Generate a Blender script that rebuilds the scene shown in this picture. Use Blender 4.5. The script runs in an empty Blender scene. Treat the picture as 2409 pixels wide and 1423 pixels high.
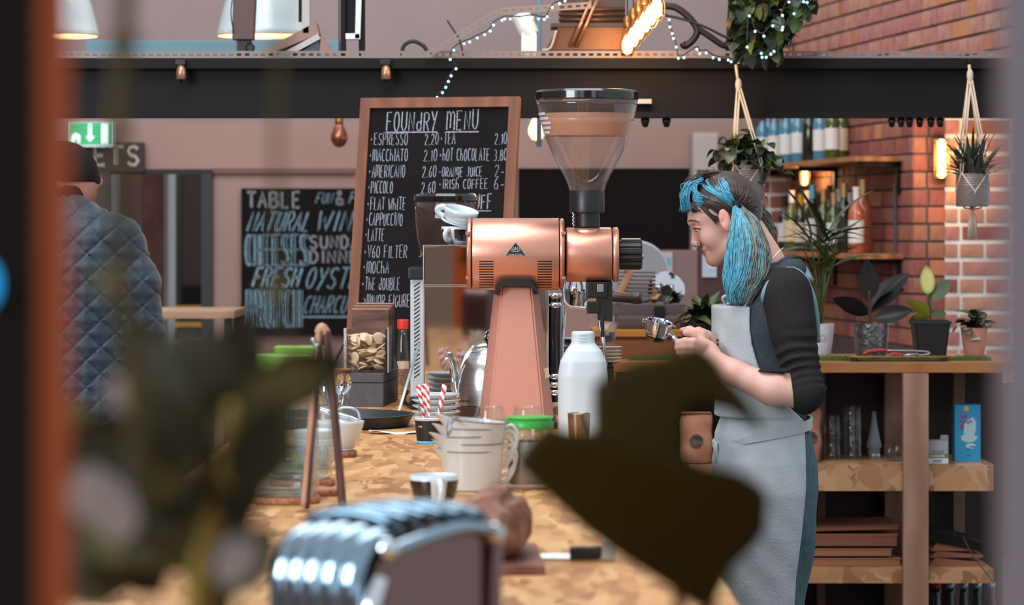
import bpy, bmesh, math, random
import numpy as np
from mathutils import Vector, Matrix, Euler

# ------------------------------------------------------------------ scene, camera, world, light
S = bpy.context.scene
COL = S.collection
F = 7000.0            # focal length in pixels of the 2409 px wide frame
CX, HY = 1204.5, 530.0  # principal column, horizon row
CAMZ = 1.42
cam = bpy.data.cameras.new('camera')
cam.sensor_width = 36.0
cam.lens = F / 2409.0 * 36.0
cam.shift_y = -(711.5 - HY) / 2409.0
cam.clip_start, cam.clip_end = 0.1, 100
cam.dof.use_dof = True
cam.dof.focus_distance = 7.1
cam.dof.aperture_fstop = 6.6
camo = bpy.data.objects.new('camera', cam)
camo.location = (0, 0, CAMZ)
camo.rotation_euler = (math.pi / 2, 0, 0)
COL.objects.link(camo)
S.camera = camo

W = bpy.data.worlds.new('overcast_rooflight')
S.world = W
W.use_nodes = True
_bg = W.node_tree.nodes['Background']
_bg.inputs[0].default_value = (0.84, 0.92, 1.0, 1)
_bg.inputs[1].default_value = 0.74

def area(name, loc, target, size, energy, col, sy=None):
    l = bpy.data.lights.new(name, 'AREA')
    l.energy = energy; l.color = col; l.size = size
    if sy: l.shape = 'RECTANGLE'; l.size_y = sy
    o = bpy.data.objects.new(name, l)
    o.location = loc
    o.rotation_euler = (Vector(target) - Vector(loc)).to_track_quat('-Z', 'Y').to_euler()
    COL.objects.link(o)
    return o
# tall shop window on the left behind the camera, rooflight over the counter
area('shop_window_light', (-4.6, 1.0, 3.0), (0.2, 7.5, 1.1), 2.6, 330, (0.80, 0.91, 1.0), 2.2)
area('rooflight', (-0.6, 6.2, 5.0), (0.2, 7.2, 1.0), 3.0, 190, (0.95, 0.97, 1.0), 4.0)
area('rear_rooflight', (-0.8, 11.6, 5.2), (-0.4, 15.5, 1.6), 4.5, 160, (1.0, 0.92, 0.86), 3.0)
S.view_settings.view_transform = 'Standard'
S.view_settings.look = 'None'
S.view_settings.exposure = 0.0
S.view_settings.gamma = 1.0
S.view_settings.use_curve_mapping = False
S.cycles.use_denoising = True
try: S.cycles.denoiser = 'OPENIMAGEDENOISE'
except Exception: pass
S.cycles.use_adaptive_sampling = True
S.cycles.adaptive_threshold = 0.025
S.cycles.max_bounces = 8
S.cycles.transparent_max_bounces = 14
S.cycles.caustics_reflective = False
S.cycles.caustics_refractive = False
S.cycles.sample_clamp_indirect = 6.0

# ------------------------------------------------------------------ helpers
R = random.Random(7)
def P(px, py, d):
    return Vector(((px - CX) * d / F, d, CAMZ - (py - HY) * d / F))
def lin(c):
    return tuple(((v / 255) / 12.92 if v / 255 <= 0.04045 else ((v / 255 + 0.055) / 1.055) ** 2.4) for v in c)

MATS = {}
def M(name, rgb, rough=0.5, metal=0.0, noise=None, bump=None, trans=0.0, emit=None, ior=None,
      coat=0.0, spec=None, rnd=None, sss=0.0, sheen=0.0, stretch=None, wave=None):
    """procedural principled material; noise=(scale, rgb2, detail, lo, hi); bump=(scale, strength); rnd = per-object brightness spread"""
    if name in MATS: return MATS[name]
    m = bpy.data.materials.new(name); m.use_nodes = True
    nt = m.node_tree; b = nt.nodes['Principled BSDF']; L = nt.links.new
    c = lin(rgb)
    b.inputs['Base Color'].default_value = (*c, 1)
    b.inputs['Roughness'].default_value = rough
    b.inputs['Metallic'].default_value = metal
    if spec is not None: b.inputs['Specular IOR Level'].default_value = spec
    if ior: b.inputs['IOR'].default_value = ior
    if trans: b.inputs['Transmission Weight'].default_value = trans
    if coat: b.inputs['Coat Weight'].default_value = coat; b.inputs['Coat Roughness'].default_value = 0.08
    if sss: b.inputs['Subsurface Weight'].default_value = sss; b.inputs['Subsurface Radius'].default_value = (0.012, 0.005, 0.003)
    if sheen: b.inputs['Sheen Weight'].default_value = sheen
    if emit:
        b.inputs['Emission Color'].default_value = (*lin(emit[0]), 1); b.inputs['Emission Strength'].default_value = emit[1]
    tc = None
    def coords():
        nonlocal tc
        if tc is None:
            t = nt.nodes.new('ShaderNodeTexCoord')
            mp = nt.nodes.new('ShaderNodeMapping')
            if stretch: mp.inputs['Scale'].default_value = stretch
            L(t.outputs['Object'], mp.inputs['Vector']); tc = mp.outputs['Vector']
        return tc
    colsock = None
    if noise:
        sc, c2 = noise[0], lin(noise[1]); det = noise[2] if len(noise) > 2 else 3
        lo, hi = (noise[3], noise[4]) if len(noise) > 4 else (0.35, 0.65)
        n = nt.nodes.new('ShaderNodeTexNoise'); n.inputs['Scale'].default_value = sc; n.inputs['Detail'].default_value = det
        L(coords(), n.inputs['Vector'])
        r = nt.nodes.new('ShaderNodeValToRGB')
        r.color_ramp.elements[0].position = lo; r.color_ramp.elements[0].color = (*c, 1)
        r.color_ramp.elements[1].position = hi; r.color_ramp.elements[1].color = (*c2, 1)
        L(n.outputs['Fac'], r.inputs['Fac']); colsock = r.outputs['Color']
    if wave:   # wood grain lines: (scale, rgb2, distortion)
        w = nt.nodes.new('ShaderNodeTexWave'); w.inputs['Scale'].default_value = wave[0]; w.inputs['Distortion'].default_value = wave[2]
        w.inputs['Detail'].default_value = 3; w.bands_direction = wave[3] if len(wave) > 3 else 'Z'
        L(coords(), w.inputs['Vector'])
        mx = nt.nodes.new('ShaderNodeMix'); mx.data_type = 'RGBA'
        if colsock: L(colsock, mx.inputs[6])
        else: mx.inputs[6].default_value = (*c, 1)
        mx.inputs[7].default_value = (*lin(wave[1]), 1)
        L(w.outputs['Fac'], mx.inputs[0]); colsock = mx.outputs[2]
    if rnd:
        oi = nt.nodes.new('ShaderNodeObjectInfo')
        mr = nt.nodes.new('ShaderNodeMapRange'); mr.inputs[3].default_value = 1 - rnd; mr.inputs[4].default_value = 1 + rnd
        L(oi.outputs['Random'], mr.inputs[0])
        hs = nt.nodes.new('ShaderNodeHueSaturation')
        L(mr.outputs[0], hs.inputs['Value'])
        mh = nt.nodes.new('ShaderNodeMath'); mh.operation = 'MULTIPLY_ADD'; mh.inputs[1].default_value = 0.035; mh.inputs[2].default_value = 0.485
        L(oi.outputs['Random'], mh.inputs[0]); L(mh.outputs[0], hs.inputs['Hue'])
        if colsock: L(colsock, hs.inputs['Color'])
        else: hs.inputs['Color'].default_value = (*c, 1)
        colsock = hs.outputs['Color']
    if colsock: L(colsock, b.inputs['Base Color'])
    if bump:
        n = nt.nodes.new('ShaderNodeTexNoise'); n.inputs['Scale'].default_value = bump[0]; n.inputs['Detail'].default_value = 4
        L(coords(), n.inputs['Vector'])
        bp = nt.nodes.new('ShaderNodeBump'); bp.inputs['Strength'].default_value = bump[1]; bp.inputs['Distance'].default_value = 0.004
        L(n.outputs['Fac'], bp.inputs['Height']); L(bp.outputs['Normal'], b.inputs['Normal'])
    MATS[name] = m
    return m

def thin_glass(name, tint=(250, 252, 252), ior=1.5, rough=0.02, dens=0.0, frost=None):
    """clear wall: what is behind shows straight through, the surface mirrors by Fresnel"""
    if name in MATS: return MATS[name]
    m = bpy.data.materials.new(name); m.use_nodes = True; nt = m.node_tree; L = nt.links.new
    nt.nodes.remove(nt.nodes['Principled BSDF']); out = nt.nodes['Material Output']
    tr = nt.nodes.new('ShaderNodeBsdfTransparent'); tr.inputs[0].default_value = (*lin(tint), 1)
    gl = nt.nodes.new('ShaderNodeBsdfGlossy'); gl.inputs['Roughness'].default_value = rough
    lw = nt.nodes.new('ShaderNodeLayerWeight'); lw.inputs[0].default_value = .5
    pw_ = nt.nodes.new('ShaderNodeMath'); pw_.operation = 'POWER'; pw_.inputs[1].default_value = 3.6; L(lw.outputs['Facing'], pw_.inputs[0])
    fr = nt.nodes.new('ShaderNodeMath'); fr.operation = 'MULTIPLY_ADD'; fr.inputs[1].default_value = .75; fr.inputs[2].default_value = ((ior - 1) / (ior + 1)) ** 2; L(pw_.outputs[0], fr.inputs[0])
    a = tr.outputs[0]
    if frost:
        df = nt.nodes.new('ShaderNodeBsdfTranslucent'); df.inputs[0].default_value = (*lin(frost[0]), 1)
        d2 = nt.nodes.new('ShaderNodeBsdfDiffuse'); d2.inputs[0].default_value = (*lin(frost[0]), 1)
        ad = nt.nodes.new('ShaderNodeMixShader'); ad.inputs[0].default_value = .5; L(df.outputs[0], ad.inputs[1]); L(d2.outputs[0], ad.inputs[2])
        mf = nt.nodes.new('ShaderNodeMixShader'); mf.inputs[0].default_value = frost[1]; L(a, mf.inputs[1]); L(ad.outputs[0], mf.inputs[2]); a = mf.outputs[0]
    mx = nt.nodes.new('ShaderNodeMixShader'); L(fr.outputs[0], mx.inputs[0]); L(a, mx.inputs[1]); L(gl.outputs[0], mx.inputs[2])
    L(mx.outputs[0], out.inputs['Surface']); MATS[name] = m; return m

def mesh_obj(name, verts, faces, mat=None, parent=None, smooth=False, loc=None, rot=None):
    me = bpy.data.meshes.new(name)
    me.from_pydata([tuple(v) for v in verts], [], faces); me.update()
    return link(name, me, mat, parent, smooth, loc, rot)
def link(name, me, mat=None, parent=None, smooth=False, loc=None, rot=None):
    o = bpy.data.objects.new(name, me)
    COL.objects.link(o)
    if mat is not None and not me.materials:
        for x in (mat if isinstance(mat, (list, tuple)) else [mat]): me.materials.append(x)
    if smooth:
        me.polygons.foreach_set('use_smooth', [True] * len(me.polygons))
    if parent is not None: o.parent = parent
    if loc is not None: o.location = loc
    if rot is not None: o.rotation_euler = rot
    return o
def tag(o, label=None, cat=None, group=None, kind=None):
    if label: o['label'] = label
    if cat: o['category'] = cat
    if group: o['group'] = group
    if kind: o['kind'] = kind
    return o
def thing(name, label, cat, loc=(0, 0, 0), rot=(0, 0, 0), group=None):
    o = bpy.data.objects.new(name, None); COL.objects.link(o)
    o.empty_display_size = 0.05
    o.location = loc; o.rotation_euler = rot
    return tag(o, label, cat, group)
def copy_tree(o, parent=None):
    c = o.copy(); COL.objects.link(c); c.parent = parent
    if parent is not None: c.matrix_parent_inverse = o.matrix_parent_inverse.copy()
    for ch in list(o.children): copy_tree(ch, c)
    return c

class MB:
    """collects shapes into one mesh"""
    def __init__(s): s.v = []; s.f = []
    def add(s, v, f):
        n = len(s.v); s.v += [tuple(x) for x in v]; s.f += [tuple(i + n for i in q) for q in f]; return s
    def box(s, lo, hi, bev=0.0):
        lo = list(lo); hi = list(hi)
        if bev <= 0:
            x0, y0, z0 = lo; x1, y1, z1 = hi
            return s.add([(x0,y0,z0),(x1,y0,z0),(x1,y1,z0),(x0,y1,z0),(x0,y0,z1),(x1,y0,z1),(x1,y1,z1),(x0,y1,z1)],
                         [(0,3,2,1),(4,5,6,7),(0,1,5,4),(1,2,6,5),(2,3,7,6),(3,0,4,7)])
        bm = bmesh.new(); bmesh.ops.create_cube(bm, size=1)
        for v in bm.verts: v.co = Vector([lo[i] + (v.co[i] + .5) * (hi[i] - lo[i]) for i in range(3)])
        bmesh.ops.bevel(bm, geom=bm.edges[:], offset=bev, segments=2, affect='EDGES', profile=0.7)
        return s.bm(bm)
    def bm(s, bm, mtx=None):
        if mtx is not None: bm.transform(mtx)
        bm.verts.index_update()
        s.add([v.co[:] for v in bm.verts], [[v.index for v in f.verts] for f in bm.faces]); bm.free(); return s
    def lathe(s, prof, seg=32, c=(0, 0, 0), axis='Z', cap=True, a0=0.0, a1=2 * math.pi):
        """prof = [(r, h)...] bottom to top (outside); axis the spin axis"""
        full = abs(a1 - a0 - 2 * math.pi) < 1e-6
        n = seg if full else seg + 1
        vs, fs = [], []
        for (r, h) in prof:
            for i in range(n):
                a = a0 + (a1 - a0) * i / seg
                x, y = r * math.cos(a), r * math.sin(a)
                p = (x, y, h) if axis == 'Z' else ((h, x, y) if axis == 'X' else (y, h, x))
                vs.append((p[0] + c[0], p[1] + c[1], p[2] + c[2]))
        m = len(prof)
        for j in range(m - 1):
            for i in range(seg):
                k = (i + 1) % n
                fs.append((j * n + i, j * n + k, (j + 1) * n + k, (j + 1) * n + i))
        if cap and full:
            if prof[0][0] > 1e-6: fs.append(tuple(reversed(range(n))))
            if prof[-1][0] > 1e-6: fs.append(tuple((m - 1) * n + i for i in range(n)))
        return s.add(vs, fs)
    def tube(s, pts, r, seg=8, cap=True, flat=1.0):
        """sweep of a circle along a polyline; r number or list; flat squashes one axis"""
        pts = [Vector(p) for p in pts]; n = len(pts)
        rs = r if isinstance(r, (list, tuple)) else [r] * n
        t0 = (pts[1] - pts[0]).normalized()
        ref = Vector((0, 0, 1)) if abs(t0.z) < 0.9 else Vector((1, 0, 0))
        u = t0.cross(ref).normalized(); vs, fs = [], []
        for i, p in enumerate(pts):
            t = (pts[min(i + 1, n - 1)] - pts[max(i - 1, 0)])
            t = t.normalized() if t.length > 1e-9 else t0
            u = (u - t * u.dot(t)); u = u.normalized() if u.length > 1e-6 else t.orthogonal().normalized()
            w = t.cross(u)
            for k in range(seg):
                a = 2 * math.pi * k / seg
                vs.append(p + u * (rs[i] * math.cos(a)) + w * (rs[i] * flat * math.sin(a)))
        for i in range(n - 1):
            for k in range(seg):
                k2 = (k + 1) % seg
                fs.append((i * seg + k, i * seg + k2, (i + 1) * seg + k2, (i + 1) * seg + k))
        if cap:
            fs.append(tuple(reversed(range(seg)))); fs.append(tuple((n - 1) * seg + k for k in range(seg)))
        return s.add(vs, fs)
    def prism(s, outline, y0, y1):
        """outline [(x, z)] counter-clockwise seen from -Y, extruded from y0 to y1"""
        n = len(outline)
        vs = [(x, y0, z) for x, z in outline] + [(x, y1, z) for x, z in outline]
        fs = [tuple(range(n)), tuple(reversed(range(n, 2 * n)))]
        for i in range(n):
            k = (i + 1) % n; fs.append((i, i + n, k + n, k))
        return s.add(vs, fs)
    def ball(s, c, r, u=12, v=8):
        rx, ry, rz = r if isinstance(r, (tuple, list)) else (r, r, r)
        prof = [(math.sin(math.pi * j / v), -math.cos(math.pi * j / v)) for j in range(v + 1)]
        vs = [(c[0], c[1], c[2] - rz)]; fs = []
        for j in range(1, v):
            for i in range(u):
                a = 2 * math.pi * i / u
                vs.append((c[0] + rx * prof[j][0] * math.cos(a), c[1] + ry * prof[j][0] * math.sin(a), c[2] + rz * prof[j][1]))
        vs.append((c[0], c[1], c[2] + rz)); last = len(vs) - 1
        for i in range(u): fs.append((0, 1 + (i + 1) % u, 1 + i))
        for j in range(v - 2):
            for i in range(u):
                k = (i + 1) % u; a = 1 + j * u
                fs.append((a + i, a + k, a + u + k, a + u + i))
        a = 1 + (v - 2) * u
        for i in range(u): fs.append((a + i, a + (i + 1) % u, last))
        return s.add(vs, fs)
    def xf(s, mtx):
        s.v = [tuple(mtx @ Vector(v)) for v in s.v]; return s
    def build(s, name, mat, parent=None, smooth=False, loc=None, rot=None, sharp=None):
        o = mesh_obj(name, s.v, s.f, mat, parent, smooth, loc, rot)
        if sharp:
            me = o.data
            bm = bmesh.new(); bm.from_mesh(me)
            for e in bm.edges:
                e.smooth = not (len(e.link_faces) == 2 and e.calc_face_angle(0) > sharp)
            bm.to_mesh(me); bm.free()
        return o
SH = math.radians(38)
def catmull(pts, n=8):
    pts = [Vector(p) for p in pts]; out = []
    for i in range(len(pts) - 1):
        p0, p1, p2, p3 = pts[max(i - 1, 0)], pts[i], pts[i + 1], pts[min(i + 2, len(pts) - 1)]
        for k in range(n):
            t = k / n
            out.append(0.5 * ((2 * p1) + (p2 - p0) * t + (2 * p0 - 5 * p1 + 4 * p2 - p3) * t * t + (3 * p1 - p0 - 3 * p2 + p3) * t ** 3))
    out.append(pts[-1]); return out

# stroke lettering: polylines on a unit cell (x 0..1, y 0..1)
def _arc(cx, cy, rx, ry, a0, a1, n=10):
    return [(cx + rx * math.cos(math.radians(a0 + (a1 - a0) * i / n)), cy + ry * math.sin(math.radians(a0 + (a1 - a0) * i / n))) for i in range(n + 1)]
_O = _arc(.5, .5, .42, .5, 90, 450, 16)
G = {
 'A': [[(0.05,0),(.5,1),(.95,0)],[(.22,.38),(.78,.38)]], 'B': [[(.1,0),(.1,1),(.55,1),(.8,.88),(.8,.65),(.55,.53),(.1,.53)],[(.55,.53),(.88,.4),(.88,.13),(.6,0),(.1,0)]],
 'C': [_arc(.55,.5,.45,.5,50,310)], 'D': [[(.1,0),(.1,1),(.5,1),(.85,.75),(.88,.3),(.5,0),(.1,0)]],
 'E': [[(.85,1),(.1,1),(.1,0),(.85,0)],[(.1,.52),(.7,.52)]], 'F': [[(.85,1),(.1,1),(.1,0)],[(.1,.52),(.7,.52)]],
 'G': [_arc(.55,.5,.45,.5,50,330)+[(.95,.45),(.6,.45)]], 'H': [[(.1,0),(.1,1)],[(.9,0),(.9,1)],[(.1,.5),(.9,.5)]],
 'I': [[(.5,0),(.5,1)]], 'J': [[(.75,1),(.75,.2),(.5,0),(.2,.08)]], 'K': [[(.1,0),(.1,1)],[(.85,1),(.1,.45),(.9,0)]],
 'L': [[(.1,1),(.1,0),(.8,0)]], 'M': [[(.02,0),(.1,1),(.5,.35),(.9,1),(.98,0)]], 'N': [[(.1,0),(.1,1),(.9,0),(.9,1)]],
 'O': [_O], 'P': [[(.1,0),(.1,1),(.6,1),(.88,.85),(.88,.62),(.6,.48),(.1,.48)]], 'Q': [_O,[(.6,.25),(1,-.05)]],
 'R': [[(.1,0),(.1,1),(.6,1),(.88,.85),(.85,.6),(.6,.5),(.1,.5)],[(.45,.5),(.9,0)]],
 'S': [[(.88,.88),(.6,1),(.25,.95),(.1,.75),(.3,.55),(.7,.45),(.9,.22),(.65,0),(.3,.02),(.08,.15)]],
 'T': [[(.5,0),(.5,1)],[(0,1),(1,1)]], 'U': [[(.1,1),(.1,.25),(.35,0),(.65,0),(.9,.25),(.9,1)]], 'V': [[(.05,1),(.5,0),(.95,1)]],
 'W': [[(.02,1),(.25,0),(.5,.7),(.75,0),(.98,1)]], 'X': [[(.05,0),(.95,1)],[(.05,1),(.95,0)]], 'Y': [[(.05,1),(.5,.5)],[(.95,1),(.3,-.1)]],
 'Z': [[(.05,1),(.95,1),(.05,0),(.95,0)]], 'd': [[(.85,1),(.85,0)],_arc(.5,.25,.36,.25,0,360)], 'h': [[(.1,1),(.1,0)],[(.1,.45),(.5,.58),(.85,.4),(.85,0)]],
 'm': [[(.02,0),(.02,1)],[(.02,.85),(.25,1),(.48,.8),(.48,.1)],[(.48,.85),(.75,1),(.98,.8),(.98,0)]],
 'n': [[(.1,0),(.1,1)],[(.1,.75),(.5,1),(.9,.75),(.9,0)]], 'a': [_arc(.45,.45,.38,.45,0,360),[(.85,.95),(.85,0)]],
 'g': [_arc(.45,.6,.38,.4,0,360),[(.85,1),(.85,-.05),(.5,-.2),(.15,-.1)]],
 '0': [_O], '1': [[(.3,.8),(.55,1),(.55,0)]], '2': [[(.1,.8),(.35,1),(.75,.95),(.85,.7),(.1,0),(.9,0)]],
 '3': [[(.1,.95),(.6,1),(.85,.8),(.7,.55),(.4,.52),(.8,.45),(.88,.2),(.6,0),(.1,.05)]], '5': [[(.85,1),(.2,1),(.15,.55),(.6,.6),(.9,.35),(.7,.03),(.1,.03)]],
 '6': [[(.75,1),(.3,.7),(.1,.3),(.3,.02),(.7,.02),(.88,.25),(.7,.48),(.3,.45),(.1,.3)]], '8': [_arc(.5,.75,.32,.25,0,360),_arc(.5,.25,.42,.25,0,360)],
 '.': [[(.4,0),(.6,.04)]], '-': [[(.2,.45),(.8,.45)]], '&': [[(.95,0),(.3,.75),(.35,.95),(.6,.95),(.65,.75),(.15,.35),(.2,.05),(.55,0),(.9,.4)]],
 '>': [[(.2,.3),(.8,.5),(.2,.7)]], '*': [[(.3,.45),(.7,.5)],[(.5,.38),(.5,.58)]],
}
def letters(text, x, z, w, h, thick, adv=None, y=0.0, slant=0.0, jit=0.0, mb=None, seed=1):
    """flat stroke ribbons in the XZ plane facing -Y: text starts at (x, z)"""
    mb = mb or MB(); adv = adv or w * 1.28; rr = random.Random(seed)
    for ch in text:
        if ch == ' ': x += adv * 0.75; continue
        g = G.get(ch, G.get(ch.upper(), []))
        ww = w * (0.5 if ch in 'I1.' else (1.25 if ch in 'MWm' else 1.0))
        hj = h * (1 + rr.uniform(-jit, jit)); zj = z + h * rr.uniform(-jit, jit) * .6
        for pl in g:
            pts = [(x + (0 if ch not in 'I1.' else -.25 * w) + px * (ww if ch not in 'I1.' else w) + slant * py * hj, zj + py * hj) for px, py in pl]
            n = len(pts); vs = []
            for i, (a, b) in enumerate(pts):
                tx = pts[min(i + 1, n - 1)][0] - pts[max(i - 1, 0)][0]; tz = pts[min(i + 1, n - 1)][1] - pts[max(i - 1, 0)][1]
                l = math.hypot(tx, tz) or 1; nx, nz = -tz / l * thick / 2, tx / l * thick / 2
                vs += [(a + nx, y, b + nz), (a - nx, y, b - nz)]
            mb.add(vs, [(2 * i, 2 * i + 1, 2 * i + 3, 2 * i + 2) for i in range(n - 1)])
        x += adv * (0.55 if ch in 'I1.' else (1.2 if ch in 'MWm' else 1.0))
    return mb
# ------------------------------------------------------------------ signed distance sculpting (bodies, clothes)
class SDF:
    def __init__(s, lo, hi, h):
        s.lo = np.array(lo, np.float32); s.h = h
        s.n = np.ceil((np.array(hi) - np.array(lo)) / h).astype(int) + 1
        s.f = np.full(s.n, 0.3, np.float32)
    def _sub(s, lo, hi):
        a = np.clip(np.floor((np.array(lo) - s.lo) / s.h).astype(int), 0, s.n - 1)
        b = np.clip(np.ceil((np.array(hi) - s.lo) / s.h).astype(int) + 1, 1, s.n)
        sl = tuple(slice(a[i], b[i]) for i in range(3))
        ax = [(s.lo[i] + s.h * np.arange(a[i], b[i])).astype(np.float32) for i in range(3)]
        return sl, ax[0][:, None, None], ax[1][None, :, None], ax[2][None, None, :]
    def _mix(s, sl, d, k, sub=False):
        f = s.f[sl]
        if sub:
            h = np.clip(0.5 - 0.5 * (f + d) / k, 0, 1); s.f[sl] = f * (1 - h) - d * h + k * h * (1 - h)
        else:
            h = np.clip(0.5 + 0.5 * (d - f) / k, 0, 1); s.f[sl] = d * (1 - h) + f * h - k * h * (1 - h)
    def cap(s, a, b, ra, rb, k=0.015, sub=False, wr=None, sq=None):
        a = np.array(a, np.float32); b = np.array(b, np.float32); m = max(ra, rb) + k + 3 * s.h
        if m < 0: return s
        sl, X, Y, Z = s._sub(np.minimum(a, b) - m, np.maximum(a, b) + m)
        v = b - a; l2 = float(v @ v) or 1e-9
        t = np.clip(((X - a[0]) * v[0] + (Y - a[1]) * v[1] + (Z - a[2]) * v[2]) / l2, 0, 1)
        dx, dy, dz = X - a[0] - t * v[0], Y - a[1] - t * v[1], Z - a[2] - t * v[2]
        d = np.sqrt(dx * dx + dy * dy + dz * dz) - (ra + (rb - ra) * t)
        if wr is not None: d = d + wr(t, X, Y, Z)
        s._mix(sl, d, k, sub); return s
    def chain(s, pts, rs, k=0.012):
        for i in range(len(pts) - 1): s.cap(pts[i], pts[i + 1], rs[i], rs[i + 1], k)
        return s
    def ell(s, c, r, rot=None, k=0.015, sub=False):
        c = np.array(c, np.float32); m = max(r) + k + 3 * s.h
        sl, X, Y, Z = s._sub(c - m, c + m)
        q = [X - c[0], Y - c[1], Z - c[2]]
        if rot is not None:
            Rm = np.array(Euler(rot).to_matrix().transposed(), np.float32)
            q = [Rm[i, 0] * q[0] + Rm[i, 1] * q[1] + Rm[i, 2] * q[2] for i in range(3)]
        k0 = np.sqrt(sum((q[i] / r[i]) ** 2 for i in range(3))); k1 = np.sqrt(sum((q[i] / (r[i] ** 2)) ** 2 for i in range(3))) + 1e-6
        s._mix(sl, k0 * (k0 - 1) / k1, k, sub); return s
    def loft(s, tab, k=0.02, off=0.0, p=2.3, wr=None):
        """tab rows (z, x front, x back, half width, y centre)"""
        tab = sorted(tab); z = np.array([r[0] for r in tab]); 
        zs = s.lo[2] + s.h * np.arange(s.n[2])
        def ip(i): return np.interp(zs, z, [r[i] for r in tab])
        fr, bk, hw, yc = ip(1), ip(2), ip(3), ip(4)
        cx = (fr + bk) / 2; a = (bk - fr) / 2 + off; b = hw + off
        sl, X, Y, Z = s._sub(s.lo, s.lo + s.h * s.n)
        q = (np.abs((X - cx) / a) ** p + np.abs((Y - yc) / b) ** p) ** (1 / p)
        d = (q - 1) * np.minimum(a, b)
        zc = s.lo[2] + s.h * np.arange(s.n[2])
        d = np.maximum(d, np.maximum(z[0] - zc - off, zc - z[-1] - off)[None, None, :])
        if wr is not None: d = d + wr(X, Y, Z)
        s._mix(sl, d.astype(np.float32), k); return s
    def clip(s, fn):
        sl, X, Y, Z = s._sub(s.lo, s.lo + s.h * s.n)
        s.f = np.maximum(s.f, np.broadcast_to(fn(X, Y, Z), s.f.shape).astype(np.float32)); return s
    def disp(s, fn):
        sl, X, Y, Z = s._sub(s.lo, s.lo + s.h * s.n)
        s.f = s.f + fn(X, Y, Z).astype(np.float32); return s
    def mesh(s):
        f = s.f.copy()
        for ax in range(3):
            i = [slice(None)] * 3; i[ax] = 0; f[tuple(i)] = 0.1; i[ax] = -1; f[tuple(i)] = 0.1
        ins = f < 0; cnt = np.zeros(np.array(f.shape) - 1, np.int8)
        offs = [(i, j, k) for i in (0, 1) for j in (0, 1) for k in (0, 1)]
        n0, n1, n2 = cnt.shape
        for (i, j, k) in offs: cnt += ins[i:i + n0, j:j + n1, k:k + n2]
        cells = np.argwhere((cnt > 0) & (cnt < 8))
        idx = np.full(cnt.shape, -1, np.int32); idx[tuple(cells.T)] = np.arange(len(cells))
        cv = np.stack([f[cells[:, 0] + o[0], cells[:, 1] + o[1], cells[:, 2] + o[2]] for o in offs], 1)
        acc = np.zeros((len(cells), 3)); num = np.zeros(len(cells))
        for a in range(8):
            for b in range(a + 1, 8):
                oa, ob = np.array(offs[a]), np.array(offs[b])
                if np.abs(oa - ob).sum() != 1: continue
                fa, fb = cv[:, a], cv[:, b]; m = (fa < 0) != (fb < 0)
                t = np.where(m, fa / np.where(m, fa - fb, 1), 0)
                acc += np.where(m[:, None], oa + t[:, None] * (ob - oa), 0); num += m
        V = s.lo + s.h * (cells + acc / np.maximum(num, 1)[:, None])
        Fs = []
        for ax in range(3):
            sl0 = [slice(1, -1)] * 3; sl1 = [slice(1, -1)] * 3
            sl0[ax] = slice(0, -1); sl1[ax] = slice(1, None)
            e0 = ins[tuple(sl0)]; e1 = ins[tuple(sl1)]
            for flip in (False, True):
                q = np.argwhere((e0 & ~e1) if not flip else (~e0 & e1))
                if len(q) == 0: continue
                base = q.copy()
                for b in range(3):
                    if b != ax: base[:, b] += 1
                u, v = [b for b in range(3) if b != ax]
                def c(du, dv):
                    w = base.copy(); w[:, u] += du; w[:, v] += dv
                    return idx[w[:, 0], w[:, 1], w[:, 2]]
                quad = np.stack([c(-1, -1), c(0, -1), c(0, 0), c(-1, 0)], 1)
                if ax == 1: flip2 = not flip
                else: flip2 = flip
                Fs.append(quad[:, ::-1] if flip2 else quad)
        Fq = np.concatenate(Fs); Fq = Fq[(Fq >= 0).all(1)]
        return V, Fq
    def obj(s, name, mat, parent=None, relax=1):
        V, Fq = s.mesh()
        for _ in range(relax):   # light Laplacian smoothing
            acc = np.zeros_like(V); n = np.zeros(len(V))
            for i in range(4):
                a, b = Fq[:, i], Fq[:, (i + 1) % 4]
                np.add.at(acc, a, V[b]); np.add.at(n, a, 1)
                np.add.at(acc, b, V[a]); np.add.at(n, b, 1)
            V = V * 0.5 + 0.5 * acc / np.maximum(n, 1)[:, None]
        me = bpy.data.meshes.new(name)
        me.vertices.add(len(V)); me.vertices.foreach_set('co', V.astype(np.float32).ravel())
        me.loops.add(4 * len(Fq)); me.loops.foreach_set('vertex_index', Fq.astype(np.int32).ravel())
        me.polygons.add(len(Fq)); me.polygons.foreach_set('loop_start', np.arange(0, 4 * len(Fq), 4, dtype=np.int32))
        me.polygons.foreach_set('loop_total', np.full(len(Fq), 4, np.int32))
        me.update(calc_edges=True); me.validate()
        return link(name, me, mat, parent, True)
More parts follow.
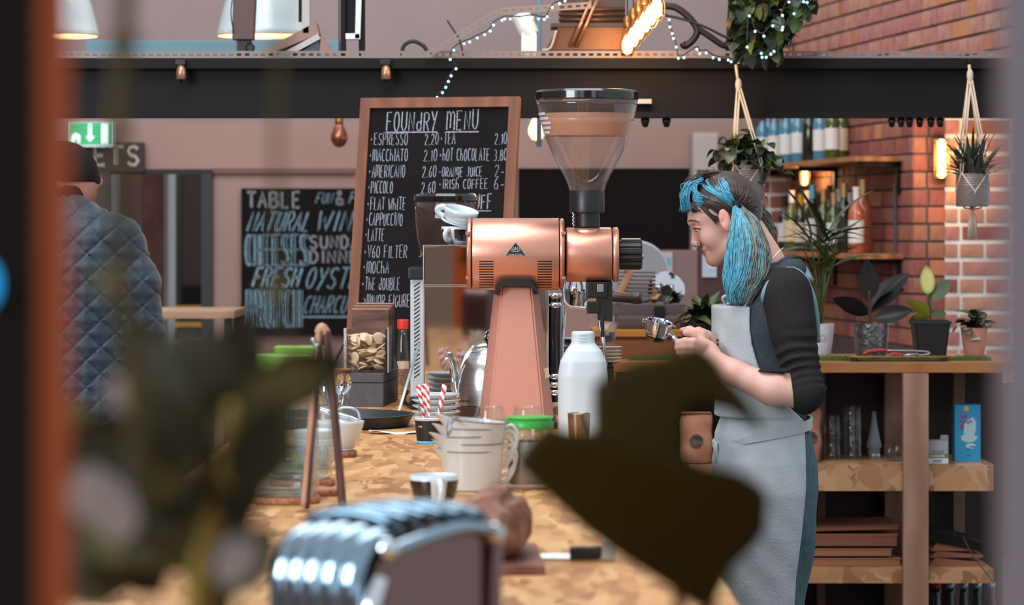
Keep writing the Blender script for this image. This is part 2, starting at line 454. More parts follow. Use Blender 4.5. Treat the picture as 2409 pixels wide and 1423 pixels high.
# ------------------------------------------------------------------ shared materials
def osb(name, base, dark, light, sc=1.0):
    if name in MATS: return MATS[name]
    m = bpy.data.materials.new(name); m.use_nodes = True; nt = m.node_tree; L = nt.links.new
    b = nt.nodes['Principled BSDF']; b.inputs['Roughness'].default_value = 0.42
    t = nt.nodes.new('ShaderNodeTexCoord'); prev = None
    for i, (rot, st, s) in enumerate((((0, 0, .5), (38, 9, 38), 3.2), ((0, .2, -.7), (34, 8, 34), 3.2), ((.1, 0, .05), (42, 12, 36), 4.0))):
        mp = nt.nodes.new('ShaderNodeMapping'); mp.inputs['Rotation'].default_value = rot; mp.inputs['Scale'].default_value = [q * sc for q in st]
        L(t.outputs['Object'], mp.inputs['Vector'])
        wn = nt.nodes.new('ShaderNodeTexNoise'); wn.inputs['Scale'].default_value = 2.0
        L(mp.outputs['Vector'], wn.inputs['Vector'])
        vm = nt.nodes.new('ShaderNodeVectorMath'); vm.operation = 'MULTIPLY_ADD'; vm.inputs[1].default_value = (.5, .5, .5)
        L(wn.outputs['Color'], vm.inputs[0]); L(mp.outputs['Vector'], vm.inputs[2])
        v = nt.nodes.new('ShaderNodeTexVoronoi'); v.inputs['Scale'].default_value = 1.0
        L(vm.outputs[0], v.inputs['Vector'])
        sp = nt.nodes.new('ShaderNodeSeparateColor'); L(v.outputs['Color'], sp.inputs[0])
        r = nt.nodes.new('ShaderNodeValToRGB'); e = r.color_ramp.elements
        e[0].position = 0.0; e[0].color = (*lin(dark), 1); e[1].position = 1.0; e[1].color = (*lin(light), 1)
        x = r.color_ramp.elements.new(0.4); x.color = (*lin(base), 1)
        L(sp.outputs[0], r.inputs['Fac'])
        if prev is None: prev = r.outputs['Color']
        else:
            mx = nt.nodes.new('ShaderNodeMix'); mx.data_type = 'RGBA'
            mt = nt.nodes.new('ShaderNodeMath'); mt.operation = 'GREATER_THAN'; mt.inputs[1].default_value = 0.5
            L(sp.outputs[1], mt.inputs[0]); L(mt.outputs[0], mx.inputs[0]); L(prev, mx.inputs[6]); L(r.outputs['Color'], mx.inputs[7]); prev = mx.outputs[2]
    L(prev, b.inputs['Base Color']); MATS[name] = m; return m
OSB = osb('osb_varnished', (190, 130, 70), (148, 92, 48), (216, 168, 110))
OSB2 = osb('osb_shelf', (182, 134, 94), (150, 102, 68), (204, 160, 120), 0.42)
PLASTER = M('mauve_plaster', (176, 146, 138), 0.9, noise=(1.3, (166, 134, 127), 4))
PLASTER2 = M('grey_mauve_plaster', (166, 150, 150), 0.9, noise=(1.0, (156, 138, 138), 4))
STEEL_D = M('dark_painted_steel', (23, 17, 16), 0.55, noise=(6, (18, 14, 14), 4), spec=.2)
BLACK = M('black_paint', (20, 16, 16), 0.55, spec=.2)
PINE = M('pine', (172, 134, 112), 0.65, wave=(3.0, (148, 108, 86), 7, 'X'), noise=(8, (160, 122, 100), 3))
WOOD = M('oiled_oak', (172, 112, 62), 0.45, wave=(4.0, (140, 84, 42), 6, 'Y'))
CHROME = M('chrome', (225, 228, 232), 0.06, 1.0)
STEEL = M('brushed_steel', (196, 196, 198), 0.28, 1.0)
WHITE = M('white_china', (208, 215, 218), 0.18, coat=0.3)
BLK_GLOSS = M('black_gloss', (20, 18, 19), 0.12, coat=0.5)
BLK_PLASTIC = M('black_plastic', (26, 24, 25), 0.38)
GLASS = thin_glass('clear_glass', (251, 253, 253), 1.5)
GLASS_T = thin_glass('clear_plastic', (252, 251, 251), 1.42, .05)

# ------------------------------------------------------------------ the setting
def slab(name, lo, hi, mat, kind='structure', parent=None):
    o = MB().box(lo, hi).build(name, mat, parent)
    if kind and parent is None: o['kind'] = kind
    return o
slab('floor', (-7, -4, -0.1), (5, 34, 0), M('concrete_floor', (96, 86, 82), 0.7, noise=(2, (84, 74, 72), 5)))
DB = 16.0
def bx(px): return (px - CX) * DB / F
def bz(py, d=DB): return CAMZ - (py - HY) * d / F
slab('wall_back', (bx(502), DB, 0), (2.6, DB + .25, bz(290)), PLASTER)
o = MB().box((-6.5, DB, bz(404)), (bx(502), DB + .25, bz(290))).box((-6.5, DB, 0), (bx(205), DB + .25, bz(404))).build('wall_back_lintel', PLASTER); o['kind'] = 'structure'
slab('wall_back_upper', (-6.5, DB + .02, bz(290)), (2.6, DB + .25, 5.2), PLASTER2)
slab('trim_1', (bx(502), DB - .03, bz(408)), (bx(836), DB, bz(396)), M('brown_ledge', (126, 92, 84), 0.7))
slab('trim_2', (bx(262), DB - .05, bz(410)), (bx(502), DB, bz(398)), M('dark_ledge', (52, 42, 42), 0.7))
slab('wall_left', (-6.5, -3.8, 0), (-6.3, 34, 5.2), PLASTER)
slab('wall_front', (-6.5, -3.9, 0), (4.5, -3.7, 3.2), M('warm_plaster', (186, 160, 142), 0.9))
WGL = M('window_daylight', (230, 240, 250), .3, emit=((214, 232, 250), 2.2))
for k, (xa, xb) in enumerate(((-5.6, -3.8), (-3.2, -1.4), (1.8, 3.6))):
    wn = slab('window_%d' % (k + 1), (xa, -3.7, 1.0), (xb, -3.66, 2.8), WGL)
    for i in range(4): MB().box((xa + (xb - xa) * i / 3 - .03, -3.66, 1.0), (xa + (xb - xa) * i / 3 + .03, -3.62, 2.8)).build('window_frame', STEEL_D, wn)
    for i in range(3): MB().box((xa, -3.66, 1.0 + .9 * i - .03), (xb, -3.62, 1.0 + .9 * i + .03)).build('window_frame', STEEL_D, wn)
slab('wall_corridor', (-6.3, 32.5, 0), (0, 32.7, 4), M('corridor_brown', (118, 88, 82), 0.9))
# doorway to the corridor: dark frame posts, white column, brick coloured return
door = MB().box((bx(476), DB - .06, 0), (bx(502), DB + .2, bz(410))).build('door_1', M('charcoal_frame', (44, 42, 46), 0.5)); door['kind'] = 'structure'
dd = 32.35; dx_ = lambda px: (px - CX) * dd / F; dz_ = lambda py: CAMZ - (py - HY) * dd / F
d2 = slab('door_2', (dx_(427), dd, dz_(716)), (dx_(478), dd + .08, dz_(380)), M('dark_cupboard', (62, 44, 44), 0.6))
MB().box((dx_(403), dd - .05, dz_(716)), (dx_(427), dd + .08, dz_(380))).build('door_frame', M('charcoal_frame', (44, 42, 46)), d2)
MB().box((dx_(427), dd - .01, dz_(716)), (dx_(476), dd, dz_(672))).build('kick_plate', BLACK, d2)
MB().box((-5.2, 31.45, 0), (dx_(482), 32.3, dz_(716) - .002)).build('landing', M('dark_step', (52, 44, 46), 0.7), d2)
slab('trim_3', ((206 - CX) * 17.6 / F, 17.6, 0), ((264 - CX) * 17.6 / F, 17.9, 3), M('white_column', (206, 204, 200), 0.7))
slab('trim_4', ((332 - CX) * 18.4 / F, 18.4, 0), ((386 - CX) * 18.4 / F, 18.7, 3), M('pink_return', (186, 146, 136), 0.8, noise=(9, (166, 118, 108), 4)))
slab('trim_5', ((386 - CX) * 18.3 / F, 18.3, 0), ((396 - CX) * 18.3 / F, 18.7, 3), MATS['white_column'])

# staircase seen through the doorway, yellow nosings
st = thing('staircase', 'dark staircase with yellow step edges seen through the doorway', 'stairs', ((430 - CX) * 30 / F, 30.0, 0))
YEL = M('yellow_nosing', (236, 176, 30), 0.5)
for i in range(5):
    z = .166 * i - .1 if i else .004
    s_ = MB().box((-.75, .28 * i, 0), (.22, 1.42, z) if i == 4 else (.22, .28 * i + .3, z)).build('step', M('dark_step', (52, 44, 46), 0.7), st)
    MB().box((-.74, .28 * i - .02, z - .045 if i else 0), (.21, .28 * i + .03, z + .012 if i else .03)).build('nosing', YEL, s_)

cl_ = thing('corridor_lamp', 'round ceiling lamp hanging in the corridor by the stairs', 'lamp', (-3.6, 27.5, 2.75))
MB().lathe([(0, -.03), (.12, -.02), (.15, .02), (.15, .05), (0, .05)], 32, cap=False).build('opal_shade', M('opal_lamp', (255, 240, 220), .4, emit=((255, 232, 205), 4.0)), cl_, True)
MB().lathe([(.16, .05), (.16, .07), (0, .07)], 32).build('mount', WHITE, cl_); MB().tube([(0, 0, .07), (0, 0, 1.2)], .01, 8).build('rod', STEEL_D, cl_)
_l = bpy.data.lights.new('corridor_glow', 'POINT'); _l.energy = 130; _l.color = (1, .9, .78); _l.shadow_soft_size = .15
_o = bpy.data.objects.new('corridor_glow', _l); _o.location = (0, 0, -.12); _o.parent = cl_; COL.objects.link(_o)
# ---- brick walls, English bond, every visible brick its own piece
TH = math.atan(0.136)
DIR = Vector((-math.sin(TH), math.cos(TH), 0))          # going away
NRM = Vector((-math.cos(TH), -math.sin(TH), 0))         # into the room
def wall_at(d): return Vector((1.57 + 0.136 * (13.8 - d), d, 0))
def brick_mesh(L_, name):
    b = MB().box((-L_ / 2, -.006, -.0325), (L_ / 2, .03, .0325), 0.004)
    me = bpy.data.meshes.new(name); me.from_pydata(b.v, [], b.f); me.update(); return me
BR_RED = M('brick_red', (158, 98, 86), 0.85, rnd=0.16, noise=(14, (136, 80, 70), 5), bump=(60, .4))
BR_OR = M('brick_orange', (176, 110, 82), 0.85, rnd=0.15, bump=(60, .4))
BR_PK = M('brick_pink', (186, 136, 126), 0.85, rnd=0.10, noise=(14, (166, 104, 94), 5), bump=(60, .4))
def meshes(mat):
    out = []
    for L_, n in ((.215, 'stretcher'), (.1025, 'header')):
        me = brick_mesh(L_, 'brick_' + n); me.materials.append(mat); out.append(me)
    return out
MR, MO, MP = meshes(BR_RED), meshes(BR_OR), meshes(BR_PK)
def brick_wall(name, org, ang, length, z0, z1, mortar, sets, weights, seed, cap=300, back=.1, thin=1.0):
    """org: left/near bottom corner; ang: heading of the wall run; the face looks to local -Y"""
    rr = random.Random(seed)
    w = MB().box((0, 0, z0), (length, back, z1)).build(name, mortar, None, loc=org, rot=(0, 0, ang)); w['kind'] = 'structure'
    n = 0; row = 0; z = math.floor(z0 / .075) * .075
    while z < z1 - .02:
        if z + .0375 < z0 + .02: z += .075; row += 1; continue
        hd = row % 2; L_ = .1025 if hd else .215; pitch = L_ + .01
        x = -L_ * .5 if hd else -.056 - .1
        while x < length - .012:
            k = rr.choices(range(len(sets)), weights)[0]
            if n < cap and x + L_ > 0.02:
                o = bpy.data.objects.new('brick', sets[k][hd]); COL.objects.link(o); o.parent = w
                xc = x + L_ / 2
                if xc + L_ / 2 < length and xc - L_ / 2 > 0:
                    o.location = (xc, rr.uniform(-.003, .002), z + .0375); o.scale = (.96 if thin < 1 else 1, 1, thin); o.rotation_euler = (0, 0, rr.uniform(-.008, .008)); n += 1
                else:
                    a, b = max(0, xc - L_ / 2), min(length, xc + L_ / 2)
                    o.location = ((a + b) / 2, 0, z + .0375); o.scale = ((b - a) / L_, 1, thin); n += 1
            x += pitch
        z += .075; row += 1
    return w
MORT_D = M('dark_mortar', (88, 72, 70), 0.95)
MORT_W = M('pale_mortar', (232, 228, 224), 0.95, noise=(10, (206, 200, 198), 4))
# oblique right wall: lower run from the corner at d=12.7 away, upper run over the recess
a_wall = math.atan2(DIR.y, DIR.x)
near = wall_at(12.72); far = wall_at(15.3)
Lw = (far - near).length
o_far = far  # local +x from far to near so that the face looks into the room
brick_wall('wall_right', tuple(far), a_wall + math.pi, Lw, .85, 1.93, MORT_D, (MR, MO), (8, 1.2), 3)
slab_lo = MB().box((0, .001, 0), (Lw, .1, .85)).build('wall_right_plinth', MORT_D, None, loc=tuple(far), rot=(0, 0, a_wall + math.pi)); slab_lo['kind'] = 'structure'
far2, near2 = wall_at(15.3), wall_at(10.6)
brick_wall('wall_right_upper', tuple(far2), a_wall + math.pi, (far2 - near2).length, 1.93, 2.62, MORT_D, (MP, MO), (8, .9), 5)
w_ = MB().box((0, 0, 2.62), ((far2 - near2).length, .1, 5.2)).build('wall_right_top', M('far_brickwork', (178, 126, 116), .9, noise=(6, (160, 104, 94), 4)), None, loc=tuple(far2), rot=(0, 0, a_wall + math.pi)); w_['kind'] = 'structure'
w_ = MB().box((0, .02, 0), (1.3, .1, 5.2)).build('wall_right_far', MORT_D, None, loc=tuple(wall_at(16.6)), rot=(0, 0, a_wall + math.pi)); w_['kind'] = 'structure'
# frontal return with pale joints
xr = near.x
xs = (2222 - CX) * 12.72 / F
brick_wall('wall_return', (xr, 12.72, 0), 0, xs - xr, .75, 1.93, MORT_D, (MR, MO), (4, 1.5), 8)
brick_wall('wall_return_pale', (xs, 12.70, 0), 0, 0.75, .75, 1.93, MORT_W, (MP, MR), (5, 1), 9, thin=.86)
b_ = MB().box((xr, 12.73, 0), (xs + .75, 12.9, .75)).build('wall_return_plinth', MORT_D); b_['kind'] = 'structure'
# far pier with pale joints beside the shelves
xp0, xp1 = (1782 - CX) * 15.0 / F, (1862 - CX) * 15.0 / F
brick_wall('wall_pier', (xp0, 15.0, 0), 0, xp1 - xp0, 1.0, 1.85, MORT_W, (MP, MR), (3, 2), 12, thin=.88)
slab('trim_6', (xp1, 14.9, 0), ((1872 - CX) * 15 / F + .09, 15.2, 2.4), STEEL_D)

# ---- dark steel beam across the picture
DBM = 9.2
def Zb(py): return CAMZ - (py - HY) * DBM / F
bm_ = MB()
bm_.box((-3.2, DBM - .055, Zb(163)), (3.2, DBM + .055, Zb(139)))
bm_.box((-3.2, DBM - .008, Zb(266)), (3.2, DBM + .008, Zb(163)))
bm_.box((-3.2, DBM - .055, Zb(277)), (3.2, DBM + .055, Zb(265)))
tag(bm_.build('steel_beam', STEEL_D), 'dark steel I-beam running across the room above the counter', 'beam')

# ---- worktop and counter base
ZC = CAMZ - 0.473
XR, XL = 0.283, -0.62
tag(MB().box((XL, 1.1, ZC - .03), (XR, 8.95, ZC), 0.003).build('worktop', OSB), 'long varnished chipboard worktop of the coffee counter', 'worktop')
cb = thing('counter_base', 'dark panelled base carrying the long chipboard worktop', 'counter', ((XL + XR) / 2, 5, 0))
hw = (XR - XL) / 2 - .03
MB().box((-hw, -3.85, .06), (hw, 3.9, ZC - .031)).build('carcass', M('counter_grey', (70, 62, 60), .6), cb)
MB().box((-hw + .04, -3.8, 0), (hw - .04, 3.85, .06)).build('plinth', BLACK, cb)
# ------------------------------------------------------------------ copper coffee grinder
COPPER = M('satin_copper', (222, 158, 136), 0.34, 0.75, noise=(3, (216, 150, 128), 2), bump=(220, .04))
COPPER_M = M('matt_copper', (206, 142, 122), 0.5, 0.2, bump=(260, .05))
DG = 7.0
def gz(py): return (1003 - py) * .001
def gx(px): return (px - 1215) * .001
g = thing('coffee_grinder', 'tall copper coffee grinder with clear hopper standing mid counter', 'coffee grinder', ((1215 - CX) * DG / F, DG, ZC))
# foot and tapering chamfered column
MB().box((-.095, -.09, 0), (.095, .13, .018), .006).build('foot', BLK_PLASTIC, g)
def ring(hw_f, hw_o, dep, ch, z):
    return [(-hw_f, -dep, z), (hw_f, -dep, z), (hw_o, -dep + ch, z), (hw_o, dep, z), (-hw_o, dep, z), (-hw_o, -dep + ch, z)]
rings = [ring(.064, .088, .085, .05, .018), ring(.034, .051, .05, .035, .332)]
vs = rings[0] + rings[1]; n = 6
fs = [(i, (i + 1) % n, n + (i + 1) % n, n + i) for i in range(n)] + [tuple(reversed(range(n))), tuple(range(n, 2 * n))]
bmm = bmesh.new()
bv = [bmm.verts.new(v) for v in vs]
for q in fs: bmm.faces.new([bv[i] for i in q])
bmesh.ops.bevel(bmm, geom=bmm.edges[:], offset=.004, segments=2, affect='EDGES')
MB().bm(bmm).build('column', COPPER_M, g, True, sharp=SH)
# black saddle
sad = [(-.052, .312), (-.052, .318), (-.033, .345), (.033, .345), (.052, .318), (.052, .312), (.030, .331), (-.030, .331)]
MB().prism([(x, z) for x, z in reversed(sad[::-1])], -.075, .06).build('saddle', BLK_PLASTIC, g)
# motor housing along X
zc_m = gz(597.5)
def cyl_x(x0, x1, r, rnd, zc, seg=56):
    pr = [(0, x0), (r - rnd, x0), (r - rnd * .3, x0 + rnd * .3), (r, x0 + rnd), (r, x1 - rnd), (r - rnd * .3, x1 - rnd * .3), (r - rnd, x1), (0, x1)]
    return MB().lathe(pr, seg, (0, 0, zc), 'X', cap=False)
cyl_x(gx(1112), gx(1314), .0845, .001, zc_m).build('motor_housing', COPPER, g, True, sharp=SH)
c1 = cyl_x(gx(1098), gx(1111.2), .0848, .009, zc_m).build('end_cover', COPPER, g, True, sharp=SH)
cyl_x(gx(1314.8), gx(1327), .0848, .007, zc_m).build('end_cover', COPPER, g, True, sharp=SH)
cyl_x(gx(1105), gx(1335), .058, .001, zc_m).build('core', BLACK, g, True, sharp=SH)
for px in (1101.5, 1324):
    for zz in (548, 652):
        MB().lathe([(0, 0), (.006, 0), (.006, .006), (0, .007)], 10, (gx(px), -.0745, gz(zz) - .003), 'Z', cap=False).build('screw', COPPER, g)
# grinding chamber
zc_c = gz(599)
cyl_x(gx(1331), gx(1439), .064, .004, zc_c).build('grinding_chamber', COPPER, g, True, sharp=SH)
cyl_x(gx(1440.5), gx(1455), .0645, .004, zc_c).build('front_flange', COPPER, g, True, sharp=SH)
# ribbed adjusting knob
kn = MB(); seg = 72; pr = []
vs, fs = [], []
xs_ = [gx(1455), gx(1458), gx(1506), gx(1510)]; sc_ = [.93, 1, 1, .9]
for j, x in enumerate(xs_):
    for i in range(seg):
        a = 2 * math.pi * i / seg; r = (.0355 - (.0035 if (i % 6) in (0, 1) else 0)) * sc_[j]
        vs.append((x, r * math.cos(a), zc_c + r * math.sin(a)))
for j in range(3):
    for i in range(seg): k = (i + 1) % seg; fs.append((j * seg + i, j * seg + k, (j + 1) * seg + k, (j + 1) * seg + i))
fs += [tuple(reversed(range(seg))), tuple(3 * seg + i for i in range(seg))]
kn.add(vs, fs).build('adjusting_knob', BLK_PLASTIC, g)
MB().box((gx(1461), -.012, zc_c + .034), (gx(1507), .012, zc_c + .0385), .002).build('knob_pointer', STEEL, g)
MB().lathe([(0, 0), (.007, 0), (.006, .004), (0, .005)], 12, (gx(1509.5), 0, zc_c - .004), 'X', cap=False).build('knob_screw', CHROME, g)
# vent slots that follow the curve of the housing
for x0 in (gx(1128), gx(1264)):
    for k in range(11):
        z = gz(614 + 6.1 * k); dz = z - zc_m; y = -math.sqrt(max(.0846 ** 2 - dz ** 2, 0)); t = math.atan2(dz, -y)
        b = MB().box((0, -.0006, -.0011), (.0335, .003, .0011))
        b.xf(Matrix.Translation((x0, y, z)) @ Matrix.Rotation(-t, 4, 'X') if False else Matrix.Translation((x0, y, z)) @ Matrix.Rotation(-t, 4, 'X')).build('vent_slot', BLACK, g)
# triangular badge
def on_cyl(x, z, off=.0006):
    dz = z - zc_m; return (x, -math.sqrt(max(.0846 ** 2 - dz * dz, 0)) - off, z)
def badge(pts, off, name, mat, par, thick=.001):
    n = len(pts); vs = [on_cyl(x, z, off) for x, z in pts] + [on_cyl(x, z, off - thick) for x, z in pts]
    return mesh_obj(name, vs, [tuple(range(n)), tuple(reversed(range(n, 2 * n)))] + [(i, i + n, (i + 1) % n + n, (i + 1) % n) for i in range(n)], mat, par)
tri = lambda k, dy=0: [(gx(1213 - 26 * k), gz(601 - 10 * (1 - k) + dy)), (gx(1213 + 26 * k), gz(601 - 10 * (1 - k) + dy)), (gx(1213), gz(601 - 10 * (1 - k) - 33 * k + dy))]
bd = badge(tri(1.0), .0012, 'badge', CHROME, g)
badge(tri(.9), .0022, 'badge_field', BLK_GLOSS, bd)
mk_ = MB()
for i in range(7):
    a = math.radians(90 + (i - 3) * 24)
    c0 = (gx(1213), gz(592)); r0, r1 = .005, .0125
    p0 = (c0[0] + math.cos(a) * r0, c0[1] + math.sin(a) * r0); p1 = (c0[0] + math.cos(a) * r1, c0[1] + math.sin(a) * r1)
    nx, nz = -math.sin(a) * .0006, math.cos(a) * .0006
    mk_.add([on_cyl(p0[0] + nx, p0[1] + nz, .003), on_cyl(p0[0] - nx, p0[1] - nz, .003), on_cyl(p1[0] - nx, p1[1] - nz, .003), on_cyl(p1[0] + nx, p1[1] + nz, .003)], [(0, 1, 2, 3)])
lt = letters('MAHLKONIG', 0, 0, .0030, .0042, .0007, adv=.0037)
mk_.add([on_cyl(v[0] + gx(1196.5), v[2] + gz(600), .003) for v in lt.v], lt.f)
mk_.add([on_cyl(gx(1213) + x, gz(591.5) + z, .003) for x, z in ((-.005, 0), (.005, 0), (.005, .0015), (-.005, .0015))], [(0, 1, 2, 3)])
mk_.build('badge_emblem', M('emblem_silver', (214, 214, 214), .3, .6), bd)
# neck, hopper, lid
nx_ = gx(1381)
MB().lathe([(.030, gz(536)), (.034, gz(540)), (.040, gz(545)), (.04, gz(560))][::-1], 32, (nx_, 0, 0)).build('neck_saddle', COPPER, g, True)
MB().lathe([(.0305, gz(533)), (.0305, gz(500))], 32, (nx_, 0, 0)).build('neck', BLK_PLASTIC, g, True, sharp=SH)
MB().lathe([(.038, gz(501)), (.041, gz(498)), (.041, gz(452)), (.0385, gz(447))], 40, (nx_, 0, 0)).build('hopper_collar', BLK_PLASTIC, g, True, sharp=SH)
prof = [(41, 449), (47, 430), (56, 411), (71, 384), (86, 354), (99, 322), (107, 294), (113, 270), (117, 250), (120, 237)]
po = [(r * .001, gz(y)) for r, y in prof]
pi_ = [(r * .001 - .0022, gz(y)) for r, y in prof][::-1]
MB().lathe(po + pi_, 64, (nx_, 0, 0), cap=False).build('hopper', thin_glass('hopper_plastic', (253, 251, 250), 1.52, .03, frost=((232, 206, 192), .03)), g, True)
bandp = [(99.6, 320), (104, 305), (107.6, 292), (113.4, 268)]
MB().lathe([(r * .001, gz(y)) for r, y in bandp] + [(r * .001 - .0006, gz(y)) for r, y in bandp][::-1], 64, (nx_, 0, 0), cap=False).build('hopper_band', thin_glass('peach_frosted_film', (252, 240, 232), 1.3, .2, frost=((246, 192, 162), .6)), g, True)
MB().lathe([(.119, gz(236)), (.1215, gz(234)), (.1215, gz(218)), (.117, gz(213)), (.112, gz(212.5)), (.0, gz(214))], 64, (nx_, 0, 0)).build('hopper_lid', BLK_GLOSS, g, True, sharp=SH)
# striped round decal on the left flank of the hopper
dm = MB()
for k in range(5):
    z0, z1 = 316 - k * 11, 316 - k * 11 - 6
    rr_ = lambda y: np.interp(y, [268, 292, 305, 320], [113.4, 107.6, 104, 99.6]) * .001 + .0012
    half = .32 * math.sqrt(max(0, 1 - ((z0 + z1) / 2 - 292) ** 2 / 28 ** 2)) + .05
    vs = []
    for i in range(9):
        a = math.pi + .28 + half * (i / 4 - 1)
        for y in (z0, z1):
            r = float(rr_(y)); vs.append((nx_ + r * math.cos(a), r * math.sin(a), gz(y)))
    dm.add(vs, [(2 * i, 2 * i + 2, 2 * i + 3, 2 * i + 1) for i in range(8)])
dm.build('hopper_decal', WHITE, g)
# ball chain by the neck
ch = MB()
for i in range(8): ch.ball((gx(1347 + (i % 2) * 2), -.03, gz(502 + i * 4)), .0024, 8, 6)
ch.build('ball_chain', CHROME, g, True)
# outlet spout with bag clamp below the chamber
MB().box((gx(1378), -.03, gz(700)), (gx(1428), .03, gz(662)), .004).build('spout', BLK_PLASTIC, g)
MB().prism([(gx(1406), gz(752)), (gx(1440), gz(756)), (gx(1440), gz(662)), (gx(1400), gz(662))], -.022, .02).build('chute', BLK_PLASTIC, g)
MB().box((gx(1412), -.026, gz(792)), (gx(1421), -.012, gz(740)), .002).build('clamp_lever', BLK_PLASTIC, g)
MB().box((gx(1404), -.034, gz(686)), (gx(1419), -.029, gz(668)), .001).build('clamp_plate', STEEL, g)
MB().tube(catmull([(gx(1326), -.02, gz(662)), (gx(1325), -.02, gz(690)), (gx(1328), -.02, gz(708)), (gx(1340), -.02, gz(720)), (gx(1360), -.02, gz(723)), (gx(1380), -.02, gz(724))], 6), .0042, 10).build('bag_holder', CHROME, g, True)
MB().box((gx(1380), -.027, gz(737)), (gx(1410), .0, gz(709)), .003).build('clamp_block', BLK_PLASTIC, g)
MB().tube([(gx(1414), 0, gz(756)), (gx(1426), 0, gz(862))], .0045, 8).build('support_rod', STEEL, g, True)
# scrap of masking tape on the column
mesh_obj('tape_scrap', [(gx(1270), -.052, gz(868)), (gx(1290), -.045, gz(861)), (gx(1292), -.042, gz(884)), (gx(1279), -.049, gz(890))], [(0, 3, 2, 1)], M('masking_tape', (226, 204, 180), .8), g)
# ------------------------------------------------------------------ espresso machine behind the grinder
DE = 7.42
def E(px, py, y=0.0): return Vector(((px - 1145) * DE / F, y, CAMZ - (py - HY) * DE / F - ZC))
em = thing('espresso_machine', 'mirror polished espresso machine right behind the copper grinder', 'espresso machine', ((1145 - CX) * DE / F, DE, ZC))
MIRROR = M('mirror_steel', (214, 208, 204), 0.035, 1.0)
def ebox(name, x0, y0, x1, y1, d0, d1, mat, bev=.002):
    a, b = E(x0, y1), E(x1, y0)
    return MB().box((a.x, d0, a.z), (b.x, d1, b.z), bev).build(name, mat, em)
ebox('upper_housing', 999, 579, 1290, 671, -.02, .30, MIRROR)
for y0, y1 in ((576, 581), (669, 674)):
    ebox('chrome_trim', 996, y0, 1291, y1, -.026, .30, CHROME, .001)
ebox('chrome_edge', 996, 581, 1000, 669, -.024, -.02, CHROME, .001)
ebox('back_panel', 999, 674, 1284, 962, .0, .02, MIRROR, .001)
ebox('panel_edge', 1284, 674, 1290, 962, -.004, .024, CHROME, .001)
ebox('panel_edge', 995, 674, 999, 962, -.004, .024, M('pinkish_steel', (206, 176, 168), .3, .6), .001)
ebox('drip_base', 1000, 940, 1296, 970, .03, .28, BLK_PLASTIC)
ebox('boiler_body', 1003, 674, 1284, 800, .03, .28, STEEL)
for px, py in ((1010, 970), (1275, 970)):
    a = E(px, 985)
    MB().lathe([(.02, 0.0005), (.016, .012)], 16, (a.x, .12, 0)).build('foot', BLK_PLASTIC, em, True)
    MB().lathe([(.02, 0.0005), (.016, .012)], 16, (a.x, .24, 0)).build('foot', BLK_PLASTIC, em, True)
MB().lathe([(.016, E(0, 948).z), (.016, E(0, 690).z)], 20, (E(1306, 0).x, .02, 0)).build('side_column', BLK_GLOSS, em, True, sharp=SH)
for y0 in (690, 712, 880, 900, 918):
    MB().lathe([(.0165, E(0, y0 + 12).z), (.0178, E(0, y0 + 6).z), (.0165, E(0, y0).z)], 20, (E(1306, 0).x, .02, 0)).build('chrome_collar', CHROME, em, True)
ebox('drip_tray', 1290, 946, 1312, 952, -.01, .28, CHROME, .001)
ebox('tray_front', 1290, 952, 1300, 974, -.008, .02, M('copper_tint', (196, 132, 112), .3, .5), .001)
# group head and loaded portafilter on the far side
a = E(1357, 700)
MB().lathe([(.022, a.z - .03), (.030, a.z - .026), (.031, a.z + .002), (.034, a.z + .006), (.034, a.z + .02), (.028, a.z + .04)], 32, (a.x, .10, 0)).build('group_head', CHROME, em, True, sharp=SH)
h0 = E(1395, 700); h1 = E(1510, 702)
MB().tube([(h0.x - .03, .09, h0.z), (h0.x + .03, .07, h0.z + .002), (h0.x + .045, .06, h0.z + .001)], [.006, .006, .01], 12).build('portafilter_neck', CHROME, em, True)
MB().tube(catmull([(h0.x + .045, .06, h0.z), (h0.x + .07, .05, h0.z), (h1.x - .02, .03, h1.z), (h1.x, .02, h1.z)], 4), [.012] * 3 + [.013] * 5 + [.0145] * 4 + [.013], 14).build('portafilter_handle', M('dark_bakelite', (62, 50, 50), .35), em, True)
MB().tube(catmull([(E(1330, 0).x, .12, E(0, 720).z), (E(1326, 0).x, .1, E(0, 780).z), (E(1322, 0).x, .1, E(0, 860).z)], 6), .005, 10).build('steam_wand', CHROME, em, True)

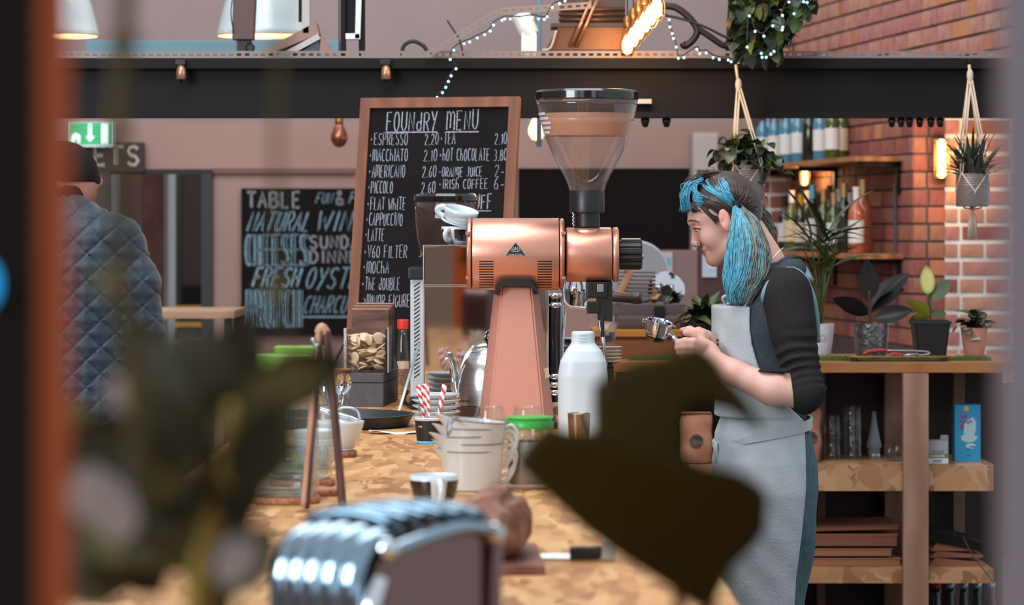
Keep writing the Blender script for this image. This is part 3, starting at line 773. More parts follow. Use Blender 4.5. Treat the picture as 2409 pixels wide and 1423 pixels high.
# cups on top of the machine
ZT = E(0, 576).z + ZC
BLK_BAND = M('black_glaze', (24, 20, 20), .15, coat=.5)
ORANGE = M('orange_glaze', (226, 96, 52), .3)
def cup(name, label, d, px, zbase, r, h, tilt=(0, 0, 0), band=True, ang=0.0, inner_orange=True, group=None, w=1.0):
    t = thing(name, label, 'cup', ((px - CX) * d / F, d, zbase), tilt, group)
    po = [(r * .55, 0), (r * .62, .002), (r * .86, h * .35), (r * .97, h * .75), (r, h)]
    pin = [(r - .003, h), (r * .92, h * .72), (r * .8, h * .34), (r * .5, .008), (0, .007)]
    MB().lathe(po + pin, 40, cap=False).build('bowl', WHITE, t, True)
    MB().lathe([(0, 0), (r * .55, 0)], 40, cap=False).build('base', WHITE, t)
    if band:
        for a0, a1 in ((ang + .36, ang + math.pi * 2 - .36),):
            MB().lathe([(r * .80 + .0008, h * .22), (r * .86 + .0012, h * .36), (r * .965 + .0012, h * .74), (r * .985 + .0006, h * .84)], 40, cap=False, a0=a0, a1=a1).build('black_band', BLK_BAND, t, True)
    pts = []
    for i in range(11):
        a = -math.pi / 2 + math.pi * i / 10
        pts.append(Vector((r * (.9 + .02 * math.sin(a)) + r * .48 * math.cos(a), 0, h * .52 + h * .3 * math.sin(a))))
    rot = Matrix.Rotation(ang, 4, 'Z')
    hd = MB().tube([rot @ p for p in pts], .0055 * w, 10, flat=1.5).build('handle', WHITE, t, True)
    if inner_orange:
        MB().tube([rot @ (p - Vector((.0035, 0, 0))) for p in pts[2:9]], .0046 * w, 8, flat=1.6).build('handle_lining', ORANGE, hd, True)
    return t
dcup = 7.47
cup('espresso_cup', 'black banded cup with orange lined handle under a tilted white cup', dcup, 1077, ZT, .042, .046, band=True, ang=math.radians(-122))
c2 = cup('white_cup', 'plain white cup tipped sideways on top of the black banded cup', dcup, 1078, ZT + .052, .044, .040, tilt=(math.radians(12), math.radians(13), 0), band=False, ang=math.radians(165), inner_orange=False)
MB().lathe([(.03, .0), (.044, .004), (.046, .006), (.03, .004)], 32, cap=True).build('saucer', WHITE, c2, True)
cup('white_cup', 'small white cup tipped over on the machine behind the grinder motor', 7.5, 1213, ZT + .012, .03, .035, tilt=(math.radians(20), math.radians(-14), 0), band=False, ang=math.radians(0), inner_orange=False)

# ------------------------------------------------------------------ bean grinder behind the machine
DBG = 7.90
bg = thing('bean_grinder', 'white slotted bean grinder with smoked hopper of coffee beans', 'coffee grinder', ((1050 - CX) * DBG / F, DBG, ZC))
def B_(px, py): return (px - 1050) * DBG / F, CAMZ - (py - HY) * DBG / F - ZC
x0, z0 = B_(968, 962); x1, z1 = B_(1130, 655)
MB().box((x0, -.1, 0.02), (x1, .1, z1), .006).build('housing', WHITE, bg)
MB().box((x0 - .005, -.11, z1), (x1 + .005, .11, B_(0, 628)[1]), .004).build('collar', BLK_PLASTIC, bg)
MB().box((x0 - .002, -.11, 0), (x1 + .002, .11, .024), .004).build('base', BLK_PLASTIC, bg)
for k in range(24):
    px, py = 984, 668 + k * 9.2
    x, z = B_(px, py)
    mesh_obj('slot', [(x - .008, -.1012, z - .0062), (x + .007, -.1012, z + .0045), (x + .007, -.1012, z + .0075), (x - .008, -.1012, z - .0032)], [(0, 1, 2, 3)], BLACK, bg)
SMOKE = thin_glass('smoked_plastic', (226, 212, 206), 1.45, .05, frost=((150, 124, 116), .16))
hp = [(975, 470), (977, 520), (981, 560), (990, 592), (1003, 620)]
pr = [((1050 - x) * DBG / F, B_(0, y)[1]) for x, y in hp][::-1]
MB().lathe(pr + [(r - .002, z) for r, z in pr][::-1], 48, cap=False).build('hopper', SMOKE, bg, True)
MB().lathe([(.086, B_(0, 472)[1]), (.087, B_(0, 462)[1]), (.082, B_(0, 456)[1]), (0, B_(0, 456)[1])], 48).build('hopper_lid', BLK_GLOSS, bg, True, sharp=SH)
MB().lathe([(.049, B_(0, 628)[1]), (.05, B_(0, 612)[1])], 32).build('hopper_neck', BLK_PLASTIC, bg, True, sharp=SH)
BEAN = M('roasted_beans', (72, 44, 40), .45, rnd=.2)
rr = random.Random(4); bmb = MB(); be = MB().ball((0, 0, 0), (.0055, .004, .003), 6, 4)
for i in range(900):
    z = rr.uniform(B_(0, 612)[1], B_(0, 524)[1]); rad = float(np.interp(z, [p[1] for p in pr], [p[0] for p in pr])) - .008
    a = rr.uniform(0, 6.283); r_ = rad * math.sqrt(rr.uniform(.45 if z < B_(0, 530)[1] else 0, 1))
    q = Matrix.Translation((r_ * math.cos(a), r_ * math.sin(a), z)) @ Euler((rr.uniform(0, 3), rr.uniform(0, 3), rr.uniform(0, 3))).to_matrix().to_4x4()
    bmb.add([q @ Vector(v) for v in be.v], be.f)
bo = bmb.build('coffee_beans', BEAN, bg, True); bo['kind'] = 'stuff'
# ------------------------------------------------------------------ things on the worktop
def C(px, d, z=0.0): return ((px - CX) * d / F, d, ZC + z)
CORK = M('cork', (186, 128, 92), .9, noise=(140, (150, 96, 66), 4), bump=(200, .5))
GREEN = M('lime_plastic', (146, 190, 76), .35)
WALNUT = M('walnut', (124, 80, 60), .5, noise=(9, (72, 42, 32), 5), stretch=(1, 1, 7))
BOXG = M('slate_box', (82, 78, 84), .6, noise=(90, (74, 70, 76), 2))
# grey box
gb = thing('grey_box', 'matt slate grey box under the clear acrylic box', 'box', C(862, 7.90), (0, 0, math.radians(-5)))
MB().box((-.065, -.15, 0), (.065, .15, .062), .002).build('body', BOXG, gb)
MB().box((-.0655, -.1505, .0635), (.0655, .1505, .0875), .002).build('lid', BOXG, gb)
# acrylic box with lid leaning
ab = thing('acrylic_box', 'clear acrylic box filled with cream chocolate buttons', 'box', C(866, 7.82, .088), (0, 0, math.radians(-3)))
wA, dA, hA, tA = .051, .048, .112, .003
MB().box((-wA, -dA, 0), (wA, -dA + tA, hA)).build('front_wall', GLASS_T, ab)
MB().box((-wA, dA - tA, 0), (wA, dA, hA)).build('back_wall', GLASS_T, ab)
MB().box((-wA, -dA + tA, 0), (-wA + tA, dA - tA, hA)).build('side_wall', GLASS_T, ab)
MB().box((wA - tA, -dA + tA, 0), (wA, dA - tA, hA)).build('side_wall', GLASS_T, ab)
MB().box((-wA, -dA, 0), (wA, dA, tA)).build('bottom', GLASS_T, ab)
MB().box((-.003, -.04, 0), (0, .04, .085)).build('lid', thin_glass('frosted_acrylic', (220, 216, 214), 1.4, .1, frost=((196, 190, 188), .25)), ab, loc=(-wA - .038, 0, .02), rot=(0, math.radians(26), 0))
MB().box((-wA - .008, -dA - .002, .008), (-wA - .001, -dA + .02, hA + .004)).build('printed_strip', M('receipt_strip', (206, 198, 190), .7, noise=(300, (120, 110, 108), 2, .5, .6)), ab)
MB().box((wA + .004, -dA + .004, .0), (wA + .0075, dA, hA + .006)).build('slide_rail', STEEL, ab)
BUT = M('cream_chocolate', (240, 216, 178), .45)
rr = random.Random(5)
but = MB().lathe([(0, 0), (.0125, 0), (.0148, .0016), (.0148, .0032), (.0125, .0046), (0, .005)], 20, (0, 0, -.0025), cap=False)
bme = bpy.data.meshes.new('chocolate_button'); bme.from_pydata(but.v, [], but.f); bme.materials.append(BUT); bme.polygons.foreach_set('use_smooth', [True] * len(bme.polygons))
spots = []
big = [(-.022, .078, (1.45, .1)), (.006, .083, (1.4, -.1)), (-.031, .036, (1.5, .15)), (.03, .088, (1.2, .5))]
for i in range(44):
    if i < 4: x, z, (rx, ry) = big[i]; y = -.036
    else:
        k = i - 4; row, colm = divmod(k, 4); z = .008 + row * .0094; x = -.034 + colm * .0225 + rr.uniform(-.004, .004); y = rr.choice((-.03, -.012, .014)) if z < .09 else rr.uniform(-.02, .02)
        rx, ry = rr.uniform(-.55, .55), rr.uniform(-.6, .6)
        if any(abs(x - b[0]) < .018 and abs(z - b[1]) < .018 and y < -.02 for b in big): y = .012
    o = bpy.data.objects.new('chocolate_button', bme); COL.objects.link(o)
    wp = Matrix.Translation(ab.location) @ Matrix.Rotation(math.radians(-3), 4, 'Z') @ Vector((x, y, z + .003))
    o.location = wp; o.rotation_euler = (rx, ry, rr.uniform(0, 3))
    tag(o, ('big cream button standing flat at the upper left of the acrylic box', 'cream button standing upright at the top middle of the acrylic box', 'cream button standing flat at the lower left of the acrylic box', 'cream button tipped in the upper right corner of the acrylic box')[i] if i < 4 else 'cream chocolate button piled in the clear acrylic box', 'sweet', 'chocolate buttons in the acrylic box')
# walnut boards behind the acrylic box
for k, (px, dd, hgt, lab) in enumerate(((872, 7.94, .163, 'frontmost walnut board standing behind the acrylic box'), (878, 7.975, .170, 'middle walnut board of the three behind the acrylic box'), (883, 8.01, .176, 'rearmost walnut board of the three behind the acrylic box'))):
    t = thing('walnut_board', lab, 'board', C(px, dd, .088), (0, 0, math.radians(-4)), 'walnut boards behind the acrylic box')
    MB().box((-.05, -.008, 0), (.05, .008, hgt - .003), .002).build('panel', WALNUT, t)
    MB().box((-.05, -.0078, hgt - .0028), (.05, .0078, hgt), .001).build('top_edge', M('pale_walnut', (196, 140, 106), .5), t)
# bottles behind
def small_bottle(label, px, d, rb, rn, h, glass, capm, liquid=None, lab=None, name='sauce_bottle'):
    t = thing(name, label, 'bottle', C(px, d))
    MB().lathe([(0, .003), (rb * .9, 0), (rb, .004), (rb, h * .48), (rn * 1.15, h * .72), (rn, h * .78), (rn, h * .9), (rn - .002, h * .9), (rn - .002, h * .78), (rb - .002, h * .47), (rb - .002, .006), (0, .006)], 28, cap=False).build('glass', glass, t, True)
    if liquid: MB().lathe([(0, .007), (rb - .0026, .007), (rb - .0026, h * .44), (0, h * .44)], 24, cap=False).build('liquid', liquid, t, True)
    MB().lathe([(rn + .0015, h * .87), (rn + .002, h * .88), (rn + .002, h * .99), (rn, h), (0, h)], 24).build('cap', capm, t, True, sharp=SH)
    if lab: MB().lathe([(rb + .0004, h * .12), (rb + .0004, h * .34)], 28, cap=False).build('label', lab, t, True)
    return t
small_bottle('slim clear bottle with a red cap beside the slotted grinder', 948, 8.35, .021, .0145, .209, GLASS, M('red_cap', (226, 60, 44), .4), M('pale_syrup', (214, 178, 152), .3), M('kraft_label', (150, 112, 84), .8, noise=(160, (104, 76, 60), 2)), 'syrup_bottle')
small_bottle('dark brown bottle behind the acrylic box', 916, 8.22, .024, .011, .175, M('brown_glass', (44, 22, 18), .1, coat=.4), BLK_PLASTIC)
# cork coasters
def coaster(label, px, d, r=.058, h=.011):
    t = tag(MB().lathe([(0, 0), (r * .96, 0), (r, .003), (r, h - .003), (r * .96, h), (0, h)], 40, cap=False).build('cork_coaster', CORK, None, True, C(px, d, .0005), sharp=SH), label, 'coaster', 'round cork coasters along the counter')
    return t
coaster('round cork coaster under the nearest ribbed jug', 672, 5.08, .060)
coaster('empty round cork coaster right behind the nearest jug', 738, 5.225, .045)
coaster('round cork coaster under the rear ribbed jug', 712, 5.42, .060)
coaster('round cork coaster under the bowl with the tongs', 786, 6.10, .047)
# ribbed jugs
def jug(label, px, d, k=1.0, lidh=.034):
    t = thing('water_jug', label, 'jug', C(px, d, .0125))
    seg = 96; vs, fs = [], []
    prof = [(.0, .004), (.052, 0), (.0575, .006), (.058, .02), (.058, .165), (.0565, .18), (.047, .198), (.0445, .206), (.0445, .222)]
    inn = [(r - .0028, z + (.006 if i < 3 else 0)) for i, (r, z) in enumerate(prof) if r > 0][::-1] + [(0, .010)]
    allp = [(r * k, z * k) for r, z in prof + inn]; no = len(prof)
    for j, (r, z) in enumerate(allp):
        for i in range(seg):
            a = 2 * math.pi * i / seg; rr_ = r + (.0011 * math.cos(a * 32) if (3 <= j <= 4) else 0)
            vs.append((rr_ * math.cos(a), rr_ * math.sin(a), z))
    for j in range(len(allp) - 1):
        for i in range(seg): q = (i + 1) % seg; fs.append((j * seg + i, j * seg + q, (j + 1) * seg + q, (j + 1) * seg + i))
    MB().add(vs, fs).build('ribbed_glass', GLASS, t, True)
    MB().lathe([(.0, .2), (.040, .2), (.0425, .208), (.0475, .2225), (.0475, .2225 + lidh * .5), (.044, .2225 + lidh * .55), (0, .2225 + lidh * .56)], 40, (0, 0, 0), cap=False).build('green_lid', GREEN, t, True, sharp=SH)
    MB().lathe([(0, .0105), (.0515, .0105), (.0515, .055), (0, .055)], 40, cap=False).build('water', thin_glass('water', (226, 238, 242), 1.33), t, True)
    pts = [(-.056, 0, .17), (-.078, 0, .17), (-.092, 0, .14), (-.086, 0, .09), (-.058, 0, .07)]
    MB().tube(catmull(pts, 6), .006, 10).build('handle', GLASS, t, True)
    return t
jug('ribbed glass jug with lime lid, nearest of the two', 668, 5.08)
jug('ribbed glass jug with lime lid, standing behind the other jug', 706, 5.42)
# wooden tongs propped open like an A
tg = thing('wooden_tongs', 'dark wooden tongs standing open like a narrow A', 'tongs', C(760, 4.93))
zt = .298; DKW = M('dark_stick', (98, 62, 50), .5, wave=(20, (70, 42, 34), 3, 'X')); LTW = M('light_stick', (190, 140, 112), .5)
x = lambda px: (px - 760) * 4.93 / F
MB().tube(catmull([(x(716), 0, .006), (x(728), 0, .10), (x(740), 0, .2), (x(748), 0, .27), (x(752), 0, zt)], 6), .0055, 8, flat=1.2).build('arm', LTW, tg, True)
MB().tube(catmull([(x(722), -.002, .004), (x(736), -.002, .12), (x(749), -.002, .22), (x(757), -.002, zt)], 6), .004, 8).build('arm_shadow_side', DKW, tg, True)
MB().tube(catmull([(x(806), 0, .006), (x(795), 0, .10), (x(782), 0, .2), (x(772), 0, .27), (x(768), 0, zt)], 6), .0058, 8, flat=1.2).build('arm', DKW, tg, True)
MB().tube(catmull([(x(750), 0, zt - .004), (x(757), 0, zt + .006), (x(768), 0, zt - .004)], 6), .006, 8, flat=1.3).build('hinge', LTW, tg, True)
MB().tube(catmull([(x(735), -.006, zt - .012), (x(744), -.008, zt - .03), (x(741), -.004, zt - .045), (x(748), -.006, zt - .02)], 6), .003, 8).build('clip', CHROME, tg, True)
# white bowls
def bowl(name, label, px, d, z, r, h, group=None):
    t = thing(name, label, 'bowl', C(px, d, z), group=group)
    MB().lathe([(0, .002), (r * .5, 0), (r * .55, .003), (r * .82, h * .45), (r * .97, h * .9), (r, h), (r - .003, h), (r * .9, h * .86), (r * .75, h * .45), (r * .4, .008), (0, .007)], 40, cap=False).build('shell', WHITE, t, True)
    MB().lathe([(r * .5, .0), (r * .55, 0), (r * .55, .004), (r * .5, .004), (r * .5, 0)], 40, cap=False).build('foot_ring', WHITE, t, True)
    return t
bowl('white_bowl', 'white bowl with sugar tongs lying across it', 800, 6.10, .0125, .050, .060)
for k, lab in enumerate(('lowest white bowl of the stack beside the wooden tongs', 'middle white bowl of the stack beside the wooden tongs', 'top white bowl of the stack beside the wooden tongs')):
    bowl('white_bowl', lab, 746, 5.80, .0005 + k * .016, .046, .042, 'stacked white bowls')
# sugar tongs over the bowl
su = thing('sugar_tongs', 'shiny steel sugar tongs resting across the white bowl', 'tongs', C(800, 6.10, .078), (0, math.radians(12), 0))
for dy in (-.012, .012): MB().tube(catmull([(-.045, 0, .008), (-.02, dy * .6, .006), (.02, dy, .002), (.038, dy * .6, -.002)], 5), .0032, 8, flat=2).build('arm', CHROME, su, True)
MB().tube(catmull([(-.02, -.01, .0), (0, -.012, .022), (.03, -.012, .024), (.042, -.012, .004)], 6), .0022, 8).build('bow', CHROME, su, True)
# steel pot with spoons
sp = thing('spoon_pot', 'steel pot holding upright spoons behind the white bowl', 'pot', C(772, 6.42))
MB().lathe([(0, .001), (.030, 0), (.032, .003), (.034, .085), (.032, .085), (.030, .006), (0, .006)], 36, cap=False).build('pot', STEEL, sp, True, sharp=SH)
def spoon(label, loc, rot, group='spoons in the steel pot'):
    t = thing('teaspoon', label, 'spoon', loc, rot, group)
    pts = catmull([(0, 0, 0), (0, 0, .04), (0, 0, .08), (0, .002, .10)], 4)
    MB().tube(pts, [.003] * 6 + [.002] * 7, 8, flat=.6).build('handle', CHROME, t, True)
    vs, fs = [], []; n, m = 12, 8
    for j in range(n + 1):
        u_ = j / n; wd = .015 * math.sin(math.pi * min(1, u_ * .94 + .03)) ** .75; z = .098 + .045 * u_; dp = .006 * math.sin(math.pi * u_)
        for i in range(m + 1):
            s_ = i / m * 2 - 1; vs.append((wd * s_, .002 + dp * (1 - s_ * s_), z))
    nv = len(vs); vs += [(a, b + .0012, c) for a, b, c in vs]
    for j in range(n):
        for i in range(m):
            a = j * (m + 1) + i; fs.append((a, a + 1, a + m + 2, a + m + 1)); fs.append((nv + a, nv + a + m + 1, nv + a + m + 2, nv + a + 1))
    MB().add(vs, fs).build('bowl', CHROME, t, True)
    return t
for k, (dx, dy, rx, ry, rz) in enumerate(((-.018, 0, .1, -.22, .4), (-.005, -.012, .2, -.05, -.3), (.010, .004, 0, .12, .2), (.018, -.008, .15, .26, -.2), (.004, .014, -.15, .05, 2.8), (-.012, .012, -.1, -.35, 2.2), (.022, .01, .05, .38, .6))):
    spoon(('left of centre teaspoon leaning left in the steel pot', 'upright teaspoon at the front of the steel pot', 'teaspoon leaning slightly right in the middle of the steel pot', 'teaspoon leaning right at the front of the steel pot', 'upright teaspoon turned away at the back of the steel pot', 'teaspoon leaning furthest left in the steel pot', 'teaspoon leaning furthest right in the steel pot')[k], Vector(C(772, 6.42, .012)) + Vector((dx * .6, dy, 0)), (rx * .5, ry * .6, rz))
# corked jar and stack of little wooden discs
cj = thing('corked_jar', 'little glass jar with cork lid left of the grey box', 'jar', C(792, 7.35))
MB().lathe([(0, .003), (.028, 0), (.030, .004), (.030, .06), (.024, .072), (.024, .08), (.022, .08), (.022, .07), (.028, .058), (.028, .006), (0, .006)], 32, cap=False).build('glass', GLASS, cj, True)
MB().lathe([(.0225, .072), (.0245, .078), (.0245, .092), (.0, .092)], 28).build('cork_lid', CORK, cj, True, sharp=SH)
for k in range(5):
    t = tag(MB().lathe([(0, 0), (.026, 0), (.0265, .001), (.0265, .0045), (.026, .0052), (0, .0052)], 28, cap=False).build('wooden_disc', M('disc_wood', (176, 116, 82), .6, rnd=.15), None, True, Vector(C(792, 7.35, .0925 + k * .0054)) + Vector((rr.uniform(-.003, .003) + k * .002, 0, 0)), sharp=SH),
            ('bottom', 'second lowest', 'middle', 'second highest', 'topmost')[k] + ' thin wooden disc of the pile on the corked jar', 'disc', 'wooden discs on the corked jar')
# round black tray and paper napkin
ty = thing('round_tray', 'large round black serving tray left of the straws', 'tray', C(793, 7.02))
MB().lathe([(0, 0), (.158, 0), (.168, .003), (.180, .026), (.183, .027), (.183, .029), (.178, .029), (.166, .007), (.157, .004), (0, .004)], 72, cap=False).build('tray', M('black_tray', (40, 44, 50), .42, noise=(200, (34, 37, 42), 2)), ty, True, sharp=SH)
MB().lathe([(.181, .0292), (.1835, .0285), (.181, .0275)], 72, cap=False).build('rim', M('tray_rim', (120, 122, 124), .35), ty, True)
vs = []; 
for i in range(9):
    for j in range(4):
        vs.append((-.05 + i * .016, -.02 + j * .014, .002 + (.007 * max(0, 2 - i) / 2 * max(0, 1 - j) + .003 * math.sin(i * 1.1)) * (1 if j < 2 else .5)))
tag(mesh_obj('paper_napkin', vs, [(i * 4 + j, (i + 1) * 4 + j, (i + 1) * 4 + j + 1, i * 4 + j + 1) for i in range(8) for j in range(3)], M('paper_white', (228, 228, 230), .9), None, True, C(920, 6.76, .001)), 'crumpled white paper napkin in front of the black tray', 'napkin').modifiers.new('s', 'SOLIDIFY').thickness = .0008
# black paper cup with a tumbler of striped straws
pc = thing('paper_cup', 'black paper cup with white lines and a blue foot ring', 'cup', C(1013, 6.46))
MB().lathe([(0, .006), (.028, .003), (.0295, .003), (.0345, .054), (.0355, .0555), (.0345, .057), (.033, .056), (.028, .008), (0, .008)], 40, cap=False).build('cup', M('cup_white', (226, 226, 228), .6), pc, True, sharp=SH)
MB().lathe([(.0300, .006), (.0347, .0505)], 40, cap=False).build('black_wrap', M('cup_black', (26, 22, 24), .5), pc, True)
MB().lathe([(.0288, .0), (.0300, .001), (.0302, .0055), (.0290, .006)], 40, cap=False).build('blue_foot', M('cyan_ring', (90, 190, 230), .4), pc, True)
for z in (.0155, .021): MB().lathe([(.0310 + (z - .0155) * .1, z), (.0311 + (z - .0155) * .1, z + .0012)], 40, cap=False).build('white_line', M('cup_white', (226, 226, 228), .6), pc, True)
lt = letters('UNO', 0, 0, .0028, .0034, .0007)
MB().add([((.0338) * math.sin(v[0] / .034 - .85), -.0338 * math.cos(v[0] / .034 - .85), v[2] + .036) for v in lt.v], lt.f).build('lettering', M('cup_white', (226, 226, 228), .6), pc)
tu = thing('tumbler', 'clear tumbler of striped straws standing in the black paper cup', 'glass', C(1014, 6.46, .0095))
MB().lathe([(0, .002), (.022, 0), (.0235, .003), (.0275, .082), (.0262, .082), (.022, .006), (0, .006)], 36, cap=False).build('glass', GLASS, tu, True, sharp=SH)
def stripes(name):
    m = bpy.data.materials.new(name); m.use_nodes = True; nt = m.node_tree; L = nt.links.new; b = nt.nodes['Principled BSDF']; b.inputs['Roughness'].default_value = .7
    t = nt.nodes.new('ShaderNodeTexCoord'); sx = nt.nodes.new('ShaderNodeSeparateXYZ'); L(t.outputs['Object'], sx.inputs[0])
    at = nt.nodes.new('ShaderNodeMath'); at.operation = 'ARCTAN2'; L(sx.outputs[1], at.inputs[0]); L(sx.outputs[0], at.inputs[1])
    ma = nt.nodes.new('ShaderNodeMath'); ma.operation = 'MULTIPLY_ADD'; ma.inputs[1].default_value = 330; L(sx.outputs[2], ma.inputs[0]); L(at.outputs[0], ma.inputs[2])
    si = nt.nodes.new('ShaderNodeMath'); si.operation = 'SINE'; L(ma.outputs[0], si.inputs[0])
    gt = nt.nodes.new('ShaderNodeMath'); gt.operation = 'GREATER_THAN'; gt.inputs[1].default_value = .1; L(si.outputs[0], gt.inputs[0])
    mx = nt.nodes.new('ShaderNodeMix'); mx.data_type = 'RGBA'; mx.inputs[6].default_value = (*lin((236, 230, 228)), 1); mx.inputs[7].default_value = (*lin((206, 44, 52)), 1)
    L(gt.outputs[0], mx.inputs[0]); L(mx.outputs[2], b.inputs['Base Color']); return m
STR = stripes('candy_stripe')
smb = MB().lathe([(.0032, 0), (.0032, .112), (.0026, .112), (.0026, 0), (.0032, 0)], 12, cap=False)
sme = bpy.data.meshes.new('striped_straw'); sme.from_pydata(smb.v, [], smb.f); sme.materials.append(STR); sme.polygons.foreach_set('use_smooth', [True] * len(sme.polygons))
for k, (dx, dy, ry, rx) in enumerate(((-.008, -.008, -.17, .05), (-.004, .004, -.24, -.06), (-.009, .0, -.09, .1), (-.002, -.010, -.05, .0), (.006, -.004, .24, .05), (.008, .006, .17, -.08), (.0, .008, -.13, -.1))):
    o = bpy.data.objects.new('striped_straw', sme); COL.objects.link(o); o.location = Vector(C(1014, 6.46, .017)) + Vector((dx, dy, 0)); o.rotation_euler = (rx, ry, k)
    o.rotation_euler = (Matrix.Rotation(ry, 4, 'Y') @ Matrix.Rotation(rx, 4, 'X') @ Matrix.Rotation(k * .9, 4, 'Z')).to_euler()
    tag(o, ('striped straw at the front left of the tumbler, leaning left', 'striped straw leaning furthest left in the tumbler', 'striped straw at the left rim, second to lean left', 'nearly upright striped straw at the tumbler front', 'striped straw leaning furthest right in the tumbler', 'striped straw leaning right behind the rightmost straw', 'striped straw at the back of the tumbler')[k], 'straw', 'striped straws in the tumbler')
# stack of white saucers behind the straws
for k in range(6):
    t = thing('white_saucer', ('bottom', 'second lowest', 'third lowest', 'fourth lowest', 'fifth lowest', 'top')[k] + ' white saucer of the stack behind the striped straws', 'saucer', C(1026, 6.92, .0005 + k * .0135), group='white saucers behind the straws')
    r = .056 - .001 * (k % 2)
    MB().lathe([(0, .003), (.030, .0), (.034, .002), (r, .012), (r + .001, .0135), (r - .001, .0145), (.036, .006), (0, .006)], 44, cap=False).build('plate', WHITE, t, True)
    MB().lathe([(.026, 0), (.030, 0), (.030, .003), (.026, .003), (.026, 0)], 32, cap=False).build('foot_ring', WHITE, t, True)
# gooseneck kettle
DK = 7.27
kt = thing('kettle', 'brushed steel gooseneck kettle left of the copper column', 'kettle', C(1150, DK))
KST = M('kettle_steel', (190, 188, 186), .24, 1.0, stretch=(1, 1, 60), noise=(12, (168, 166, 164), 2))
MB().lathe([(0, 0), (.077, 0), (.079, .004), (.079, .032), (.0755, .034), (0, .034)], 56, cap=False).build('base_ring', M('kettle_base', (58, 38, 34), .35), kt, True, sharp=SH)
MB().lathe([(.0765, .035), (.0775, .06), (.0765, .09), (.072, .12), (.064, .142), (.052, .158), (.047, .163)], 56, cap=False).build('body', KST, kt, True)
MB().lathe([(.0475, .1635), (.045, .168), (.030, .175), (.010, .179), (0, .180)], 48, cap=False).build('lid', KST, kt, True)
MB().lathe([(.004, .178), (.006, .184), (.0105, .192), (.011, .199), (.007, .206), (0, .208)], 20).build('lid_knob', BLK_GLOSS, kt, True)
sx = lambda px: (px - 1150) * DK / F
szz = lambda py: CAMZ - (py - HY) * DK / F - ZC
MB().tube(catmull([(sx(1082), -.004, szz(952)), (sx(1071), -.004, szz(925)), (sx(1066), -.004, szz(890)), (sx(1062), -.004, szz(862)), (sx(1055), -.004, szz(848)), (sx(1047), -.004, szz(846))], 6), [.0095] * 6 + [.008] * 6 + [.0065] * 18 + [.006], 14).build('gooseneck_spout', CHROME, kt, True)
MB().tube(catmull([(.03, -.05, .168), (.012, -.055, .200), (.035, -.052, .22), (.07, -.05, .20), (.095, -.05, .15), (.10, -.05, .09)], 6), .007, 10).build('handle', BLK_GLOSS, kt, True)
lt = letters('bonaVITA', 0, 0, .0046, .0058, .0011, adv=.0056)
MB().add([(.0775 * math.sin(v[0] / .0775 - 1.18), -.0779 * math.cos(v[0] / .0775 - 1.18), v[2] + .043) for v in lt.v], lt.f).build('lettering', BLACK, kt)
# open glass jars
def open_jar(label, px, d):
    t = thing('glass_jar', label, 'jar', C(px, d), group='empty glass jars before the grinder')
    MB().lathe([(0, .003), (.030, 0), (.034, .004), (.0345, .055), (.0335, .066), (.0285, .076), (.0275, .086), (.0265, .088), (.0255, .086), (.0265, .075), (.0315, .064), (.032, .006), (0, .006)], 40, cap=False).build('glass', GLASS, t, True)
    MB().lathe([(.0285, .0785), (.0293, .080), (.0285, .0815)], 40, cap=False).build('thread', GLASS, t, True)
open_jar('empty glass jar in front of the grinder, left of the two', 1152, 6.34); open_jar('empty glass jar in front of the grinder, right of the two', 1241, 6.34)
# storage jar with green lid
sj = thing('storage_jar', 'tall storage jar with bright green lid, half behind the leaf', 'jar', C(1246, 5.36))
MB().lathe([(0, .003), (.038, 0), (.042, .006), (.0435, .05), (.0425, .095), (.040, .108), (.038, .108), (.0405, .093), (.041, .05), (.039, .008), (0, .007)], 44, cap=False).build('glass', GLASS, sj, True)
MB().lathe([(0, .0085), (.038, .0085), (.0395, .05), (.039, .085), (0, .085)], 40, cap=False).build('sugar', M('oat_filling', (190, 178, 158), .9), sj, True)
MB().lathe([(.041, .1085), (.0435, .109), (.0435, .118), (.0415, .121), (.040, .124), (.0425, .127), (.041, .129), (0, .129)], 44).build('green_lid', M('bottle_green', (56, 168, 64), .35), sj, True, sharp=SH)
# nested enamel jugs
ENAM = M('cream_enamel', (212, 210, 204), .16, coat=.4)
RIMB = M('enamel_rim', (120, 104, 98), .3)
def milk_jug(label, px, d, z, tilt=(0, 0, 0), top=False):
    t = thing('milk_jug', label, 'jug', C(px, d, z), tilt, 'nested cream jugs')
    seg = 48; vs, fs = [], []
    prof = [(.046, 0, 0), (.049, .003, 0), (.0515, .03, 0), (.0525, .055, .25), (.053, .066, .7), (.0535, .071, 1.0)]
    inn = [(r - .0022, z_, s_) for r, z_, s_ in prof[::-1]]; allp = prof + inn
    for r, z_, s_ in allp:
        for i in range(seg):
            a = 2 * math.pi * i / seg; dl = math.pi - abs((a - math.pi)) if False else abs(((a - math.pi + math.pi) % (2 * math.pi)) - math.pi)
            k = math.exp(-(dl / .30) ** 2) * s_; vs.append((r * math.cos(a) * (1 + .42 * k), r * math.sin(a) * (1 - .0 * k), z_ + .006 * k))
    for j in range(len(allp) - 1):
        for i in range(seg): q = (i + 1) % seg; fs.append((j * seg + i, j * seg + q, (j + 1) * seg + q, (j + 1) * seg + i))
    fs.append(tuple(reversed(range(seg)))); fs.append(tuple((len(allp) - 1) * seg + i for i in range(seg)))
    MB().add(vs, fs).build('body', ENAM, t, True, sharp=SH)
    MB().lathe([(.0540, .0690), (.0546, .0702), (.0540, .0712)], 48, cap=False, a0=-2.5, a1=2.5).build('rim', RIMB, t, True)
    MB().tube(catmull([(.052, 0, .062), (.066, 0, .066), (.076, 0, .052), (.074, 0, .034), (.062, 0, .016), (.050, 0, .012)], 6), .0028, 10, flat=1.3).build('handle', ENAM, t, True)
    return t
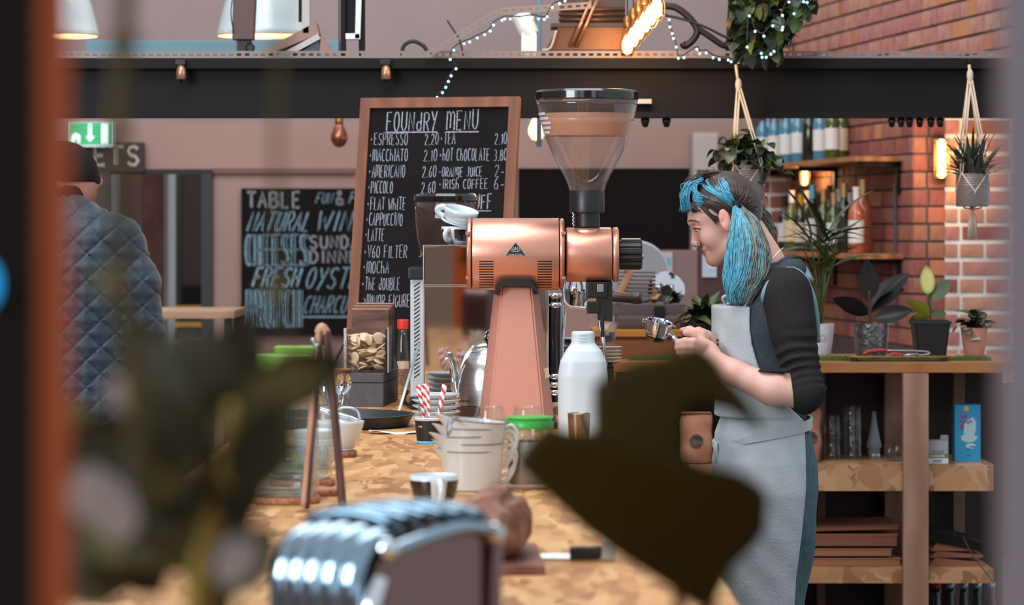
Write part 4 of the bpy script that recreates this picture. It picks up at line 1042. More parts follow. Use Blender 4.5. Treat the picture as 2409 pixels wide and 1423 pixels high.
# spout towards -x: local angle pi is the spout direction
ordn = ('lowest cream jug carrying the nested stack', 'second cream jug from the bottom of the nested stack', 'third cream jug from the bottom of the nested stack', 'fourth cream jug from the bottom of the nested stack', 'topmost tilted cream jug of the nested stack')
for k in range(5): milk_jug(ordn[k], 1110 + (0, 4, -1, 3, 2)[k], 5.32, .0005 + k * .0135, (0, math.radians((0, 0, -1, 1, 5)[k]), 0))
spn = spoon('teaspoon lying across the top of the nested cream jugs', Vector(C(1078, 5.30, .132)), (math.radians(8), math.radians(96), math.radians(-90)), None)
# coffee cup in front
cup('coffee_cup', 'black banded coffee cup with orange lined handle behind the toaster', 5.0, 1021, ZC + .0005, .041, .054, band=True, ang=math.radians(-76))
# milk bottle, steel measure
DM = 6.6
HDPE = M('milky_plastic', (200, 210, 216), .4, sss=.1)
mk = thing('milk_bottle', 'white plastic milk bottle without cap beside the copper column', 'bottle', C(1371, DM))
sm = SDF((-.07, -.07, -.005), (.085, .07, .25), .0028)
sm.loft([(0, -.050, .050, .046, 0), (.004, -.053, .053, .049, 0), (.06, -.055, .055, .05, 0), (.14, -.055, .055, .05, 0), (.172, -.050, .052, .047, 0), (.195, -.038, .042, .038, 0), (.210, -.027, .029, .026, 0), (.214, -.0255, .0265, .0255, 0), (.238, -.0245, .0255, .0245, 0)], k=.004, p=3.0)
sm.cap((0, 0, .215), (0, 0, .26), .019, .019, .002, sub=True)
sm.obj('body', HDPE, mk)
for z in (.217, .224, .231): MB().lathe([(.0255, z - .0015), (.0272, z), (.0255, z + .0015)], 32, (.0005, 0, 0), cap=False).build('neck_thread', HDPE, mk, True)
ms = thing('steel_measure', 'small steel measuring cup before the milk bottle', 'cup', C(1362, 6.2))
MB().lathe([(0, .001), (.019, 0), (.020, .002), (.0235, .080), (.0245, .081), (.0235, .082), (.022, .080), (.0185, .004), (0, .004)], 36, cap=False).build('cup', M('dark_steel', (150, 134, 118), .2, 1.0), ms, True, sharp=SH)
# tamping box with cups, saucers and carafe
tb = thing('tamping_box', 'black wooden box carrying cups beside the espresso machine', 'box', C(1384, 7.72))
MB().box((-.07, -.09, 0), (.063, .09, .108), .003).build('carcass', BLK_PLASTIC, tb)
MB().box((-.07, -.095, .108), (.063, .095, .113), .001).build('rubber_mat', BLACK, tb)
cup('espresso_cup', 'black espresso cup with orange handle, lower of two on the box', 7.66, 1352, ZC + .114, .034, .042, ang=math.radians(-55))
sc1 = thing('saucer', 'white saucer lying on the lower black espresso cup', 'saucer', C(1352, 7.66, .157))
MB().lathe([(0, .0), (.02, 0), (.044, .005), (.046, .007), (.02, .004), (0, .004)], 36, cap=False).build('plate', WHITE, sc1, True)
cup('espresso_cup', 'black espresso cup on the white saucer, upper of two on the box', 7.66, 1352, ZC + .162, .033, .022, ang=math.radians(-55), inner_orange=False)
for k in range(5):
    t = tag(MB().lathe([(0, 0), (.018, 0), (.034, .006), (.035, .008), (.018, .004), (0, .004)], 32, cap=False).build('small_saucer', M('cream_stone', (206, 190, 172), .4), None, True, C(1432, 7.72, .114 + k * .0092), sharp=None), ('bottom', 'second lowest', 'middle', 'second highest', 'topmost')[k] + ' little cream saucer under the coffee glass', 'saucer', 'little saucers on the tamping box')
cg = thing('coffee_glass', 'glass of black coffee on the pile of little saucers', 'glass', C(1430, 7.72, .164))
MB().lathe([(0, .002), (.016, 0), (.018, .003), (.026, .056), (.0245, .056), (.0165, .006), (0, .006)], 32, cap=False).build('glass', GLASS, cg, True)
MB().lathe([(0, .007), (.0160, .007), (.0195, .032), (0, .032)], 28, cap=False).build('coffee', M('black_coffee', (20, 12, 10), .1), cg, True)
# thin metal bar leaning on the slotted grinder, cable by its foot
lb = thing('metal_bar', 'thin pale metal bar leaning against the slotted grinder', 'bar', C(934, 7.30))
t0, t1 = Vector((0, 0, .001)), P(986, 808, 7.72) - Vector(C(934, 7.30))
dv = (t1 - t0); MB().tube([t0, t1], .0042, 8, flat=.5).build('bar', M('alloy', (206, 214, 218), .3, .5), lb, True)
MB().lathe([(0, 0), (.005, 0), (.005, .006), (0, .006)], 10, cap=False).build('rubber_tip', BLACK, lb)
cbz = MB().tube(catmull([C(958, 8.1, .02), C(950, 8.0, .006), C(955, 7.8, .006), C(972, 7.66, .006), C(992, 7.62, .006), C(1003, 7.66, .012)], 8), .0055, 8)
tag(cbz.build('power_cable', BLK_PLASTIC, None, True), 'black power cable curling round the foot of the slotted grinder', 'cable')

# ------------------------------------------------------------------ toaster, bread, knife in the foreground
phi = math.radians(56)
nearc = Vector(((852 - CX) * 2.5 / F, 2.5, ZC))
TB, TA, THT = .198, .100, .226
ts = thing('toaster', 'chrome toaster with ribbed rounded end in the foreground', 'toaster', nearc, (0, 0, phi))
# local x along the flat panel (away to the right), local y along the ribbed end (to the left)
DARKCH = M('brown_chrome', (120, 92, 88), .12, 1.0); TCH = M('toaster_chrome', (150, 172, 186), .14, 1.0); TRB = M('toaster_rib', (104, 124, 138), .18, 1.0)
MB().box((.030, 0, .012), (TB - .004, TA, THT - .022), .004).build('side_panel', DARKCH, ts)
MB().prism([(.004, .012), (.03, .012), (.03, THT - .03), (.004, THT - .066)], .0005, TA - .0005).build('end_filler', DARKCH, ts)
vs, fs = [], []; nb, nz = 60, 16; RS = .046
for j in range(nz + 1):
    v_ = j / nz
    if v_ < .4: xb, zb, th = 0.0, .012 + (THT - .016 - RS - .012) * v_ / .4, 0.0
    else: th = (v_ - .4) / .6 * math.pi / 2; xb, zb = RS * (1 - math.cos(th)), THT - .016 - RS + RS * math.sin(th)
    for i in range(nb + 1):
        u_ = i / nb; rib = .0035 * abs(math.sin(u_ * math.pi * 5)) ** .6 + .006 * math.sin(math.pi * u_)
        vs.append((xb - rib * math.cos(th), TA * u_, zb + rib * math.sin(th)))
for j in range(nz):
    for i in range(nb): a = j * (nb + 1) + i; fs.append((a, a + nb + 1, a + nb + 2, a + 1))
MB().add(vs, fs).build('ribbed_end', TCH, ts, True).modifiers.new('s', 'SOLIDIFY').thickness = .0012
def crown(x, y): return THT - .016 + .009 * (1 - (2 * x / TB - 1) ** 2) + .008 * (1 - (2 * y / TA - 1) ** 2)
vs, fs = [], []; n1, n2 = 24, 16
for i in range(n1 + 1):
    for j in range(n2 + 1):
        x_, y_ = .044 + (TB - .048) * i / n1, TA * j / n2; vs.append((x_, y_, crown(x_, y_) - .006))
for i in range(n1):
    for j in range(n2): a = i * (n2 + 1) + j; fs.append((a, a + n2 + 1, a + n2 + 2, a + 1))
MB().add(vs, fs).build('top_plate', M('dark_slot', (70, 78, 86), .3, .8), ts, True)
for k in range(6):
    x_ = .052 + k * .0265
    MB().tube([(x_, .003 + (TA - .006) * j / 12, crown(x_, TA * j / 12)) for j in range(13)], .0062, 10, flat=.8).build('top_rib', TRB, ts, True)
MB().tube(catmull([(.030, -.004, THT - .030), (TB * .4, -.006, THT - .022), (TB * .7, -.006, THT - .018), (TB - .006, -.004, THT - .026)], 6), .0088, 10, flat=.7).build('trim_bar', TCH, ts, True)
for xx in (.030, TB - .008): MB().ball((xx, -.004, THT - .028), .010, 14, 10).build('trim_end', CHROME, ts, True)
MB().tube(catmull([(.016, -.006, THT - .052), (.006, -.008, THT - .065), (-.004, -.008, THT - .09), (-.010, -.008, THT - .13), (-.012, -.006, .02)], 6), .0075, 10).build('corner_bow', CHROME, ts, True)
MB().tube([(TB - .006, -.002, .014), (TB - .006, -.002, THT - .03)], .008, 10).build('corner_post', DARKCH, ts, True)
for xx, yy in ((.02, .015), (TB - .02, .015), (.02, TA - .015), (TB - .02, TA - .015)): MB().lathe([(.010, 0), (.012, .013)], 14, (xx, yy, 0)).build('foot', BLK_PLASTIC, ts)
# bread board, loaf, knife
bb = thing('bread_board', 'small brown bread board under the dark loaf', 'board', C(1185, 4.16), (0, 0, math.radians(2)))
MB().box((-.10, -.14, 0), (.052, .15, .013), .003).build('plank', M('board_brown', (128, 74, 62), .5, wave=(6, (104, 58, 48), 4, 'X')), bb)
lo = SDF((-.075, -.17, -.002), (.075, .17, .125), .003)
lo.ell((0, 0, .042), (.050, .125, .052), k=.01)
lo.cap((.022, -.10, .080), (.026, .09, .084), .007, .007, .008, sub=True)
lo.disp(lambda X, Y, Z: .0018 * np.sin(120 * X + 3 * np.sin(60 * Y)) * np.sin(90 * Y + 40 * Z) + .0012 * np.sin(210 * Y) * np.sin(190 * Z)).clip(lambda X, Y, Z: .0 - Z)
lf = lo.obj('bread_loaf', M('dark_crust', (124, 74, 54), .8, noise=(26, (190, 150, 126), 5, .45, .8), bump=(60, .6)), None)
lf.location = C(1165, 4.16, .0135); lf.rotation_euler = (0, 0, math.radians(-6)); tag(lf, 'dark crusty loaf dusted with flour on the bread board', 'bread')
kn_ = thing('bread_knife', 'bread knife with black handle lying beside the loaf', 'knife', C(1340, 4.20, .002), (0, 0, math.radians(-3)))
MB().prism([(-.078, .002), (.004, .000), (.004, .016), (-.066, .014)], -.001, .001).xf(Matrix.Rotation(math.radians(-70), 4, 'X')).build('blade', STEEL, kn_)
MB().box((0, -.012, .0), (.045, .012, .018), .005).build('handle', BLK_PLASTIC, kn_)
MB().box((.045, -.013, -.001), (.064, .013, .026), .004).build('butt', M('pale_horn', (176, 174, 156), .5), kn_)
# ------------------------------------------------------------------ barista with blue hair
DW = 7.25
UW = DW / F
WX0 = 1790
wm = thing('person', 'person with blue pigtails, grey pinafore and pale apron holding a portafilter', 'person', ((WX0 - CX) * UW, DW, 0))
def w(px, py, y=0.0): return ((px - WX0) * UW, y, CAMZ - (py - HY) * UW)
SKIN = M('skin', (232, 184, 166), .5, sss=.2, noise=(18, (224, 170, 152), 3))
def skin_body():
    s = SDF(w(1560, 1930, -.30), w(1945, 390, .30), .0034)
    # trunk
    s.ell(w(1800, 1090), (.10, .155, .12), k=.02)
    s.cap(w(1800, 1060), w(1805, 760), .085, .088, .05)
    s.ell(w(1800, 790), (.088, .13, .15), k=.03)
    s.cap(w(1835, 695, -.13), w(1835, 695, .13), .045, .045, .04)
    s.cap(w(1822, 665), w(1752, 545), .056, .050, .03)
    # legs and feet
    for sd in (-1, 1):
        s.chain([w(1805, 1100, .085 * sd), w(1800, 1420, .09 * sd), w(1815, 1800, .09 * sd)], [.085, .055, .038], .02)
        s.cap(w(1815, 1860, .09 * sd), w(1640 + 40, 1870, .10 * sd), .035, .028, .03)
        s.cap(w(1815, 1800, .09 * sd), w(1815, 1860, .09 * sd), .036, .035, .02)
    # head: skull, face mask, jaw, chin
    s.ell(w(1703, 484), (.083, .0735, .077), (0, math.radians(-12), 0), k=.012)
    s.ell(w(1686, 541), (.047, .058, .074), (0, math.radians(-27), 0), k=.02)
    s.ell(w(1664, 506), (.045, .060, .042), k=.02)
    for sd in (-1, 1):
        s.cap(w(1681, 606, .006 * sd), w(1722, 574, .052 * sd), .016, .017, .022)     # jaw line
        s.ell(w(1668, 556, .038 * sd), (.022, .018, .024), k=.02)                        # cheek
        s.cap(w(1626, 523, .012 * sd), w(1640, 521, .045 * sd), .0075, .006, .012)        # brow
        s.ell(w(1633, 536, .034 * sd), (.013, .016, .009), k=.008, sub=True)             # eye socket
        s.ell(w(1642, 537, .033 * sd), (.0115, .0135, .0105), k=.004)                      # lid over the eye
    s.ell(w(1679, 609), (.015, .019, .013), k=.014)
    s.cap(w(1633, 536), w(1634, 571), .0065, .0085, .010)                                 # nose bridge
    s.ell(w(1635.5, 572.5), (.0085, .0095, .0075), k=.008)
    for sd in (-1, 1): s.ell(w(1641, 575, .0115 * sd), (.0075, .0055, .0052), k=.006)
    s.ell(w(1656, 585.5), (.0085, .022, .0062), (0, math.radians(-27), 0), k=.005)          # lips
    s.ell(w(1662, 597), (.0085, .019, .0062), (0, math.radians(-27), 0), k=.005)
    s.ell(w(1648, 591.3, 0), (.0065, .026, .0016), (0, math.radians(-27), 0), k=.002, sub=True)
    # ears
    for sd in (-1, 1):
        s.ell(w(1700, 518, .083 * sd), (.0145, .0075, .030), (.16 * sd, math.radians(-16), 0), k=.007)
        s.ell(w(1697.5, 515, .0925 * sd), (.0082, .0055, .019), (.16 * sd, math.radians(-16), 0), k=.003, sub=True)
        s.ell(w(1694, 522, .091 * sd), (.004, .006, .006), k=.003, sub=True)
    # near (left) arm and hand
    s.chain([w(1835, 690, -.15), w(1876, 915, -.205)], [.046, .037], .03)
    s.chain([w(1876, 915, -.205), w(1800, 905, -.205), w(1712, 868, -.18), w(1668, 836, -.155)], [.036, .037, .030, .0215], .015)
    s.ell(w(1652, 818, -.148), (.034, .014, .026), (0, math.radians(30), 0), k=.012)
    def finger(pts, r): s.chain([w(*p) for p in pts], r, .0045)
    finger([(1645, 806, -.158), (1622, 797, -.168), (1602, 796, -.166), (1586, 799, -.158)], [.0105, .0095, .0085, .0078])
    finger([(1640, 816, -.156), (1620, 809, -.168), (1600, 809, -.166), (1584, 811, -.156)], [.0105, .0092, .0085, .0075])
    finger([(1640, 826, -.152), (1620, 821, -.163), (1602, 822, -.161), (1588, 823, -.152)], [.0098, .0088, .008, .0072])
    finger([(1644, 834, -.146), (1626, 832, -.156), (1610, 833, -.154), (1598, 833, -.147)], [.009, .008, .0072, .0066])
    finger([(1652, 806, -.138), (1640, 790, -.128), (1622, 781, -.128), (1606, 778, -.132)], [.0125, .0108, .0098, .0088])
    # far (right) arm, forearm and hand closing on the handle behind
    s.chain([w(1835, 690, .15), w(1870, 910, .20)], [.046, .037], .03)
    s.chain([w(1870, 910, .20), w(1760, 868, .10), w(1690, 832, -.03), w(1664, 812, -.075)], [.036, .034, .026, .0205], .015)
    s.ell(w(1650, 798, -.088), (.026, .016, .028), (0, math.radians(35), 0), k=.01)
    finger([(1634, 786, -.098), (1624, 776, -.105), (1614, 788, -.117)], [.0098, .0092, .0078])
    finger([(1643, 782, -.100), (1637, 774, -.112), (1630, 790, -.122)], [.0098, .0092, .0078])
    finger([(1652, 786, -.100), (1648, 778, -.113), (1644, 796, -.122)], [.0096, .009, .0076])
    finger([(1659, 794, -.098), (1656, 786, -.110), (1653, 800, -.118)], [.009, .0082, .007])
    finger([(1640, 786, -.085), (1618, 773, -.088), (1600, 775, -.098)], [.0115, .0098, .0086])
    return s
body = skin_body().obj('body', SKIN, wm, relax=1)
# lip and blush colouring belong to the skin itself: second and third material slots
LIP = M('lips', (196, 112, 108), .4, sss=.2); NAIL = M('blush_skin', (222, 148, 132), .5, sss=.25, noise=(30, (224, 160, 142), 2))
body.data.materials.append(LIP); body.data.materials.append(NAIL)
_c = np.zeros(len(body.data.polygons) * 3); body.data.polygons.foreach_get('center', _c); _c = _c.reshape(-1, 3)
def near_(p, r): q = (_c - np.array(p)) / np.array(r); return (q * q).sum(1) < 1
_mi = np.zeros(len(_c), np.int32)
for sd in (-1, 1):
    _mi[near_(w(1701, 518, .086 * sd), (.019, .013, .034))] = 2
_mi[near_(w(1650, 586), (.0085, .021, .0058))] = 1
_mi[near_(w(1656, 597), (.0085, .018, .0060))] = 1
body.data.polygons.foreach_set('material_index', _mi)
# eyes: eyeball, lashes, brow
for sd in (-1, 1):
    ey = MB().ball(w(1643.5, 539.3, .0322 * sd), .0103, 16, 12).build('eye', M('eye_white', (226, 222, 220), .15), wm, True)
    MB().ball(w(1637.8, 541.5, .0350 * sd), (.0052, .0052, .0048), 12, 8).build('iris', M('iris', (58, 60, 66), .1), ey, True)
    MB().tube(catmull([w(1630, 538.5, .033 * sd), w(1632.5, 537.2, .0405 * sd), w(1639, 537.5, .0455 * sd), w(1646, 539.5, .0465 * sd)], 4), .0019, 6).build('eyelash', M('lash', (34, 26, 24), .6), ey)
HB = M('hair_brown', (74, 52, 44), .42, noise=(40, (44, 30, 26), 3), spec=.6, stretch=(3, 3, 1))
for sd in (-1, 1):
    MB().tube(catmull([w(1620, 521, .012 * sd), w(1622, 519, .026 * sd), w(1632, 519, .046 * sd), w(1642, 523, .055 * sd)], 4), [.0012] + [.0026] * 8 + [.0022] * 3 + [.0008], 6).build('eyebrow', M('brow_hair', (104, 72, 58), .7), wm)
MB().ball(w(1640, 573, -.0165), .0016, 8, 6).build('nose_stud', M('dark_stud', (40, 34, 36), .2, .8), wm, True)
# ---------------- hair
HBL = M('hair_blue', (92, 172, 196), .42, noise=(60, (54, 140, 172), 3), spec=.5, stretch=(3, 3, 1))
HTL = M('hair_teal', (136, 184, 192), .45, noise=(60, (70, 120, 132), 3), spec=.4)
HGR = M('hair_ash', (142, 148, 140), .5, noise=(60, (92, 98, 92), 3), spec=.4)
cap_ = SDF(w(1590, 570, -.11), w(1830, 392, .11), .0032)
cap_.ell(w(1703, 481), (.0885, .0795, .0815), (0, math.radians(-12), 0), k=.01)
cap_.ell(w(1745, 505), (.045, .060, .055), k=.03)
hair_x = np.array([w(p, 0)[0] for p in (1590, 1622, 1650, 1680, 1694, 1712, 1735, 1770, 1830)])
hair_z = np.array([w(0, p)[2] for p in (474, 474, 484, 500, 494, 500, 545, 560, 560)])
cap_.clip(lambda X, Y, Z: np.interp(X, hair_x, hair_z) - Z)
cap_.obj('hair', HB, wm)
def strands(name, mat, starts, mids, ends, n, r, seed, spread=.004, parent=None, seg=10, taper=True, wav=.0):
    rr = random.Random(seed); mb = MB()
    for i in range(n):
        a = rr.random(); 
        def pick(L_):
            L_ = [Vector(x) for x in L_]
            t = a * (len(L_) - 1); k = min(int(t), len(L_) - 2) if len(L_) > 1 else 0
            p = L_[k].lerp(L_[k + 1], t - k) if len(L_) > 1 else L_[0]
            return p + Vector((rr.gauss(0, spread), rr.gauss(0, spread), rr.gauss(0, spread)))
        keys = [pick(starts)] + [pick(m) for m in mids] + [pick(ends)]
        pts = catmull(keys, seg // max(1, len(keys) - 1) + 2)
        if wav:
            ph, fr = rr.uniform(0, 6), rr.uniform(2, 4)
            pts = [p + Vector((math.sin(ph + fr * j / len(pts) * 6.28), math.cos(ph + fr * j / len(pts) * 5), 0)) * wav * (j / len(pts)) for j, p in enumerate(pts)]
        rs = [r * (1 - .75 * (j / (len(pts) - 1)) ** 2) if taper else r for j in range(len(pts))]
        mb.tube(pts, rs, 5, cap=False, flat=.7)
    return mb.build(name, mat, parent or wm, True)
TIE = (1728, 484)
for sd in (-1, 1):
    tie = w(TIE[0], TIE[1], .072 * sd)
    def sc(px, py, k): # point on the head, k = -1..1 towards the side
        return w(px, py, k * sd)
    # crown hair swept down to the tie
    strands('crown_hair', HB, [sc(1668, 412, .012), sc(1700, 405, .010), sc(1735, 416, .010), sc(1766, 445, .012), sc(1782, 480, .012)],
            [[sc(1668, 432, .055), sc(1702, 428, .055), sc(1738, 438, .052), sc(1765, 462, .045), sc(1780, 492, .035)],
             [sc(1694, 458, .077), sc(1712, 455, .077), sc(1735, 458, .074), sc(1752, 474, .068), sc(1764, 496, .060)]],
            [tie], 230, .0021, 11 + sd, .0028)
    # blue panel from the parting to the tie
    strands('blue_panel', HBL, [sc(1648, 432, .030), sc(1665, 424, .034), sc(1682, 418, .034), sc(1694, 414, .03)],
            [[sc(1668, 450, .066), sc(1680, 445, .068), sc(1694, 440, .068), sc(1704, 434, .066)],
             [sc(1694, 470, .080), sc(1700, 466, .081), sc(1708, 462, .081), sc(1714, 458, .080)]],
            [tie], 130, .0022, 21 + sd, .0022)
    # dark band over the ear and loose side lock
    strands('side_hair', HB, [sc(1640, 462, .056), sc(1650, 468, .062), sc(1662, 470, .066)],
            [[sc(1660, 480, .070), sc(1670, 482, .074), sc(1684, 478, .076)]], [sc(1690, 506, .076), sc(1704, 496, .078), sc(1722, 490, .075)], 90, .0021, 31 + sd, .0025)
    strands('side_lock', HB, [sc(1640, 480, .058), sc(1655, 486, .066)], [[sc(1655, 500, .068), sc(1668, 504, .072)]], [sc(1680, 528, .071), sc(1690, 512, .075)], 40, .0017, 41 + sd, .002)
    MB().lathe([(.014, -.005), (.0165, 0), (.014, .005), (.011, 0), (.014, -.005)], 16, (0, 0, 0), cap=False).xf(Matrix.Translation(w(1729, 485, .080 * sd)) @ Euler((.3 * sd, math.radians(55), 0)).to_matrix().to_4x4()).build('hair_tie', BLACK, wm, True)
# near pigtail: falls in front of the shoulder
nt_ = lambda px, py, y=-.10: w(px, py, y)
def tail(name, mat, n, a0, a1, seed, r=.0017, sprd=.003, y=-.115):
    """a0..a1 across the tail (0 left edge, 1 right edge)"""
    Lf = [(1722, 488), (1713, 530), (1706, 575), (1699, 625), (1692, 668), (1697, 706)]
    Rt = [(1736, 484), (1776, 520), (1795, 572), (1796, 620), (1782, 662), (1756, 706)]
    dep = [.004, .022, .026, .024, .018, .008]; yy = [-.082, -.105, -.125, -.140, -.150, -.155]
    rr = random.Random(seed); mb = MB()
    for i in range(n):
        a = rr.uniform(a0, a1); b = rr.uniform(-1, 1) * math.sqrt(max(0, 1 - (2 * a - 1) ** 2)); keys = []
        endk = rr.choice((5, 5, 5, 4.6, 4.8, 4.4)) 
        for k in range(6):
            x = Lf[k][0] + (Rt[k][0] - Lf[k][0]) * a + rr.gauss(0, 1.6); z = Lf[k][1] + (Rt[k][1] - Lf[k][1]) * a + rr.gauss(0, 1.5)
            if k == 5: z += rr.uniform(-26, 4)
            keys.append(Vector(w(x, z, yy[k] + b * dep[k])))
        pts = catmull(keys, 4); ph = rr.uniform(0, 6.28); am = rr.uniform(.0005, .0035)
        pts = [p + Vector((math.sin(ph + j * .55), math.cos(ph * 1.7 + j * .5), 0)) * am * min(1, j / 8) + Vector((math.sin(j * .42 + a * 9) * .003 * min(1, j / 6), 0, 0)) for j, p in enumerate(pts)]
        rs = [r * (1 - .8 * (j / (len(pts) - 1)) ** 3) for j in range(len(pts))]
        mb.tube(pts, rs, 4, cap=False, flat=.75)
    return mb.build(name, mat, wm, True)
tail('pigtail_blue', HBL, 420, 0.0, .58, 51); tail('pigtail_teal', HTL, 330, .0, .85, 52); tail('pigtail_ash', HGR, 330, .5, 1.0, 53); tail('pigtail_blue_streak', HBL, 30, .40, .46, 54)
tail('pigtail_brown_streak', HB, 22, .60, .70, 55)
# far pigtail, seen behind the nape
strands('far_pigtail', HGR, [w(1782, 486, .06), w(1794, 490, .06)], [[w(1796, 515, .09), w(1818, 515, .09)], [w(1802, 548, .10), w(1832, 546, .10)]], [w(1804, 575, .10), w(1828, 600, .10)], 150, .0024, 61, .004)
strands('far_pigtail_brown', HB, [w(1778, 484, .05), w(1788, 488, .05)], [[w(1782, 520, .085), w(1796, 520, .085)]], [w(1795, 560, .09), w(1806, 545, .09)], 70, .0022, 62, .003)
# fringe: blue, swept forward, brown underside
strands('fringe_blue', HBL, [w(1648, 424, -.045), w(1640, 422, -.015), w(1642, 422, .02), w(1650, 424, .045)],
        [[w(1624, 440, -.05), w(1616, 438, -.016), w(1616, 438, .018), w(1624, 440, .05)], [w(1614, 464, -.052), w(1606, 462, -.018), w(1606, 462, .02), w(1614, 464, .052)]],
        [w(1625, 490, -.052), w(1608, 494, -.02), w(1608, 494, .02), w(1620, 490, .052)], 240, .0021, 71, .0035)
strands('fringe_sweep', HBL, [w(1626, 444, -.048), w(1634, 436, -.046)], [[w(1640, 462, -.060), w(1634, 470, -.056)]], [w(1664, 466, -.070), w(1652, 478, -.066), w(1640, 486, -.060)], 70, .0019, 72, .003)
strands('fringe_roots', HB, [w(1690, 408, -.02), w(1690, 406, .02)], [[w(1656, 412, -.035), w(1654, 410, .035)]], [w(1626, 428, -.045), w(1620, 426, 0), w(1626, 428, .045)], 110, .0019, 73, .003)
strands('fringe_underside', HB, [w(1626, 478, -.055), w(1618, 480, 0), w(1626, 478, .055)], [[w(1632, 488, -.062), w(1615, 489, 0), w(1632, 488, .062)]], [w(1648, 500, -.066), w(1619, 499, -.03), w(1619, 499, .03), w(1648, 500, .066)], 110, .0019, 74, .003)
strands('flyaway_hair', HB, [w(1640, 410, 0), w(1690, 404, 0), w(1730, 412, 0)], [[w(1618, 424, -.01), w(1680, 396, 0), w(1745, 414, 0)]], [w(1604, 446, -.01), w(1672, 398, 0), w(1768, 438, 0)], 40, .0006, 75, .006)

# ---------------- clothes
TT = [(620, 1796, 1856, .055), (636, 1778, 1874, .12), (665, 1752, 1892, .158), (715, 1716, 1904, .165), (780, 1704, 1908, .160), (850, 1712, 1902, .148), (920, 1722, 1892, .135), (980, 1720, 1888, .132),
      (1020, 1706, 1898, .145), (1080, 1700, 1914, .165), (1150, 1702, 1923, .175), (1250, 1708, 1914, .17), (1350, 1716, 1898, .16), (1423, 1720, 1890, .155), (1600, 1732, 1878, .14), (1770, 1742, 1872, .135)]
def tab(rows, df=0, db=0, lo=0, hi=9999):
    rows = [r for r in rows if lo <= r[0] <= hi]
    return [(w(0, r[0])[2], w(r[1] + df, 0)[0], w(r[2] + db, 0)[0], r[3], 0.0) for r in rows]
SLATE = M('slate_jersey', (66, 73, 80), .9, noise=(220, (56, 63, 70), 2), bump=(500, .25), spec=.15)
TEALT = M('teal_trim', (118, 150, 160), .8, bump=(400, .2))
CHAR = M('charcoal_cotton', (47, 43, 44), .95, noise=(160, (41, 38, 39), 3), bump=(400, .25), spec=.12)
TROU = M('teal_twill', (74, 104, 112), .85, noise=(120, (60, 86, 94), 3), bump=(300, .3), stretch=(1, 1, .25))
LINEN = M('pale_linen', (196, 201, 202), .9, noise=(9, (176, 183, 187), 5), bump=(170, .35), sheen=.1)
# trousers and hips
tr = SDF(w(1660, 1790, -.21), w(1955, 1000, .21), .005)
tr.loft([(r[0], r[1] + .012, r[2], r[3] - .014, r[4]) for r in tab(TT, 8, 0, 1000, 1800)], off=.004, wr=lambda X, Y, Z: .004 * np.sin(38 * (X + .55 * Z) + 5 * Y) * np.clip((X - .0) / .1, 0, 1))
tr.obj('trousers', TROU, wm)
for sd in (-1, 1):
    sh = SDF((-.20, .09 * sd - .06, 0), (.10, .09 * sd + .06, .14), .005)
    sh.cap((.03, .09 * sd, .05), (-.13, .10 * sd, .042), .048, .040, .03).cap((.025, .09 * sd, .05), (.028, .09 * sd, .12), .05, .048, .02).clip(lambda X, Y, Z: -Z + .002)
    sh.obj('shoe', BLK_PLASTIC, wm)
# pinafore bodice
pn = SDF(w(1670, 1050, -.20), w(1945, 605, .20), .0042)
pn.loft(tab(TT, 0, 2, 600, 1040), off=.004)
pn.cap(w(1860, 632, -.10), w(1800, 660, -.115), .030, .026, .03).cap(w(1860, 632, .10), w(1800, 660, .115), .030, .026, .03)
pn.disp(lambda X, Y, Z: .002 * np.sin(60 * Z + 30 * X) * np.sin(25 * X + 14 * Y))
pn.obj('pinafore', SLATE, wm)
# collar, strap edging along the armhole
MB().tube(catmull([w(1785, 706, -.158), w(1783, 690, -.170), w(1795, 664, -.172), w(1820, 640, -.165), w(1850, 632, -.150), w(1876, 648, -.150), w(1896, 690, -.155), w(1906, 740, -.150), w(1910, 800, -.14)], 6), .0075, 8, flat=.8).build('armhole_edging', TEALT, wm, True)
MB().tube(catmull([w(1764, 668, -.07), w(1800, 640, -.075), w(1838, 614, -.068), w(1858, 606, -.03), w(1862, 606, .03), w(1840, 614, .068)], 6), .0085, 8).build('neckline_edging', SLATE, wm, True)
MB().tube(catmull([w(1826, 640, -.125), w(1850, 618, -.095), w(1876, 622, -.095), w(1896, 660, -.115)], 6), [.006] + [.016] * 16 + [.018, .010], 8, flat=.45).build('shoulder_strap', TEALT, wm, True)
# sleeves pushed up to the elbow
for sd in (-1, 1):
    sl = SDF(w(1740, 985, -.30 if sd < 0 else .05), w(1950, 625, -.05 if sd < 0 else .30), .0036)
    A, B, Cc = w(1838, 692, .150 * sd), w(1874, 912, .205 * sd), w(1790, 900, .205 * sd)
    ax = np.array(B) - np.array(A); L0 = float(np.linalg.norm(ax))
    fold = lambda t, X, Y, Z: (-.0075 * np.sin(2 * np.pi * (t * t * 7.3 + 5.5 * X + 3 * Y + .35 * np.sin(31 * X + 17 * Z))) * np.clip(t * 1.9 - .45, 0, 1) * (.6 + .4 * np.sin(40 * X - 23 * Z))) - .0022 * np.sin(55 * (Z + .9 * X) + 2) * np.clip(1.1 - t * 1.6, 0, 1) - .004 * np.clip(t - .8, 0, 1)
    sl.cap(w(1834, 678, .140 * sd), w(1848, 760, .168 * sd), .054, .050, .03)
    sl.cap(A, B, .054, .0455, .03, wr=fold)
    sl.cap(B, Cc, .0455, .047, .02)
    cx = w(1843, 0)[0]; cz = w(0, 908)[2]
    sl.clip(lambda X, Y, Z: np.where((Z < w(0, 866)[2]) , (cx + .10 * (cz - Z)) - X, -1.0) if True else 0)
    sl.obj('sleeve', CHAR, wm)
